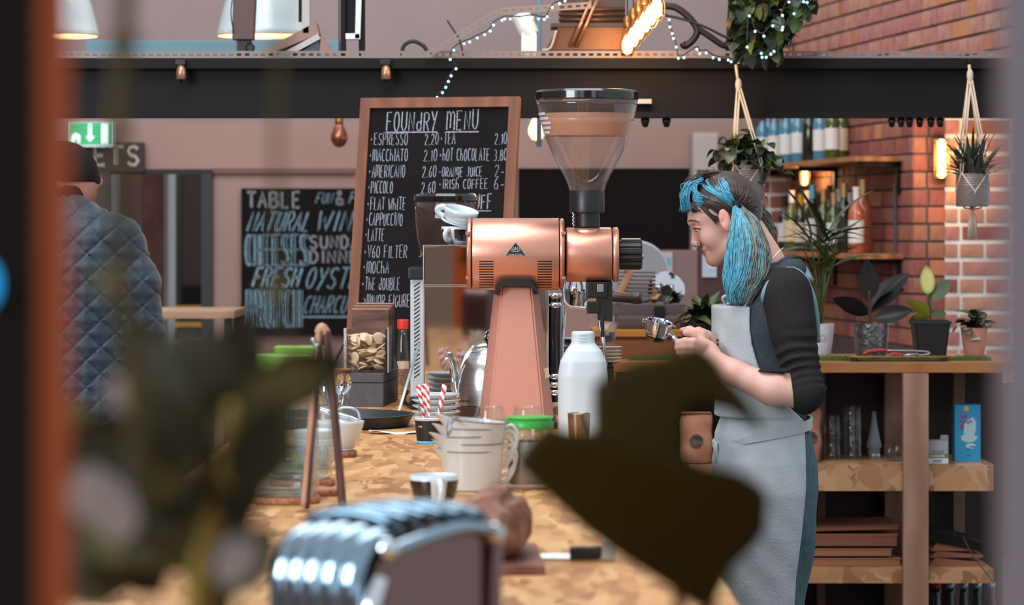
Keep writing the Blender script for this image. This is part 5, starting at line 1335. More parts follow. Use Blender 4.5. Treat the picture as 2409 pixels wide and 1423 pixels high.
# apron: bib, skirt, waist tie
apx = np.array([w(0, p)[2] for p in (1500, 1423, 1340, 1250, 1130, 1040, 1000, 985, 970, 950, 920, 885, 850, 800, 750, 716, 700)])[:]
apb = np.array([w(p, 0)[0] for p in (1850, 1854, 1859, 1870, 1882, 1884, 1884, 1884, 1868, 1846, 1812, 1786, 1771, 1757, 1752, 1754, 1756)])
ap = SDF(w(1650, 1640, -.22), w(1930, 690, .22), .0042)
AT = [(r[0], r[1] - 14, r[2], r[3]) for r in TT]
AT2 = [r for r in AT if r[0] >= 980]; 
BIB = [(712, 1684, 1900, .150), (760, 1684, 1900, .150), (810, 1684, 1900, .148), (860, 1688, 1898, .146), (920, 1694, 1892, .140), (975, 1690, 1890, .138)]
ap.loft(tab(BIB + AT2, 0, 0, 690, 1640), off=.010, p=2.5, wr=lambda X, Y, Z: .0026 * np.sin(52 * X + 24 * Y + 2.2 * np.sin(7 * Z)) * np.clip((1.02 - Z) / .3, .25, 1) + .0011 * np.sin(60 * (X + .6 * Z)) * np.sin(27 * Z + 11 * X))
ap.clip(lambda X, Y, Z: X - np.interp(Z, apx, apb))
ap.clip(lambda X, Y, Z: Z - w(0, 717)[2])
# hollow behind so that the wearer shows above the bib
apr = ap.obj('apron', LINEN, wm)
MB().tube(catmull([w(1742, 722, -.120), w(1757, 705, -.130), w(1768, 690, -.135)], 5), .0145, 8, flat=.25).build('apron_strap', LINEN, wm, True)
tie_mb = MB(); vs = []; N = 48
for i in range(N):
    a = 2 * math.pi * i / N; cx_, ax_, by_ = w(1793, 0)[0], (w(1905, 0)[0] - w(1681, 0)[0]) / 2, .156
    x, y = cx_ + ax_ * math.copysign(abs(math.cos(a)) ** .85, math.cos(a)), by_ * math.copysign(abs(math.sin(a)) ** .85, math.sin(a))
    z0 = np.interp(x, [w(1681, 0)[0], w(1760, 0)[0], w(1905, 0)[0]], [w(0, 1050)[2], w(0, 1030)[2], w(0, 1004)[2]]); hh = np.interp(x, [w(1681, 0)[0], w(1905, 0)[0]], [.012, .0265])
    for dz, o_ in ((0, 0), (0, .005), (1, .005), (1, 0)):
        l = math.hypot(x - cx_, y) or 1; vs.append((x + (x - cx_) / l * o_, y + y / l * o_, z0 + hh * dz))
fs = [(4 * i + k, 4 * ((i + 1) % N) + k, 4 * ((i + 1) % N) + (k + 1) % 4, 4 * i + (k + 1) % 4) for i in range(N) for k in range(4)]
tie_mb.add(vs, [tuple(reversed(q)) for q in fs]).build('waist_tie', LINEN, wm, True, sharp=SH)
MB().tube(catmull([w(1690, 1042, -.05), w(1682, 1036, -.065), w(1678, 1044, -.08), w(1680, 1062, -.08), w(1684, 1082, -.075)], 6), .006, 8, flat=.5).build('tie_end', LINEN, wm, True)
MB().tube(catmull([w(1690, 1052, -.06), w(1706, 1044, -.09), w(1738, 1036, -.125)], 6), .0035, 8).build('tie_knot', BLACK, wm, True)
MB().tube(catmull([w(1702, 710, -.05), w(1696, 700, -.06), w(1704, 694, -.07), w(1712, 702, -.07), w(1708, 714, -.07)], 6), .004, 8).build('bib_loop', LINEN, wm, True)
for k, (py, c_) in enumerate(((796, 'a'), (801, 'b'), (806, 'a'), (811, 'b'))):
    MB().tube([w(1680.5, py, -.02), w(1680.5, py + .5, -.05), w(1683.5, py + 1, -.085)], .0024, 6).build('ribbon_stripe', M('maroon_ribbon', (84, 40, 44), .7) if c_ == 'a' else M('cream_ribbon', (214, 172, 120), .7), wm)
MB().tube(catmull([w(1768, 670, -.065), w(1800, 622, -.07), w(1835, 585, -.05), w(1846, 588, 0)], 6), .0016, 6).build('necklace', M('silver_chain', (200, 196, 186), .3, .8), wm)

# ---------------- portafilter held in her hand
DPF = DW - .14
UP = DPF / F
pf = thing('portafilter', 'chrome portafilter held out in the barista hand', 'portafilter', ((1548 - CX) * UP, DPF, CAMZ - (772 - HY) * UP), (math.radians(10), math.radians(13), 0))
MB().lathe([(.0, -.026), (.018, -.026), (.026, -.020), (.0305, -.008), (.031, .012), (.034, .014), (.034, .019), (.0315, .019), (.0285, .016), (.027, -.012), (0, -.016)], 40, cap=False).build('basket', CHROME, pf, True, sharp=SH)
MB().lathe([(0, -.030), (.019, -.030), (.0265, -.0215)], 32, cap=False).build('bottom_shell', BLK_GLOSS, pf, True)
for sx in (-1, 1): MB().box((.030 * sx if sx > 0 else -.041, -.008, .008), (.041 if sx > 0 else -.030, .008, .015), .002).build('lug', CHROME, pf)
MB().tube([(.028, 0, -.006), (.05, -.004, -.018), (.062, -.006, -.025)], [.007, .006, .0075], 12).build('neck', CHROME, pf, True)
MB().tube(catmull([(.062, -.006, -.025), (.075, -.008, -.031), (.10, -.004, -.040), (.125, .0, -.048)], 4), .0105, 14).build('handle', BLK_PLASTIC, pf, True)
# ------------------------------------------------------------------ back bar on the right
DBB = 9.4
def S_(px, py, d=DBB): return P(px, py, d)
GRASSM = M('fake_grass', (92, 110, 48), .9, rnd=.1)
bar = thing('back_bar', 'timber back bar with chipboard shelves along the brick wall', 'shelving unit', ((2050 - CX) * DBB / F, DBB, 0))
def L3(px, py, d=DBB): p = P(px, py, d); return Vector((p.x - bar.location.x, p.y - DBB, p.z))
ztop = L3(0, 851).z
x0, x1 = L3(1400, 0).x, L3(2420, 0).x
# back bar worktop is planks
pw = .115
for k in range(5):
    MB().box((x0, -.005 + k * pw, ztop - .030), (x1, -.005 + (k + 1) * pw - .002, ztop), .002).build('top_plank', M('bar_top', (170, 112, 68), .45, wave=(3.5, (138, 84, 48), 6, 'Y'), rnd=.08), bar)
MB().box((x0, -.008, ztop - .034), (x1, -.0055, ztop - .002), .001).build('front_edge', WOOD, bar)
for (ya, yb, za) in ((1080, 1155, 0), (1327, 1372, 0)):
    a, b = L3(1620, yb), L3(2338, ya + 14)
    MB().box((a.x, .0, a.z), (b.x, .022, b.z), .001).build('shelf_front', OSB2, bar)
    MB().box((a.x, .022, b.z - .020), (b.x + .004, .42, b.z + .0005), .001).build('shelf_board', OSB2, bar)
for px0, px1 in ((2122, 2181), (1400, 1450)):
    a, b = L3(px0, 0), L3(px1, 0)
    MB().box((a.x, -.035, 0), (b.x, -.001, ztop - .036), .002).build('post', PINE, bar)
    MB().box((a.x, .43, 0), (b.x, .48, ztop - .036), .002).build('post', PINE, bar)
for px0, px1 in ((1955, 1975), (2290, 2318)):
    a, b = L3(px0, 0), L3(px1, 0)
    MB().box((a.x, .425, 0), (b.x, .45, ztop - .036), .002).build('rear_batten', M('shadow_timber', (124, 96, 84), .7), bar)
MB().box((x0, .49, 0), (x1, .50, ztop - .036)).build('back_board', M('dark_board', (58, 46, 44), .8), bar)
zs1 = L3(0, 1094).z; zs2 = L3(0, 1341).z
# glasses on the shelf
def tumbler_stack(px, d, n, lab0):
    for k in range(n):
        nm = ('lowest', 'middle', 'top')[k] if n == 3 else ('lower', 'upper')[k]
        t = thing('stacked_glass', f'{nm} upturned glass of {lab0}', 'glass', (P(px, 0, d).x, d, zs1 + .001 + k * (.066 if n == 2 else .048)), group='upturned glasses on the back bar shelf')
        MB().lathe([(.031, 0), (.030, .03), (.026, .075), (.024, .079), (0, .080), (0, .074), (.0235, .073), (.028, .03), (.0295, 0), (.031, 0)], 32, cap=False).build('glass', GLASS, t, True)
tumbler_stack(1957, 9.62, 2, 'the left glass stack on the back bar')
tumbler_stack(2005, 9.62, 3, 'the right glass stack on the back bar')
for px, h, lab in ((2094, .05, 'short clear glass beside the timber post'), (2112, .062, 'squat clear glass half behind the timber post')):
    t = thing('short_glass', lab, 'glass', (P(px, 0, 9.55).x, 9.55, zs1 + .001))
    MB().lathe([(0, .002), (.017, 0), (.018, .003), (.020, h), (.0185, h), (.0165, .006), (0, .006)], 28, cap=False).build('glass', GLASS, t, True)
    MB().lathe([(.018, h * .96), (.0205, h * .98), (.018, h)], 28, cap=False).build('rim', GLASS, t, True)
sg = thing('glass_funnel', 'pale frosted glass funnel standing on the shelf', 'funnel', (P(2056, 0, 9.7).x, 9.7, zs1 + .001))
MB().lathe([(.020, 0), (.020, .03), (.026, .036), (.020, .06), (.010, .11), (.006, .15), (.004, .15), (.008, .11), (.018, .06), (.024, .036), (.018, .028), (.018, 0), (.020, 0)], 28, cap=False).build('funnel', M('frosted_glass', (150, 160, 166), .4), sg, True)
MB().lathe([(.021, .0), (.022, .008), (.021, .012)], 28, cap=False).build('ring', STEEL, sg, True)
# cartons
def carton(name, label, px0, px1, py0, d, dep, mat, parts):
    xa, xb = P(px0, 0, d).x, P(px1, 0, d).x; h = (zs1_px - py0) * d / F
    t = thing(name, label, 'carton', ((xa + xb) / 2, d, zs1 + .001)); wd = (xb - xa) / 2
    MB().box((-wd, 0, 0), (wd, dep, h), .001).build('carton', mat, t)
    parts(t, wd, h); return t
zs1_px = 1086
BLUE = M('carton_blue', (46, 150, 196), .5)
def blue_parts(t, wd, h):
    PALE = M('pale_print', (178, 206, 212), .6); RED = M('red_print', (196, 92, 96), .6); YL = M('yellow_print', (222, 184, 70), .6)
    mb = MB(); mb.lathe([(.0, -.0006), (.008, -.0006)], 20, (-.004, 0, h - .012), 'Y', cap=False).build('sun_print', YL, t)
    m2 = MB()
    for (cx, cz, rx, rz) in ((.006, h * .58, .020, .030), (.004, h * .42, .026, .014), (.010, h * .28, .016, .009), (.014, h * .66, .012, .022)):
        n = 20; m2.add([(cx + rx * math.cos(6.283 * i / n) * (1 + .12 * math.sin(i * 2.3)), -.0004 - cz * .004, cz + rz * math.sin(6.283 * i / n)) for i in range(n)], [tuple(range(n))])
    m2.build('milk_splash_print', PALE, t)
    m3 = MB(); rs = random.Random(3)
    for zz, ln in ((h * .80, .022), (h * .70, .038), (h * .61, .012)):
        pts = [(-.024 + ln * i / 24, -.0022, zz + .005 * math.sin(i * 1.9) + .004 * math.sin(i * .7)) for i in range(25)]
        m3.tube(pts, .0009, 4, cap=False)
    m3.build('script_print', RED, t)
    m4 = MB(); m4.box((.0, -.0022, h * .20), (.004, -.0004, h * .235)); m4.box((-.004, -.0012, h * .10), (.010, -.0004, h * .12)); m4.box((.006, -.0012, h * .255), (.024, -.0004, h * .275)); m4.build('small_print', M('navy_print', (34, 96, 128), .6), t)
carton('blue_carton', 'bright blue carton with red script on the back bar shelf', 2246, 2307, 952, 9.52, .06, BLUE, blue_parts)
def grey_parts(t, wd, h):
    MB().box((-wd, -.0006, h * .27), (wd, 0, h * .44)).build('green_stripe', M('olive_print', (110, 122, 48), .6), t)
    MB().box((-wd, -.0006, .002), (wd, 0, h * .26)).build('white_panel', M('white_print', (206, 212, 214), .6), t)
    MB().add(*(lambda q: (q.v, q.f))(letters('VOGUE', -.022, h * .47, .0075, .009, .0014, adv=.0095, y=-.0012))).build('lettering', M('grey_print', (92, 90, 92), .6), t)
    bc = MB()
    for i in range(14): bc.box((-.013 + i * .002, -.0012, h * .07), (-.013 + i * .002 + (.0007 if i % 3 else .0013), -.0006, h * .2))
    bc.build('barcode', M('grey_print', (92, 90, 92), .6), t)
    wl = MB(); rs = random.Random(9); xx = -.024
    while xx < .022: ww = rs.uniform(.002, .004); wl.box((xx, -.0012, h * .325), (xx + ww, -.0006, h * (.37 + rs.uniform(0, .03)))); xx += ww + .0012
    wl.build('white_small_print', M('white_print', (206, 212, 214), .6), t)
    MB().prism([(-wd, h), (wd, h), (wd, h + .018), (wd * .35, h + .019), (wd * .25, h + .004)], .0, .003).build('open_flap', M('flap_grey', (140, 132, 136), .7), t)
carton('grey_carton', 'opened grey and green carton beside the timber post', 2178, 2231, 1031, 9.42, .07, M('carton_grey', (160, 158, 164), .6), grey_parts)
# folded cardboard and tray stack on the lower shelf
CARD = M('brown_card', (150, 96, 74), .8, rnd=.12)
for k, (ya, yb, xe, lab) in enumerate(((1308, 1327, 2117, 'lowest flat brown cardboard pack on the lower shelf'), (1285, 1303, 2097, 'middle flat brown cardboard pack on the lower shelf'), (1250, 1272, 2110, 'thicker brown cardboard pack near the top of the pile'), (1226, 1238, 2114, 'thin slanted cardboard sheet topping the pile'))):
    t = thing('cardboard_pack', lab, 'cardboard', (P(1990, 0, 9.5).x, 9.5, zs2 + .001 + (0, .032, .064, .1135)[k]), (0, 0 if k < 3 else math.radians(-1.2), 0), 'cardboard packs on the lower shelf')
    xa, xb = (1700 - 1990) * 9.5 / F, (xe - 1990) * 9.5 / F; hh = (.025, .024, .038, .012)[k]
    MB().box((xa, 0, 0), (xb, .3, hh * .9), .002).build('card', CARD, t)
    MB().box((xa, -.002, hh * .9), (xb + .004, .3, hh), .001).build('card_flap', M('card_edge', (176, 118, 90), .8), t)
pk = thing('paper_pile', 'pile of loose kraft paper slumped beside the timber post', 'paper', (P(2250, 0, 9.5).x, 9.5, zs2 + .001))
for k, (a, b, h0, h1) in enumerate((((2186, 2316, .0, .026)), ((2190, 2314, .0262, .020)), ((2192, 2300, .0465, .030)))):
    xa, xb = (a - 2250) * 9.5 / F, (b - 2250) * 9.5 / F
    MB().prism([(xa, h0), (xb, h0), (xb, h0 + h1 * .4), (xa + .02, h0 + h1)], .0 + k * .01, .28).build('kraft_sheet', CARD, pk)
MB().prism([(-.085, .078), (.086, .046), (.088, .072), (-.085, .118)], .012, .27).build('dark_folder', BLACK, pk)
MB().tube(catmull([L3(2262, 1262) + Vector((bar.location.x - pk.location.x, DBB - 9.5 - .04, -pk.location.z)), L3(2285, 1305) + Vector((bar.location.x - pk.location.x, DBB - 9.5 - .04, -pk.location.z)), L3(2312, 1340) + Vector((bar.location.x - pk.location.x, DBB - 9.5 - .05, -pk.location.z)), L3(2333, 1368) + Vector((bar.location.x - pk.location.x, DBB - 9.5 - .05, -pk.location.z))], 6), .0022, 6).build('string', M('brown_string', (86, 60, 50), .8), pk)
# bottles under the lowest shelf
def crate_bottle(label, px, capm, h):
    t = thing('soft_drink_bottle', label, 'bottle', (P(px, 0, 9.55).x, 9.55, .0), group='bottles under the lowest shelf')
    MB().lathe([(0, .0), (.018, 0), (.020, .01), (.020, h * .55), (.017, h * .72), (.013, h * .86), (.012, h * .96), (.011, h * .96), (0, h * .95)], 24, cap=False).build('glass', M('dark_bottle', (34, 44, 52), .08, coat=.6), t, True)
    MB().lathe([(.013, h * .93), (.0145, h * .94), (.0145, h * .99), (.012, h), (0, h)], 20).build('cap', capm, t, True)
RC = M('cap_red', (186, 44, 50), .4); GC = M('cap_steel', (168, 180, 190), .3, .7)
for i, (px, cm, lab) in enumerate(((2204, RC, 'dark bottle with red cap under the lowest shelf'), (2236, GC, 'dark bottle next to the red capped one on the floor'), (2268, GC, 'middle dark bottle in the row on the floor'), (2300, GC, 'second dark bottle from the right on the floor'), (2332, GC, 'rightmost dark bottle in the row on the floor'))):
    crate_bottle(lab, px, cm, .275)
# kraft coffee bag behind the apron, on the shelf
def coffee_bag(label, px, d, wd, h, z):
    t = thing('coffee_bag', label, 'bag', (P(px, 0, d).x, d, z))
    s = SDF((-wd - .02, -.05, -.003), (wd + .02, .05, h + .01), .004)
    s.loft([(0, -wd * .92, wd * .92, .034, 0), (h * .5, -wd, wd, .036, 0), (h * .82, -wd * .96, wd * .96, .022, 0), (h, -wd * .9, wd * .9, .006, 0)], p=3.2, k=.004)
    s.disp(lambda X, Y, Z: .002 * np.sin(70 * Z + 20 * X) * np.sin(50 * X)); s.obj('pouch', M('kraft_bag', (186, 128, 100), .75, noise=(20, (166, 108, 84), 3)), t)
    MB().lathe([(0, -.0385), (.021, -.0385), (.021, -.0375)], 28, (0, 0, h * .45), 'Y', cap=False).build('round_label', M('label_dark', (60, 50, 54), .6, noise=(60, (110, 92, 92), 2)), t)
    MB().box((-wd * .9, -.016, h * .97), (wd * .9, .016, h * 1.0), .003).build('folded_top', M('kraft_bag', (186, 128, 100)), t)
coffee_bag('kraft coffee bag with dark round label left of the apron', 1637, 9.45, .053, .165, zs1 + .001)
coffee_bag('kraft coffee bag peeking out behind the apron back', 1905, 9.55, .036, .17, zs1 + .001)

# riser with slicer left of her hands
rs_ = thing('wooden_riser', 'yellowish wooden riser under the meat slicer', 'riser', (P(1540, 0, 9.62).x, 9.62, ztop + .0005))
h_r = (851 - 783) * 9.5 / F
xa, xb = (1395 - 1540) * 9.62 / F, (1712 - 1540) * 9.62 / F
MB().box((xa, 0, h_r - .022), (xb, .34, h_r), .002).build('top_board', M('yellow_wood', (206, 142, 58), .5, wave=(3, (170, 108, 40), 5, 'Y')), rs_)
MB().box((xa + .01, .012, 0), (xb - .01, .03, h_r - .022), .001).build('front_board', M('brown_wood', (140, 88, 56), .6, wave=(3, (112, 68, 42), 5, 'Y')), rs_)
for xx in (xa + .005, xb - .03): MB().box((xx, .03, 0), (xx + .025, .33, h_r - .022), .001).build('leg_board', MATS['brown_wood'], rs_)
zr = ztop + h_r + .001
sl_ = thing('meat_slicer', 'steel meat slicer with round blade behind the grinder knob', 'slicer', (P(1500, 0, 9.78).x, 9.78, zr))
q = lambda px, py: ((px - 1500) * 9.78 / F, CAMZ - (py - HY) * 9.78 / F - zr)
SLST = M('slicer_steel', (170, 172, 180), .35, .35); SLDK = M('slicer_grey', (104, 92, 94), .45, .2)
MB().box((q(1448, 0)[0], -.06, 0), (q(1605, 0)[0], .10, q(0, 740)[1]), .012).build('base', SLDK, sl_)
MB().box((q(1440, 0)[0], -.03, q(0, 742)[1]), (q(1610, 0)[0], .09, q(0, 712)[1]), .006).build('carriage', M('slicer_rail', (120, 108, 110), .4, .3), sl_)
cx_, cz_ = q(1500, 655)
MB().lathe([(0, .02), (.098, .02), (.105, .03), (.105, .05), (.098, .058), (0, .058)], 56, (cx_, .02, cz_ + .02), 'Y', cap=False).build('blade_guard', M('slicer_white', (192, 198, 210), .35), sl_, True, sharp=SH)
bx_, bz2 = q(1566, 682)
MB().lathe([(0, -.004), (.03, -.004), (.060, .004), (.062, .008), (.05, .012), (0, .012)], 48, (bx_, -.03, bz2), 'Y', cap=False).build('blade', CHROME, sl_, True, sharp=SH)
MB().lathe([(0, -.03), (.017, -.03), (.019, -.02), (.019, .0), (0, .0)], 28, (bx_, -.03, bz2), 'Y', cap=False).build('blade_hub', BLK_PLASTIC, sl_, True, sharp=SH)
for k in range(7):
    MB().tube([(q(1452, 0)[0], -.035, q(0, 640 + k * 9)[1]), (q(1540, 0)[0], -.035, q(0, 640 + k * 9)[1])], .0035, 6).build('feed_rib', M('slicer_rail', (120, 108, 110)), sl_)
MB().tube(catmull([(q(1450, 0)[0], -.05, q(0, 702)[1]), (q(1480, 0)[0], -.055, q(0, 640)[1]), (q(1468, 0)[0], -.055, q(0, 632)[1])], 5), .012, 10).build('handle', M('peach_handle', (214, 164, 132), .5), sl_, True)
MB().box((q(1538, 0)[0], -.065, q(0, 744)[1]), (q(1562, 0)[0], -.03, q(0, 718)[1]), .003).build('switch_box', BLK_PLASTIC, sl_)
# dark leafy plant in a dark pot by her hands
def leaf_mesh(L_, wd, n=10, m=4, curl=.25, fold=.25, tip=1.0):
    """strip leaf along +Y local, normal +Z; solid two sided sheet"""
    vs, fs = [], []
    for j in range(n + 1):
        u_ = j / n; ww = wd * (math.sin(math.pi * min(1, u_ ** .8)) ** tip if 0 < u_ < 1 else 0) + .0006
        y = L_ * (u_ - .15 * curl * u_ * u_); z = -curl * L_ * u_ * u_
        for i in range(m + 1):
            s = i / m * 2 - 1; vs.append((ww * s, y, z + fold * ww * abs(s)))
    nv = len(vs); t = max(.0006, wd * .03); vs += [(a, b, c - t) for a, b, c in vs]
    for j in range(n):
        for i in range(m):
            a = j * (m + 1) + i; fs.append((a, a + 1, a + m + 2, a + m + 1)); fs.append((nv + a, nv + a + m + 1, nv + a + m + 2, nv + a + 1))
    return vs, fs
def place_leaf(parent, vs_fs, loc, yaw, pitch, roll, mat, name='leaf', sc=1.0):
    me = bpy.data.meshes.new(name); me.from_pydata(vs_fs[0], [], vs_fs[1]); me.update()
    o = link(name, me, mat, parent, True); o.location = loc
    o.rotation_euler = (Matrix.Rotation(yaw, 4, 'Z') @ Matrix.Rotation(pitch, 4, 'X') @ Matrix.Rotation(roll, 4, 'Y')).to_euler(); o.scale = (sc, sc, sc); return o
LF_D = M('dark_leaf', (44, 54, 34), .35, noise=(30, (30, 40, 24), 2)); LF_G = M('green_leaf', (74, 96, 40), .4, noise=(30, (52, 72, 28), 2)); LF_B = M('black_leaf', (25, 20, 22), .3, spec=.3)
dp = thing('dark_houseplant', 'bushy dark leaved plant in a black pot behind her hands', 'potted plant', (P(1652, 0, 9.5).x, 9.5, ztop + .0005))
MB().lathe([(0, .002), (.052, 0), (.055, .003), (.066, .105), (.070, .107), (.070, .120), (.064, .120), (.050, .008), (0, .008)], 36, cap=False).build('pot', M('black_pot', (30, 26, 27), .5), dp, True, sharp=SH)
MB().lathe([(0, .108), (.062, .108)], 30, cap=False).build('soil', M('soil', (54, 40, 32), .95), dp)
rr = random.Random(21)
LM = leaf_mesh(.10, .016, 8, 2, .5, .3)
for i in range(58):
    place_leaf(dp, LM, (rr.uniform(-.03, .03), rr.uniform(-.03, .03), .112 + rr.uniform(0, .04)), rr.uniform(0, 6.28), rr.uniform(.1, 1.35), rr.uniform(-.4, .4), rr.choice((LF_D, LF_D, LF_D, LF_G)), sc=rr.uniform(.6, 1.15))
# artificial grass strip along the bar
gs = MB(); rr = random.Random(31)
for (pa, pb, ya, yb) in ((1480, 1600, 9.47, 9.58), (1890, 2330, 9.46, 9.60)):
    for i in range(int((pb - pa) * 9)):
        x_ = P(rr.uniform(pa, pb), 0, 9.5).x; y_ = rr.uniform(ya, yb); a = rr.uniform(0, 6.28); h = rr.uniform(.010, .019); dx, dy = math.cos(a) * .001, math.sin(a) * .001; bx2, by2 = rr.uniform(-.006, .006), rr.uniform(-.006, .006)
        gs.add([(x_ - dx, y_ - dy, ztop), (x_ + dx, y_ + dy, ztop), (x_ + bx2, y_ + by2, ztop + h)], [(0, 1, 2)])
tag(gs.build('grass_mat', M('fake_grass', (92, 110, 48))), 'strip of green artificial grass along the back bar top', 'grass mat', kind='stuff')
# pots on the bar
def pot_round(label, name, px, d, r0, r1, h, mat, rim=None):
    t = thing(name, label, 'potted plant', (P(px, 0, d).x, d, ztop + .0005))
    MB().lathe([(0, .002), (r0 * .9, 0), (r0, .004), ((r0 + r1) * .52, h * .5), (r1, h), (r1 - .003, h), ((r0 + r1) * .48, h * .5), (r0 * .9, .008), (0, .008)], 40, cap=False).build('pot', mat, t, True, sharp=SH)
    MB().lathe([(0, h * .88), (r1 * .95, h * .88)], 30, cap=False).build('soil', M('soil', (54, 40, 32), .95), t)
    return t
palm = pot_round('slender palm in a round white pot right of the pinafore', 'potted_palm', 1930, 9.66, .032, .045, .112, M('matt_white_pot', (218, 218, 222), .5))
MB().lathe([(.0075, -.0445), (.0105, -.0445)], 24, (.003, .0, .068), 'Y', cap=False).build('printed_ring', M('pink_print', (196, 160, 150), .7), palm)
rr = random.Random(41)
for i in range(9):
    tipx, tipz = rr.uniform(-.05, .07), rr.uniform(.30, .42)
    st_ = MB().tube(catmull([(rr.uniform(-.012, .012), rr.uniform(-.01, .01), .09), (tipx * .3, rr.uniform(-.02, .02), .22), (tipx, rr.uniform(-.04, .04), tipz)], 6), .0025, 6).build('stem', LF_G, palm, True)
PL = leaf_mesh(.19, .0105, 10, 2, .35, .3, .8)
for i in range(34):
    zz = rr.uniform(.26, .42); side = rr.choice((-1, 1))
    place_leaf(palm, PL, (rr.uniform(-.03, .05), rr.uniform(-.03, .03), zz), rr.uniform(0, 6.28) if i % 2 else (-math.pi / 2 if side > 0 else math.pi / 2) + rr.uniform(-.5, .5), rr.uniform(.2, 1.3), rr.uniform(-.5, .5), rr.choice((LF_G, LF_D, LF_G)), sc=rr.uniform(.6, 1.05))
for (a, b, c, ln) in ((-.042, .20, .42, .2), (-.03, .36, 1.35, 1.15), (-.005, .36, 1.42, 1.2), (.02, .37, 1.1, 1.1)):
    place_leaf(palm, PL, (a, -.03, b + .03), -math.pi / 2 if c < .5 else (math.pi / 2 if a < 0 else -math.pi / 2), c, .3, LF_G, sc=ln)
rub = pot_round('dark rubber plant in a dented silver pot', 'rubber_plant', 2049, 9.60, .048, .058, .115, M('crackled_silver', (150, 146, 146), .3, .75, noise=(70, (96, 92, 94), 4), bump=(90, .8)))
MB().tube(catmull([(0, 0, .09), (-.004, 0, .16), (-.006, 0, .22)], 5), .005, 8).build('stem', M('red_stem', (84, 50, 46), .5), rub, True)
BL = leaf_mesh(.15, .034, 12, 4, .12, .2, .8)
place_leaf(rub, BL, (-.008, 0, .185), 0, math.radians(88), .2, LF_B, sc=.95)
place_leaf(rub, BL, (0, -.01, .16), -math.pi / 2, math.radians(48), .9, LF_B, sc=1.15)
place_leaf(rub, BL, (0, -.01, .15), -math.pi / 2 + .2, math.radians(40), -.7, LF_B, sc=.9)
place_leaf(rub, BL, (-.01, -.01, .145), math.pi / 2 - .2, math.radians(26), 1.2, LF_B, sc=.85)
place_leaf(rub, BL, (.01, -.02, .13), -math.pi / 2 - .2, math.radians(16), 1.25, LF_B, sc=.85)
sq = thing('variegated_plant', 'plant with one yellow variegated leaf in a square black pot', 'potted plant', (P(2188, 0, 9.60).x, 9.60, ztop + .0005))
bmm = bmesh.new(); bmesh.ops.create_cube(bmm, size=1)
for v in bmm.verts:
    k = .045 if v.co.z < 0 else .058; v.co = Vector((math.copysign(k, v.co.x), math.copysign(k, v.co.y), 0 if v.co.z < 0 else .118))
bmesh.ops.bevel(bmm, geom=bmm.edges[:], offset=.006, segments=2, affect='EDGES'); MB().bm(bmm).build('pot', M('black_pot', (30, 26, 27)), sq)
MB().box((-.061, -.061, .112), (.061, .061, .124), .003).build('pot_rim', M('black_pot', (30, 26, 27)), sq)
MB().box((-.053, -.053, .1245), (.053, .053, .127), .001).build('soil', M('soil', (54, 40, 32)), sq)
MB().tube(catmull([(0, 0, .12), (.002, 0, .17), (-.004, 0, .22)], 5), .004, 8).build('stem', LF_G, sq, True)
def yellow_leaf():
    m = bpy.data.materials.new('variegated_leaf'); m.use_nodes = True; nt = m.node_tree; L = nt.links.new; b = nt.nodes['Principled BSDF']; b.inputs['Roughness'].default_value = .45
    t = nt.nodes.new('ShaderNodeTexCoord'); v = nt.nodes.new('ShaderNodeVectorMath'); v.operation = 'MULTIPLY'; v.inputs[1].default_value = (1 / .029, 1 / .055, 0); 
    s = nt.nodes.new('ShaderNodeVectorMath'); s.operation = 'SUBTRACT'; s.inputs[1].default_value = (0, .046, 0)
    L(t.outputs['Object'], s.inputs[0]); L(s.outputs[0], v.inputs[0])
    l = nt.nodes.new('ShaderNodeVectorMath'); l.operation = 'LENGTH'; L(v.outputs[0], l.inputs[0])
    r = nt.nodes.new('ShaderNodeValToRGB'); r.color_ramp.elements[0].position = .55; r.color_ramp.elements[0].color = (*lin((226, 214, 132)), 1); r.color_ramp.elements[1].position = .95; r.color_ramp.elements[1].color = (*lin((124, 134, 28)), 1)
    L(l.outputs['Value'], r.inputs['Fac']); L(r.outputs['Color'], b.inputs['Base Color']); b.inputs['Subsurface Weight'].default_value = .2; return m
VL = leaf_mesh(.098, .026, 12, 4, .06, .12, .75)
place_leaf(sq, VL, (-.008, -.006, .208), .12, math.radians(82), 0, yellow_leaf(), sc=.98)
place_leaf(sq, VL, (.004, .0, .19), -math.pi / 2 + .1, math.radians(46), 1.1, LF_G, sc=.95)
place_leaf(sq, VL, (-.004, -.01, .15), math.pi / 2, math.radians(30), .9, M('olive_leaf', (140, 140, 44), .45), sc=.85)
place_leaf(sq, VL, (-.006, -.02, .14), math.pi / 2 - .5, math.radians(-10), .8, MATS['olive_leaf'], sc=.7)
place_leaf(sq, VL, (.006, -.01, .14), -math.pi / 2 + .5, math.radians(10), .8, LF_G, sc=.6)
# trailing plant in a terracotta pot near the right edge
tp = pot_round('leafy plant in a pink clay pot near the right edge', 'clay_pot_plant', 2292, 9.62, .030, .044, .10, M('pink_clay', (206, 140, 118), .7))
rr = random.Random(51); EL = leaf_mesh(.055, .018, 8, 2, .6, .2, .8)
for i in range(46): place_leaf(tp, EL, (rr.uniform(-.035, .035), rr.uniform(-.03, .03), .085 + rr.uniform(0, .055)), rr.uniform(0, 6.28), rr.uniform(-.1, 1.2), rr.uniform(-.5, .5), rr.choice((LF_G, LF_D, LF_D)), sc=rr.uniform(.7, 1.2))
MB().tube([(-.02, -.046, .062), (.012, -.05, .066)], .006, 8, flat=.6).build('ribbon', M('pale_blue_ribbon', (176, 208, 214), .6), tp, True)
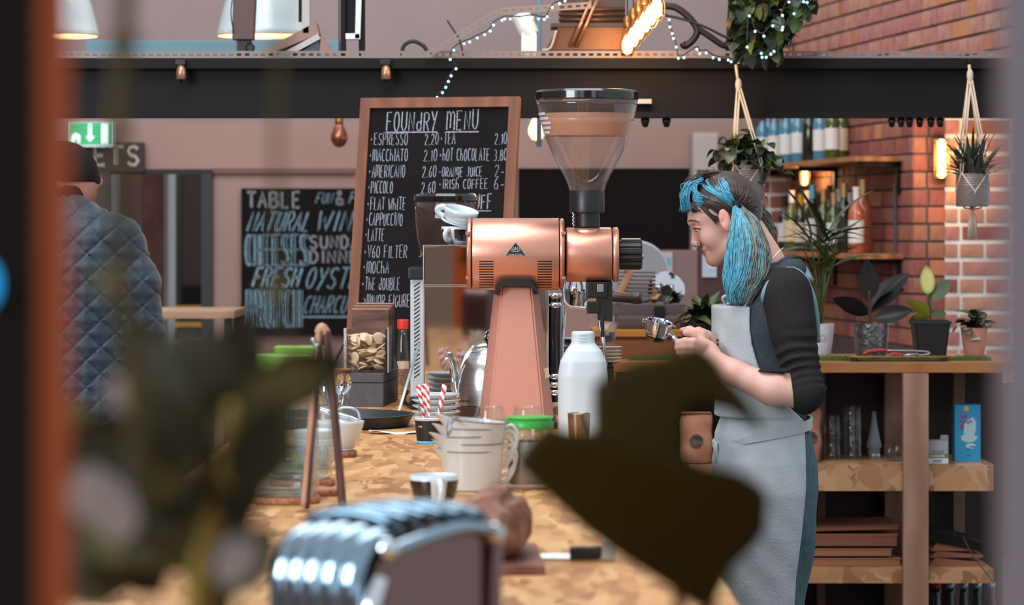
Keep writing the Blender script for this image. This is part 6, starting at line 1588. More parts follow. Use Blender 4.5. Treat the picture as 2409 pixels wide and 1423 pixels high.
# tin tray with red handled secateurs
tt = thing('tin_tray', 'shallow dark tin tray with brass rim on the back bar', 'tray', (P(2115, 0, 9.44).x, 9.44, ztop + .0005))
trp = [(-.120, .0), (.120, .0), (.158, .014), (.156, .016), (.118, .003), (-.118, .003), (-.156, .016), (-.158, .014)]
MB().prism([(x_, z_) for x_, z_ in trp], -.035, .035).build('pan', M('dark_tin', (52, 40, 36), .4, .4), tt)
MB().tube([(-.158, -.035, .0155), (.158, -.035, .0155)], .0016, 6).build('rim', M('brass', (190, 130, 84), .35, .8), tt)
sec = thing('secateurs', 'long red handled shears lying on the tin tray', 'shears', (P(2110, 0, 9.44).x, 9.44, ztop + .020))
REDH = M('red_grip', (176, 44, 52), .45)
MB().tube(catmull([(-.108, 0, .0), (-.09, 0, .010), (-.06, 0, .014), (-.03, 0, .014)], 5), [.004] + [.0065] * 13 + [.005, .004], 10).build('red_handle', REDH, sec, True)
MB().tube(catmull([(-.035, 0, .014), (.04, 0, .013), (.095, 0, .010), (.10, 0, .002), (.06, 0, -.001)], 5), .003, 8).build('blade_arm', STEEL, sec, True)
MB().tube(catmull([(-.03, -.016, -.002), (-.01, -.018, .003), (.012, -.018, .0)], 5), .006, 10).build('red_handle', REDH, sec, True)
MB().tube([(.012, -.018, -.001), (.066, -.018, .004)], .0032, 8).build('blade_arm', STEEL, sec, True)

# ------------------------------------------------------------------ wall shelves with bottles
def wl(d, off, z=0.0):
    p = wall_at(d) + NRM * off; return Vector((p.x, p.y, z))
SHW = M('shelf_wood', (176, 118, 76), .6, wave=(4, (140, 88, 54), 5, 'Y'))
def wall_shelf(name, label, d0, d1, z, dep):
    c = wl(d0, 0, z); t = thing(name, label, 'shelf', c, (0, 0, a_wall))
    L_ = (wall_at(d1) - wall_at(d0)).length
    # local x away from camera along wall, local y = +left normal
    MB().box((0, .002, -.022), (L_, dep, 0), .002).build('board', SHW, t)
    for xx in (.04, L_ * .5, L_ - .2): MB().box((xx, .002, -.16), (xx + .03, .02, -.0225), .001).box((xx, .02, -.045), (xx + .03, dep * .85, -.0225), .001).build('bracket', STEEL_D, t)
    return t
ZU, ZL = 1.42 + (530 - 368) * 12.9 / F, 1.42 - (597 - 530) * 12.9 / F
wall_shelf('wall_shelf', 'upper wooden wall shelf crowded with wine bottles', 12.86, 15.2, ZU, .22)
wall_shelf('wall_shelf', 'lower wooden wall shelf with wine bottles and rose bottle', 12.86, 15.2, ZL, .22)
def wine(label, pos, glass, foil, lab, h=.30, group=None, r=.037):
    t = thing('wine_bottle', label, 'bottle', pos, group=group)
    MB().lathe([(0, .004), (r * .92, 0), (r, .006), (r, h * .58), (r * .88, h * .66), (r * .42, h * .76), (r * .37, h * .80), (r * .37, h * .97), (r * .42, h * .975), (r * .42, h), (0, h)], 24, cap=False).build('glass', glass, t, True)
    MB().lathe([(r * .40, h * .80), (r * .41, h * .96), (r * .45, h * .965), (r * .45, h * 1.002), (0, h * 1.003)], 20).build('foil', foil, t, True, sharp=SH)
    if lab: MB().lathe([(r + .0006, h * .16), (r + .0006, h * .50)], 24, cap=False).build('label', lab, t, True)
    return t
GD = M('bottle_dark_green', (26, 34, 24), .08, coat=.6); GB = M('bottle_brown', (44, 24, 20), .08, coat=.6); GO = M('bottle_olive', (70, 84, 28), .08, coat=.6)
ROSE = M('rose_glass', (196, 108, 82), .08, coat=.5, trans=.25); GBL = M('bottle_blue', (70, 128, 156), .1, coat=.6)
LW = M('label_white', (214, 214, 210), .7); LC = M('label_cream', (206, 190, 160), .7); LK = M('label_black', (36, 32, 34), .6)
FO = {'gold': M('foil_gold', (206, 168, 112), .35, .5), 'white': M('foil_white', (214, 214, 216), .4), 'black': M('foil_black', (28, 24, 26), .4), 'red': M('foil_red', (120, 34, 44), .4), 'yellow': M('foil_yellow', (214, 160, 36), .4), 'cyan': M('foil_cyan', (110, 190, 222), .3, .3), 'copper': M('foil_copper', (210, 120, 70), .35, .6)}
def shelf_pos(px, off, z):
    """point at pixel column px on the shelf line with this wall offset"""
    # X = k*d ; X = wall(d) - off*cos
    k = (px - CX) / F; d = (1.57 + .136 * 13.8 - off * math.cos(TH) + .136 * (-off * math.sin(TH))) / (k + .136)
    return Vector((k * d, d, z + .0005))
desc = {'gold': 'gold', 'white': 'white', 'black': 'black', 'red': 'dark red', 'yellow': 'yellow', 'cyan': 'pale blue', 'copper': 'copper'}
low = [(1846, .06, GD, 'black', LW), (1862, .15, GO, 'white', LC), (1872, .06, GB, 'red', None), (1884, .15, GD, 'yellow', LC), (1898, .06, GB, 'white', LW), (1912, .15, GD, 'cyan', LW), (1924, .06, GD, 'black', LW), (1938, .15, GO, 'gold', LK),
       (1952, .06, GD, 'red', LW), (1962, .15, GO, 'gold', LW), (1974, .06, GD, 'white', LK), (1986, .15, GD, 'gold', LK), (2002, .10, GB, 'white', LW), (2014, .18, ROSE, 'white', LW)]
for i, (px, off, g_, f_, l_) in enumerate(low):
    wine(f'wine bottle with {desc[f_]} foil, {("first","second","third","fourth","fifth","sixth","seventh","eighth","ninth","tenth","eleventh","twelfth","thirteenth","fourteenth")[i]} from left on the lower shelf', shelf_pos(px, off, ZL), g_, FO[f_], l_, .27 + .02 * (i % 3), 'bottles on the lower wall shelf', .034)
wine('tall rose bottle with pale foil at the near end of the lower shelf', shelf_pos(2030, .11, ZL), ROSE, FO['gold'], None, .325, 'bottles on the lower wall shelf', .041)
up = [(1794, .15, GBL, LW), (1808, .06, GBL, LW), (1822, .15, GBL, LW), (1838, .06, GD, LW), (1850, .15, GBL, LW), (1866, .06, GBL, LW), (1878, .15, GBL, LW), (1890, .06, GB, LC), (1904, .15, GD, None), (1918, .06, GBL, LW), (1930, .15, GBL, LW), (1944, .06, GBL, LW), (1958, .15, GO, LW), (1980, .04, GO, LC)]
for i, (px, off, g_, l_) in enumerate(up):
    wine(f'{"pale blue" if g_ is GBL else "dark"} wine bottle, {("first","second","third","fourth","fifth","sixth","seventh","eighth","ninth","tenth","eleventh","twelfth","thirteenth","fourteenth")[i]} from left on the upper shelf', shelf_pos(px, off, ZU), g_, FO['copper'] if i % 3 else FO['black'], l_, .285 + .015 * (i % 2), 'bottles on the upper wall shelf', .034)
# metal strip fixed to the wall, bulkhead wall lamps
tag(MB().box((-.008, -.004, 0), (.008, .004, .62), .001).build('wall_strip', M('grey_strip', (92, 96, 108), .5, .3), None, loc=wl(12.95, .02, .98), rot=(0, 0, a_wall)), 'narrow grey metal strip on the brick wall', 'strip')
def bulkhead(name, label, p, h, w_, energy):
    t = thing(name, label, 'lamp', p)
    FRM = M('brass_frame', (206, 150, 76), .35, .7)
    s = SDF((-w_, -.09, -.02), (w_, .02, h + .02), .005)
    s.cap((0, -.035, w_ * .55), (0, -.035, h - w_ * .55), w_ * .52, w_ * .52, .01); s.obj('glowing_globe', M('warm_globe', (255, 214, 150), .4, emit=((255, 196, 110), 9.0)), t)
    MB().box((-w_ * .75, 0, 0), (w_ * .75, .03, h), .01).build('back_plate', FRM, t)
    for sx_ in (-1, 1):
        MB().tube(catmull([(sx_ * w_ * .68, 0, h * .1), (sx_ * w_ * .68, -.06, h * .14), (sx_ * w_ * .68, -.075, h * .5), (sx_ * w_ * .68, -.06, h * .86), (sx_ * w_ * .68, 0, h * .9)], 5), .004, 6).build('guard_bar', FRM, t, True)
    MB().tube(catmull([(-w_ * .68, -.07, h * .5), (0, -.09, h * .5), (w_ * .68, -.07, h * .5)], 5), .003, 6).build('guard_ring', FRM, t, True)
    l = bpy.data.lights.new(name + '_light', 'POINT'); l.energy = energy; l.color = (1, .62, .28); l.shadow_soft_size = .05
    lo_ = bpy.data.objects.new(name + '_light', l); lo_.location = (0, -.16, h * .5); lo_.parent = t; COL.objects.link(lo_)
    return t
bulkhead('bulkhead_lamp', 'large glowing bulkhead lamp on the brick return', P(2212, 420, 12.66), .168, .036, 5)
bulkhead('bulkhead_lamp', 'small glowing bulkhead lamp above the bottles', P(1891, 437, 14.4), .10, .028, 2)

# ------------------------------------------------------------------ hanging planters
ROPE = M('cotton_rope', (214, 192, 168), .9, bump=(300, .4)); TIN = M('tin_can', (150, 138, 132), .4, .5, bump=(80, .3))
DH = 9.03
def planter(label, px, py_hook, py_can0, py_can1, r, knot, lean=0.0, tassel=True):
    t = thing('hanging_planter', label, 'hanging planter', P(px, py_can1, DH)); s = DH / F
    zc = lambda py: (py_can1 - py) * s; hook = Vector((-lean * s, 0, zc(py_hook))); kn = Vector((-lean * .75 * s, 0, zc(knot)))
    MB().lathe([(0, .003), (r * .95, 0), (r, .004), (r, zc(py_can0) - .004), (r * 1.02, zc(py_can0)), (r * .97, zc(py_can0)), (r * .96, .008), (0, .008)], 36, cap=False).build('tin_can', TIN, t, True, sharp=SH)
    for k in range(4): MB().lathe([(r + .0002, zc(py_can0) * (.62 + .07 * k)), (r + .0022, zc(py_can0) * (.64 + .07 * k)), (r + .0002, zc(py_can0) * (.66 + .07 * k))], 36, cap=False).build('can_ridge', TIN, t, True)
    rp = MB(); rp.tube([hook, kn], .0045, 8)
    for i in range(4):
        a = math.pi / 4 + i * math.pi / 2; rim = Vector((math.cos(a) * r * 1.12, math.sin(a) * r * 1.12, zc(py_can0) * 1.02)); low_ = Vector((math.cos(a + .78) * r * 1.03, math.sin(a + .78) * r * 1.03, zc(py_can0) * .45)); bot = Vector((0, 0, -.008))
        lo2 = Vector((math.cos(a - .78) * r * 1.03, math.sin(a - .78) * r * 1.03, zc(py_can0) * .45))
        for e in (-.004, .004):
            rp.tube([kn + Vector((e, 0, 0)), rim + Vector((e, 0, 0))], .0026, 6)
        rp.tube([rim, low_, Vector((math.cos(a + .78) * r * .5, math.sin(a + .78) * r * .5, -.004)), bot], .0026, 6); rp.tube([rim, lo2, bot], .0026, 6)
    rp.build('macrame_rope', ROPE, t, True)
    MB().ball(kn, (.010, .008, .022), 10, 8).build('knot', ROPE, t, True)
    MB().tube(catmull([hook, hook + Vector((0, .0, .012)), hook + Vector((0, .02, .016)), hook + Vector((0, .04, .006))], 4), .002, 6).build('hook', STEEL_D, t)
    if tassel:
        tm = MB(); rr = random.Random(3)
        for i in range(46):
            a, q_ = rr.uniform(0, 6.28), math.sqrt(rr.random()) * .017; tm.tube([(0, 0, -.006), (math.cos(a) * q_ * .6, math.sin(a) * q_ * .6, -.03), (math.cos(a) * q_, math.sin(a) * q_, -.095 + rr.uniform(-.008, .008))], .0013, 5)
        tm.build('tassel', ROPE, t, True)
    return t
hp_ = planter('macrame planter with bushy ivy above her head', 1757, 152, 388, 470, .052, 200, 26, False)
rr = random.Random(61); IVY = leaf_mesh(.032, .013, 6, 2, .5, .2, .8)
zt_ = (470 - 392) * DH / F
for i in range(170):
    a = rr.uniform(0, 6.28); q_ = rr.uniform(.01, .085); z = zt_ + rr.uniform(-.012, .11) * (1 - q_ * 4)
    place_leaf(hp_, IVY, (math.cos(a) * q_ - .006, math.sin(a) * q_, z), rr.uniform(0, 6.28), rr.uniform(-.9, .9), rr.uniform(-.6, .6), rr.choice((LF_D, LF_D, LF_G)), sc=rr.uniform(.8, 1.4))
vm = MB()
for (ex, ez) in ((.10, .02), (.11, -.02), (-.10, .05), (.05, -.09), (-.07, .09)):
    pts = catmull([(0, 0, zt_), (ex * .6, -.02, zt_ + .04), (ex, -.03, zt_ + ez)], 6); vm.tube(pts, .0016, 5)
    for p_ in pts[4::2]: place_leaf(hp_, IVY, p_, rr.uniform(0, 6.28), rr.uniform(-1, .3), rr.uniform(-.5, .5), LF_D, sc=1.0)
vm.build('vine', LF_D, hp_)
hq = planter('macrame planter with spiky grass by the bulkhead lamp', 2288, 152, 408, 486, .050, 178, 8, True)
GRL = leaf_mesh(.16, .005, 8, 2, .25, .2, .7); SPK = M('grey_green_blade', (78, 76, 66), .6); rr = random.Random(71); zt_ = (486 - 408) * DH / F
for i in range(90): place_leaf(hq, GRL, (rr.uniform(-.03, .03), rr.uniform(-.03, .03), zt_ - .012), rr.uniform(0, 6.28), rr.uniform(.3, 1.5), rr.uniform(-.3, .3), rr.choice((SPK, LF_D, SPK)), sc=rr.uniform(.5, 1.05))
# ------------------------------------------------------------------ menu board leaning on the counter end
CHALK = M('chalk_white', (172, 176, 184), .95, noise=(300, (108, 114, 124), 2))
CHALKB = M('chalk_blue', (150, 186, 204), .95, noise=(120, (96, 128, 146), 3))
SLATEB = M('blackboard', (22, 17, 17), .85, noise=(5, (27, 22, 22), 4), spec=.15)
FRW = M('frame_timber', (140, 80, 46), .6, wave=(5, (112, 60, 34), 6, 'X'), noise=(4, (126, 70, 40), 3))
lam, psi = math.radians(12), math.radians(13.5)
HB_ = .856
mn = thing('menu_board', 'framed chalk menu board leaning behind the espresso machine', 'menu board', C(999, 8.46, .004), (-lam, 0, -psi))
def mx_(px, py): return (px - (1032 - (py - 234) * .0486)) * .001228 / .972
def mz_(py): return HB_ * (1 - (py - 234) / 691.0)
wB, fw = .238, .030
MB().box((-wB + .02, -.004, .02), (wB - .02, .008, HB_ - .02)).build('slate', SLATEB, mn)
def mitre(name, pts): MB().prism(pts, -.014, .010).build(name, FRW, mn)
mitre('frame_top', [(-wB + fw, HB_ - fw), (wB - fw, HB_ - fw), (wB, HB_), (-wB, HB_)])
mitre('frame_bottom', [(-wB, 0), (wB, 0), (wB - fw, fw), (-wB + fw, fw)])
mitre('frame_side', [(-wB, 0), (-wB + fw, fw), (-wB + fw, HB_ - fw), (-wB, HB_)])
mitre('frame_side', [(wB - fw, fw), (wB, 0), (wB, HB_), (wB - fw, HB_ - fw)])
def mline(txt, x0, x1, base, h=29, thick=.0022, mat=CHALK, nm='lettering', jit=.05):
    q = letters(txt, 0, 0, .5, 1, .1); ex = max(v[0] for v in q.v)
    wd = (mx_(x1, base) - mx_(x0, base)); k = wd / ex * 1.0
    mb = letters(txt, mx_(x0, base), mz_(base), .5 * k, h * .001239, thick, adv=.64 * k, y=-.0046, jit=jit, seed=len(txt))
    return mb.build(nm, mat, mn)
mline('FOUNdRY', 903, 1024, 312, 46, .0036); mline('mENU', 1047, 1121, 310, 46, .0036)
for a, b in ((903, 1024), (1046, 1123)):
    MB().box((mx_(a, 316), -.0048, mz_(317.5)), (mx_(b, 316), -.0044, mz_(314.5))).build('underline', CHALK, mn)
for (txt, a, b, base) in (('*ESPRESSO', 864, 955, 346), ('*mACChIATO', 862, 955, 385), ('*AmERICANO', 861, 949, 424), ('*PICCOLO', 860, 920, 462), ('*FLAT WhITE', 858, 950, 502), ('*CAPPUCCINO', 856, 944, 539), ('*LATTE', 854, 900, 576),
        ('*V60 FILTER', 852, 955, 616), ('*mOChA', 850, 913, 653), ('*ThE dOUBLE', 848, 938, 692), ('>mINOR FIGURE', 852, 962, 732), ('*TEA', 1031, 1068, 345), ('*hOT ChOCOLATE', 1029, 1147, 385), ('*ORANgE JUICE', 1028, 1130, 423), ('*IRISh COFFEE', 1028, 1143, 452)):
    mline(txt, a, b, base, 23 if base in (423, 452) else 29)
for (txt, a, b, base) in (('2.20', 995, 1028, 346), ('2.10', 993, 1025, 385), ('2.60', 990, 1023, 424), ('2.60', 988, 1021, 462), ('3', 983, 990, 614), ('2.10', 1160, 1189, 346), ('3.80', 1158, 1189, 385), ('2-', 1160, 1182, 424), ('6-', 1158, 1182, 454)):
    mline(txt, a, b, base, 27)
mline('STUFF', 1085, 1152, 500, 34, .0036)
MB().box((mx_(1085, 504), -.0048, mz_(505.5)), (mx_(1153, 504), -.0044, mz_(503.5))).build('underline', CHALK, mn)

# ------------------------------------------------------------------ big chalkboard on the back wall
dC = 15.96
cbd = thing('wall_chalkboard', 'large hand lettered chalkboard hung on the mauve back wall', 'chalkboard', P(720, 787, dC))
u_c = dC / F
cx2 = lambda px: (px - 720) * u_c
cz2 = lambda py: (787 - py) * u_c
MB().box((cx2(568), -.02, 0), (cx2(905), .035, cz2(443)), .004).build('board', SLATEB, cbd)
def cl(txt, x0, x1, base, h, th, mat=CHALKB, slant=0.0, dbl=False):
    q = letters(txt, 0, 0, .5, 1, .1); ex = max(v[0] for v in q.v); k = (x1 - x0) * u_c / ex
    mb = letters(txt, cx2(x0), cz2(base), .5 * k, h * u_c, th, adv=.64 * k, y=-.0212, slant=slant)
    if dbl: letters(txt, cx2(x0) + th * 1.6, cz2(base), .5 * k, h * u_c, th * .5, adv=.64 * k, y=-.0212, slant=slant, mb=mb)
    mb.build('lettering', mat, cbd)
cl('TABLE', 582, 705, 488, 36, .013, CHALK); cl('FUN', 742, 780, 478, 24, .005, CHALKB, .3); cl('&', 790, 810, 482, 34, .010, CHALK); cl('F', 820, 832, 478, 26, .006, CHALKB, .3)
cl('NATURAL', 580, 722, 543, 44, .010, CHALKB, .35); cl('WINE', 742, 850, 543, 46, .010, CHALKB, .3)
cl('CHEESES', 577, 722, 624, 72, .012, CHALKB, 0, True); cl('SUNDAY', 729, 870, 584, 29, .011, CHALK); cl('DINNER', 729, 870, 618, 28, .011, CHALK)
cl('FRESH', 593, 700, 674, 44, .014, CHALKB, .3); cl('OYSTERS', 716, 890, 678, 48, .008, CHALKB, .3)
cl('BRUNCH', 579, 706, 770, 88, .010, CHALKB, 0, True); cl('CHARCUTERIE', 712, 890, 736, 40, .006, CHALKB, .3)
MB().box((cx2(712), -.0214, cz2(747)), (cx2(890), -.0208, cz2(743))).build('underline', CHALKB, cbd)

# signs
ts_ = thing('toilets_sign', 'dark TOILETS sign with pale letters over the doorway', 'sign', P(220, 405, 15.93)); us = 15.93 / F
MB().box(((95 - 220) * us, -.02, 0), ((340 - 220) * us, .03, 70 * us), .003).build('panel', M('sign_dark', (48, 40, 42), .6), ts_)
ltr = MB()
for ch_, px in zip('TOILETS', (105, 132, 166, 189, 222, 258, 297)): letters(ch_, (px - 220) * us, 17 * us, 32 * us, 43 * us, .017, y=-.0212, mb=ltr)
ltr.build('lettering', M('sign_cream', (206, 190, 178), .6), ts_)
ex = thing('exit_sign', 'lit green exit sign with white down arrow', 'exit sign', P(222, 346, 15.84)); us = 15.84 / F
MB().box(((160 - 222) * us, -.02, 0), ((270 - 222) * us, .035, 59 * us), .003).build('case', WHITE, ex)
MB().box(((163 - 222) * us, -.0215, 5 * us), ((267 - 222) * us, -.02, 57 * us)).build('green_panel', M('exit_green', (40, 170, 110), .5, emit=((60, 190, 130), .5)), ex)
EW = M('exit_white', (235, 245, 245), .5, emit=((215, 240, 245), .9))
a_ = lambda px, py: ((px - 222) * us, -.0222, (346 - py) * us)
mesh_obj('arrow', [a_(209, 292), a_(217, 292), a_(217, 321), a_(224, 321), a_(213, 334), a_(202, 321), a_(209, 321)], [(6, 5, 4, 3, 2, 1, 0)], EW, ex)
mesh_obj('door_symbol', [a_(240, 291), a_(258, 291), a_(258, 338), a_(240, 338)], [(0, 3, 2, 1)], EW, ex)
mesh_obj('figure_symbol', [a_(168, 318), a_(178, 312), a_(190, 318), a_(190, 336), a_(182, 336), a_(182, 326), a_(172, 336), a_(166, 334)], [tuple(range(7, -1, -1))], EW, ex)
# high table by the doorway
tbx = thing('bar_table', 'tall table with pale top beside the doorway', 'table', (P(450, 0, 12.2).x, 12.2, 0)); uu = 12.2 / F; zt2 = CAMZ - (731 - HY) * uu
MB().box(((250 - 450) * uu, 0, zt2 - .034), ((552 - 450) * uu, .55, zt2), .004).build('top', M('pale_top', (176, 142, 116), .5), tbx)
for px in (532, 268):
    for y in (.05, .48): MB().box(((px - 450) * uu - .012, y, 0), ((px - 450) * uu + .022, y + .035, zt2 - .035)).build('leg', M('table_leg', (70, 56, 58), .5), tbx)
# black board and panels on the back wall, grey cabinet, pinned papers
MB().box((0, 0, 0), ((1632 - 1222) * 14.8 / F, .05, (580 - 397) * 14.8 / F), .003)
wbk = thing('wall_screen', 'big black panel on the back wall behind the hopper', 'panel', P(1427, 586, 15.9)); up_ = 15.9 / F
MB().box((-208 * up_, -.03, 0), (203 * up_, .09, 190 * up_), .004).build('panel', M('matt_black', (24, 19, 19), .9, spec=.15), wbk)
MB().box((-208 * up_, -.034, 187 * up_), (203 * up_, -.03, 190 * up_)).build('top_edge', STEEL_D, wbk)
gc = thing('grey_cabinet', 'pale grey tall cabinet behind the ivy planter', 'cabinet', (P(1660, 0, 15.6).x, 15.6, 0)); ug = 15.6 / F
MB().box((-30 * ug, 0, 0), (31 * ug, .35, CAMZ - (312 - HY) * ug), .006).build('body', M('pale_grey_paint', (186, 176, 172), .6), gc)
MB().box((-27 * ug, -.012, .1), (28 * ug, -.001, CAMZ - (318 - HY) * ug), .004).build('door', M('pale_grey_paint', (186, 176, 172)), gc)
MB().box((22 * ug, -.03, 1.2), (25 * ug, -.013, 1.36), .002).build('handle', STEEL, gc)
for (a, b, c, d_, col, lab) in ((1546, 1582, 592, 640, (176, 168, 176), 'pale poster with coloured patches under the black panel'), (1652, 1686, 598, 652, (178, 190, 208), 'pale blue paper pinned near her chin')):
    t = thing('pinned_poster', lab, 'poster', P((a + b) / 2, d_, 13.0)); uq = 13.0 / F
    MB().box((-(b - a) / 2 * uq, -.002, 0), ((b - a) / 2 * uq, .002, (d_ - c) * uq)).build('sheet', M('poster_%d' % a, col, .8), t)
    MB().box((-(b - a) * .1 * uq, -.0035, (d_ - c) * .35 * uq), ((b - a) * .4 * uq, -.0022, (d_ - c) * .7 * uq)).build('printed_patch', M('poster_patch_%d' % a, (110, 160, 172) if a < 1600 else (196, 204, 216), .8), t)
# partition behind the slicer that the posters are fixed to
slab('wall_partition', (P(1470, 0, 13.02).x, 13.005, 0), (P(1640, 0, 13.02).x, 13.06, CAMZ - (588 - HY) * 13.02 / F), M('mauve_panel', (128, 104, 102), .85))
slab('wall_partition_dark', (P(1640, 0, 13.02).x, 13.006, 0), (P(1780, 0, 13.02).x, 13.06, CAMZ - (400 - HY) * 13.02 / F + .0), M('dark_red_panel', (74, 50, 48), .85))

# ------------------------------------------------------------------ customer in a quilted jacket, seen from behind
DMn = 8.6; um = DMn / F; MX0 = 134
pm = thing('person', 'person in a blue quilted jacket and dark cap with back to camera', 'person', ((MX0 - CX) * um, DMn, 0))
def v(px, py, y=0.0): return ((px - MX0) * um, y, CAMZ - (py - HY) * um)
SK2 = M('skin_neck', (176, 124, 108), .6)
s = SDF((-.32, -.24, 0), (.32, .24, 1.78), .007)
s.cap((0, 0, .95), (0, 0, 1.34), .10, .09, .03).ell((0, 0, 1.22), (.15, .085, .19), k=.03)
for sd in (-1, 1):
    s.chain([(.09 * sd, 0, .95), (.10 * sd, 0, .5), (.10 * sd, .02, .08)], [.085, .06, .045], .03); s.cap((.10 * sd, .02, .05), (.11 * sd, .15, .04), .042, .034, .02)
    s.chain([(.165 * sd, 0, 1.365), (.235 * sd, -.01, 1.14), (.215 * sd, .10, .93)], [.042, .038, .033], .02)
    s.ell((.205 * sd, .13, .88), (.022, .035, .045), k=.02)
    for fz in range(4): s.cap((.205 * sd, .115 + fz * .016, .86), (.20 * sd, .125 + fz * .016, .79 + .008 * abs(fz - 1)), .010, .008, .006)
    s.chain([(.20 * sd, .11, .89), (.185 * sd, .15, .85), (.18 * sd, .165, .82)], [.012, .010, .009], .006)
s.cap((0, 0, 1.40), (.02, .01, 1.50), .055, .052, .03); s.ell((.02, .01, 1.56), (.090, .080, .098), k=.02); s.ell((.06, .02, 1.52), (.05, .055, .065), k=.03); s.ell((.118, .022, 1.545), (.014, .012, .018), k=.012)
for sd in (-1, 1): s.ell((.015, .01 + .08 * sd, 1.55), (.018, .010, .032), k=.008)
s.obj('body', SK2, pm)
JK = M('blue_quilt', (32, 52, 68), .5, noise=(16, (24, 38, 52), 4), bump=(140, .35), sheen=.3)
j = SDF((-.34, -.22, .80), (.34, .24, 1.56), .0046)
j.loft([(.845, -.225, .225, .165, 0), (.95, -.215, .215, .155, 0), (1.12, -.205, .205, .148, 0), (1.30, -.21, .21, .148, 0), (1.40, -.205, .205, .13, 0), (1.445, -.172, .172, .11, 0), (1.48, -.12, .12, .095, 0), (1.515, -.08, .08, .080, .005)], k=.02, p=2.4)
for sd in (-1, 1): j.chain([(.178 * sd, 0, 1.375), (.228 * sd, -.01, 1.25), (.246 * sd, -.01, 1.12), (.236 * sd, .06, .99), (.224 * sd, .10, .93)], [.074, .068, .062, .055, .05], .03)
j.cap((0, 0, 1.44), (0, .012, 1.50), .084, .080, .02)
Lq = .076
def quilt(X, Y, Z):
    a = np.abs(((X + Z) / Lq) % 1 - .5) ; b = np.abs(((X - Z + .02) / Lq) % 1 - .5)
    g1 = np.exp(-((.5 - a) / .055) ** 2); g2 = np.exp(-((.5 - b) / .055) ** 2)
    return .0052 * np.maximum(g1, g2) - .0025 * (1 - np.maximum(g1, g2)) * np.cos(a * 6) * np.cos(b * 6) + .0012 * np.sin(150 * X + 40 * Z) * np.sin(60 * Z)
j.disp(quilt); j.clip(lambda X, Y, Z: .848 - Z + 0 * X); j.obj('quilted_jacket', JK, pm)
hm = MB(); N = 40
hm.tube([(.229 * math.cos(6.283 * i / N), .169 * math.sin(6.283 * i / N), .852) for i in range(N + 1)], .006, 6).build('jacket_hem', M('hem_cord', (104, 122, 136), .6), pm, True)
tr = SDF((-.26, -.20, .04), (.26, .22, .96), .008)
for sd in (-1, 1): tr.chain([(.085 * sd, 0, .93), (.10 * sd, 0, .5), (.10 * sd, .02, .07)], [.115, .085, .068], .03)
tr.obj('trousers', M('dark_denim', (40, 42, 50), .8), pm)
for sd in (-1, 1):
    q_ = SDF((.10 * sd - .08, -.10, 0), (.10 * sd + .08, .24, .12), .007); q_.cap((.10 * sd, .0, .05), (.11 * sd, .16, .042), .052, .044, .03).clip(lambda X, Y, Z: .001 - Z); q_.obj('shoe', BLK_PLASTIC, pm)
CAPM = M('dark_cap', (34, 27, 28), .85, spec=.15)
co = SDF((-.13, -.12, 1.44), (.14, .13, 1.58), .005); co.cap((0, .0, 1.46), (.015, .01, 1.535), .088, .084, .01).clip(lambda X, Y, Z: np.maximum(Z - 1.535, 1.462 - Z)); co.obj('hood_collar', M('navy_fleece', (30, 29, 34), .9, spec=.1), pm)
cp = SDF((-.13, -.13, 1.50), (.19, .15, 1.70), .005); cp.ell((.01, .01, 1.57), (.108, .096, .095), k=.01).clip(lambda X, Y, Z: 1.545 - Z - .25 * np.minimum(X, 0)); cp.cap((.06, .0, 1.553), (.115, .02, 1.546), .030, .012, .02); cp.obj('flat_cap', CAPM, pm)
cp2 = SDF((-.13, -.13, 1.44), (.11, .13, 1.60), .005); cp2.ell((-.005, .01, 1.53), (.086, .088, .10), k=.01).clip(lambda X, Y, Z: np.maximum(1.465 - Z, Z - 1.575)); cp2.obj('back_hair', M('dark_hair', (48, 36, 34), .6), pm)
# ------------------------------------------------------------------ things on and above the beam
def slotted(name, label, p0, p1, h, dep, pitch=.0246, mat=None):
    """perforated steel angle from p0 to p1 (bottom front edge), real slots"""
    p0, p1 = Vector(p0), Vector(p1); L_ = (p1 - p0).length; ang = math.atan2(p1.z - p0.z, p1.x - p0.x)
    t = thing(name, label, 'steel angle', p0, (0, -ang, 0))
    mb = MB(); n = int(L_ / pitch); x = 0.0; a, b = h * .30, h * .68
    mb.box((0, 0, 0), (L_, .0018, a)); mb.box((0, 0, b), (L_, .0018, h))
    for i in range(n + 1): mb.box((i * pitch, 0, a), (min(i * pitch + pitch * .42, L_), .0018, b))
    mb.build('slotted_face', mat or M('galvanised', (140, 124, 118), .5, .4), t)
    MB().box((0, .0018, h - .0018), (L_, dep, h)).build('flange', MATS['galvanised'], t)
    return t
Zt = Zb(139) + .0005
a0, a1 = P(60, 142, 9.15), P(2400, 139, 9.15)
slotted('slotted_angle', 'long perforated steel angle along the top of the beam', (a0.x, 9.147, Zt), (a1.x, 9.147, Zt), .0215, .035)
b0, b1, b2 = P(1008, 137, 9.10), P(1177, 34, 9.10), P(1392, 20, 9.10)
slotted('slotted_angle', 'perforated steel angle rising diagonally above the menu board', b0, b1, .021, .02)
slotted('slotted_angle', 'perforated steel angle running level above the diagonal one', b1, b2, .021, .02)
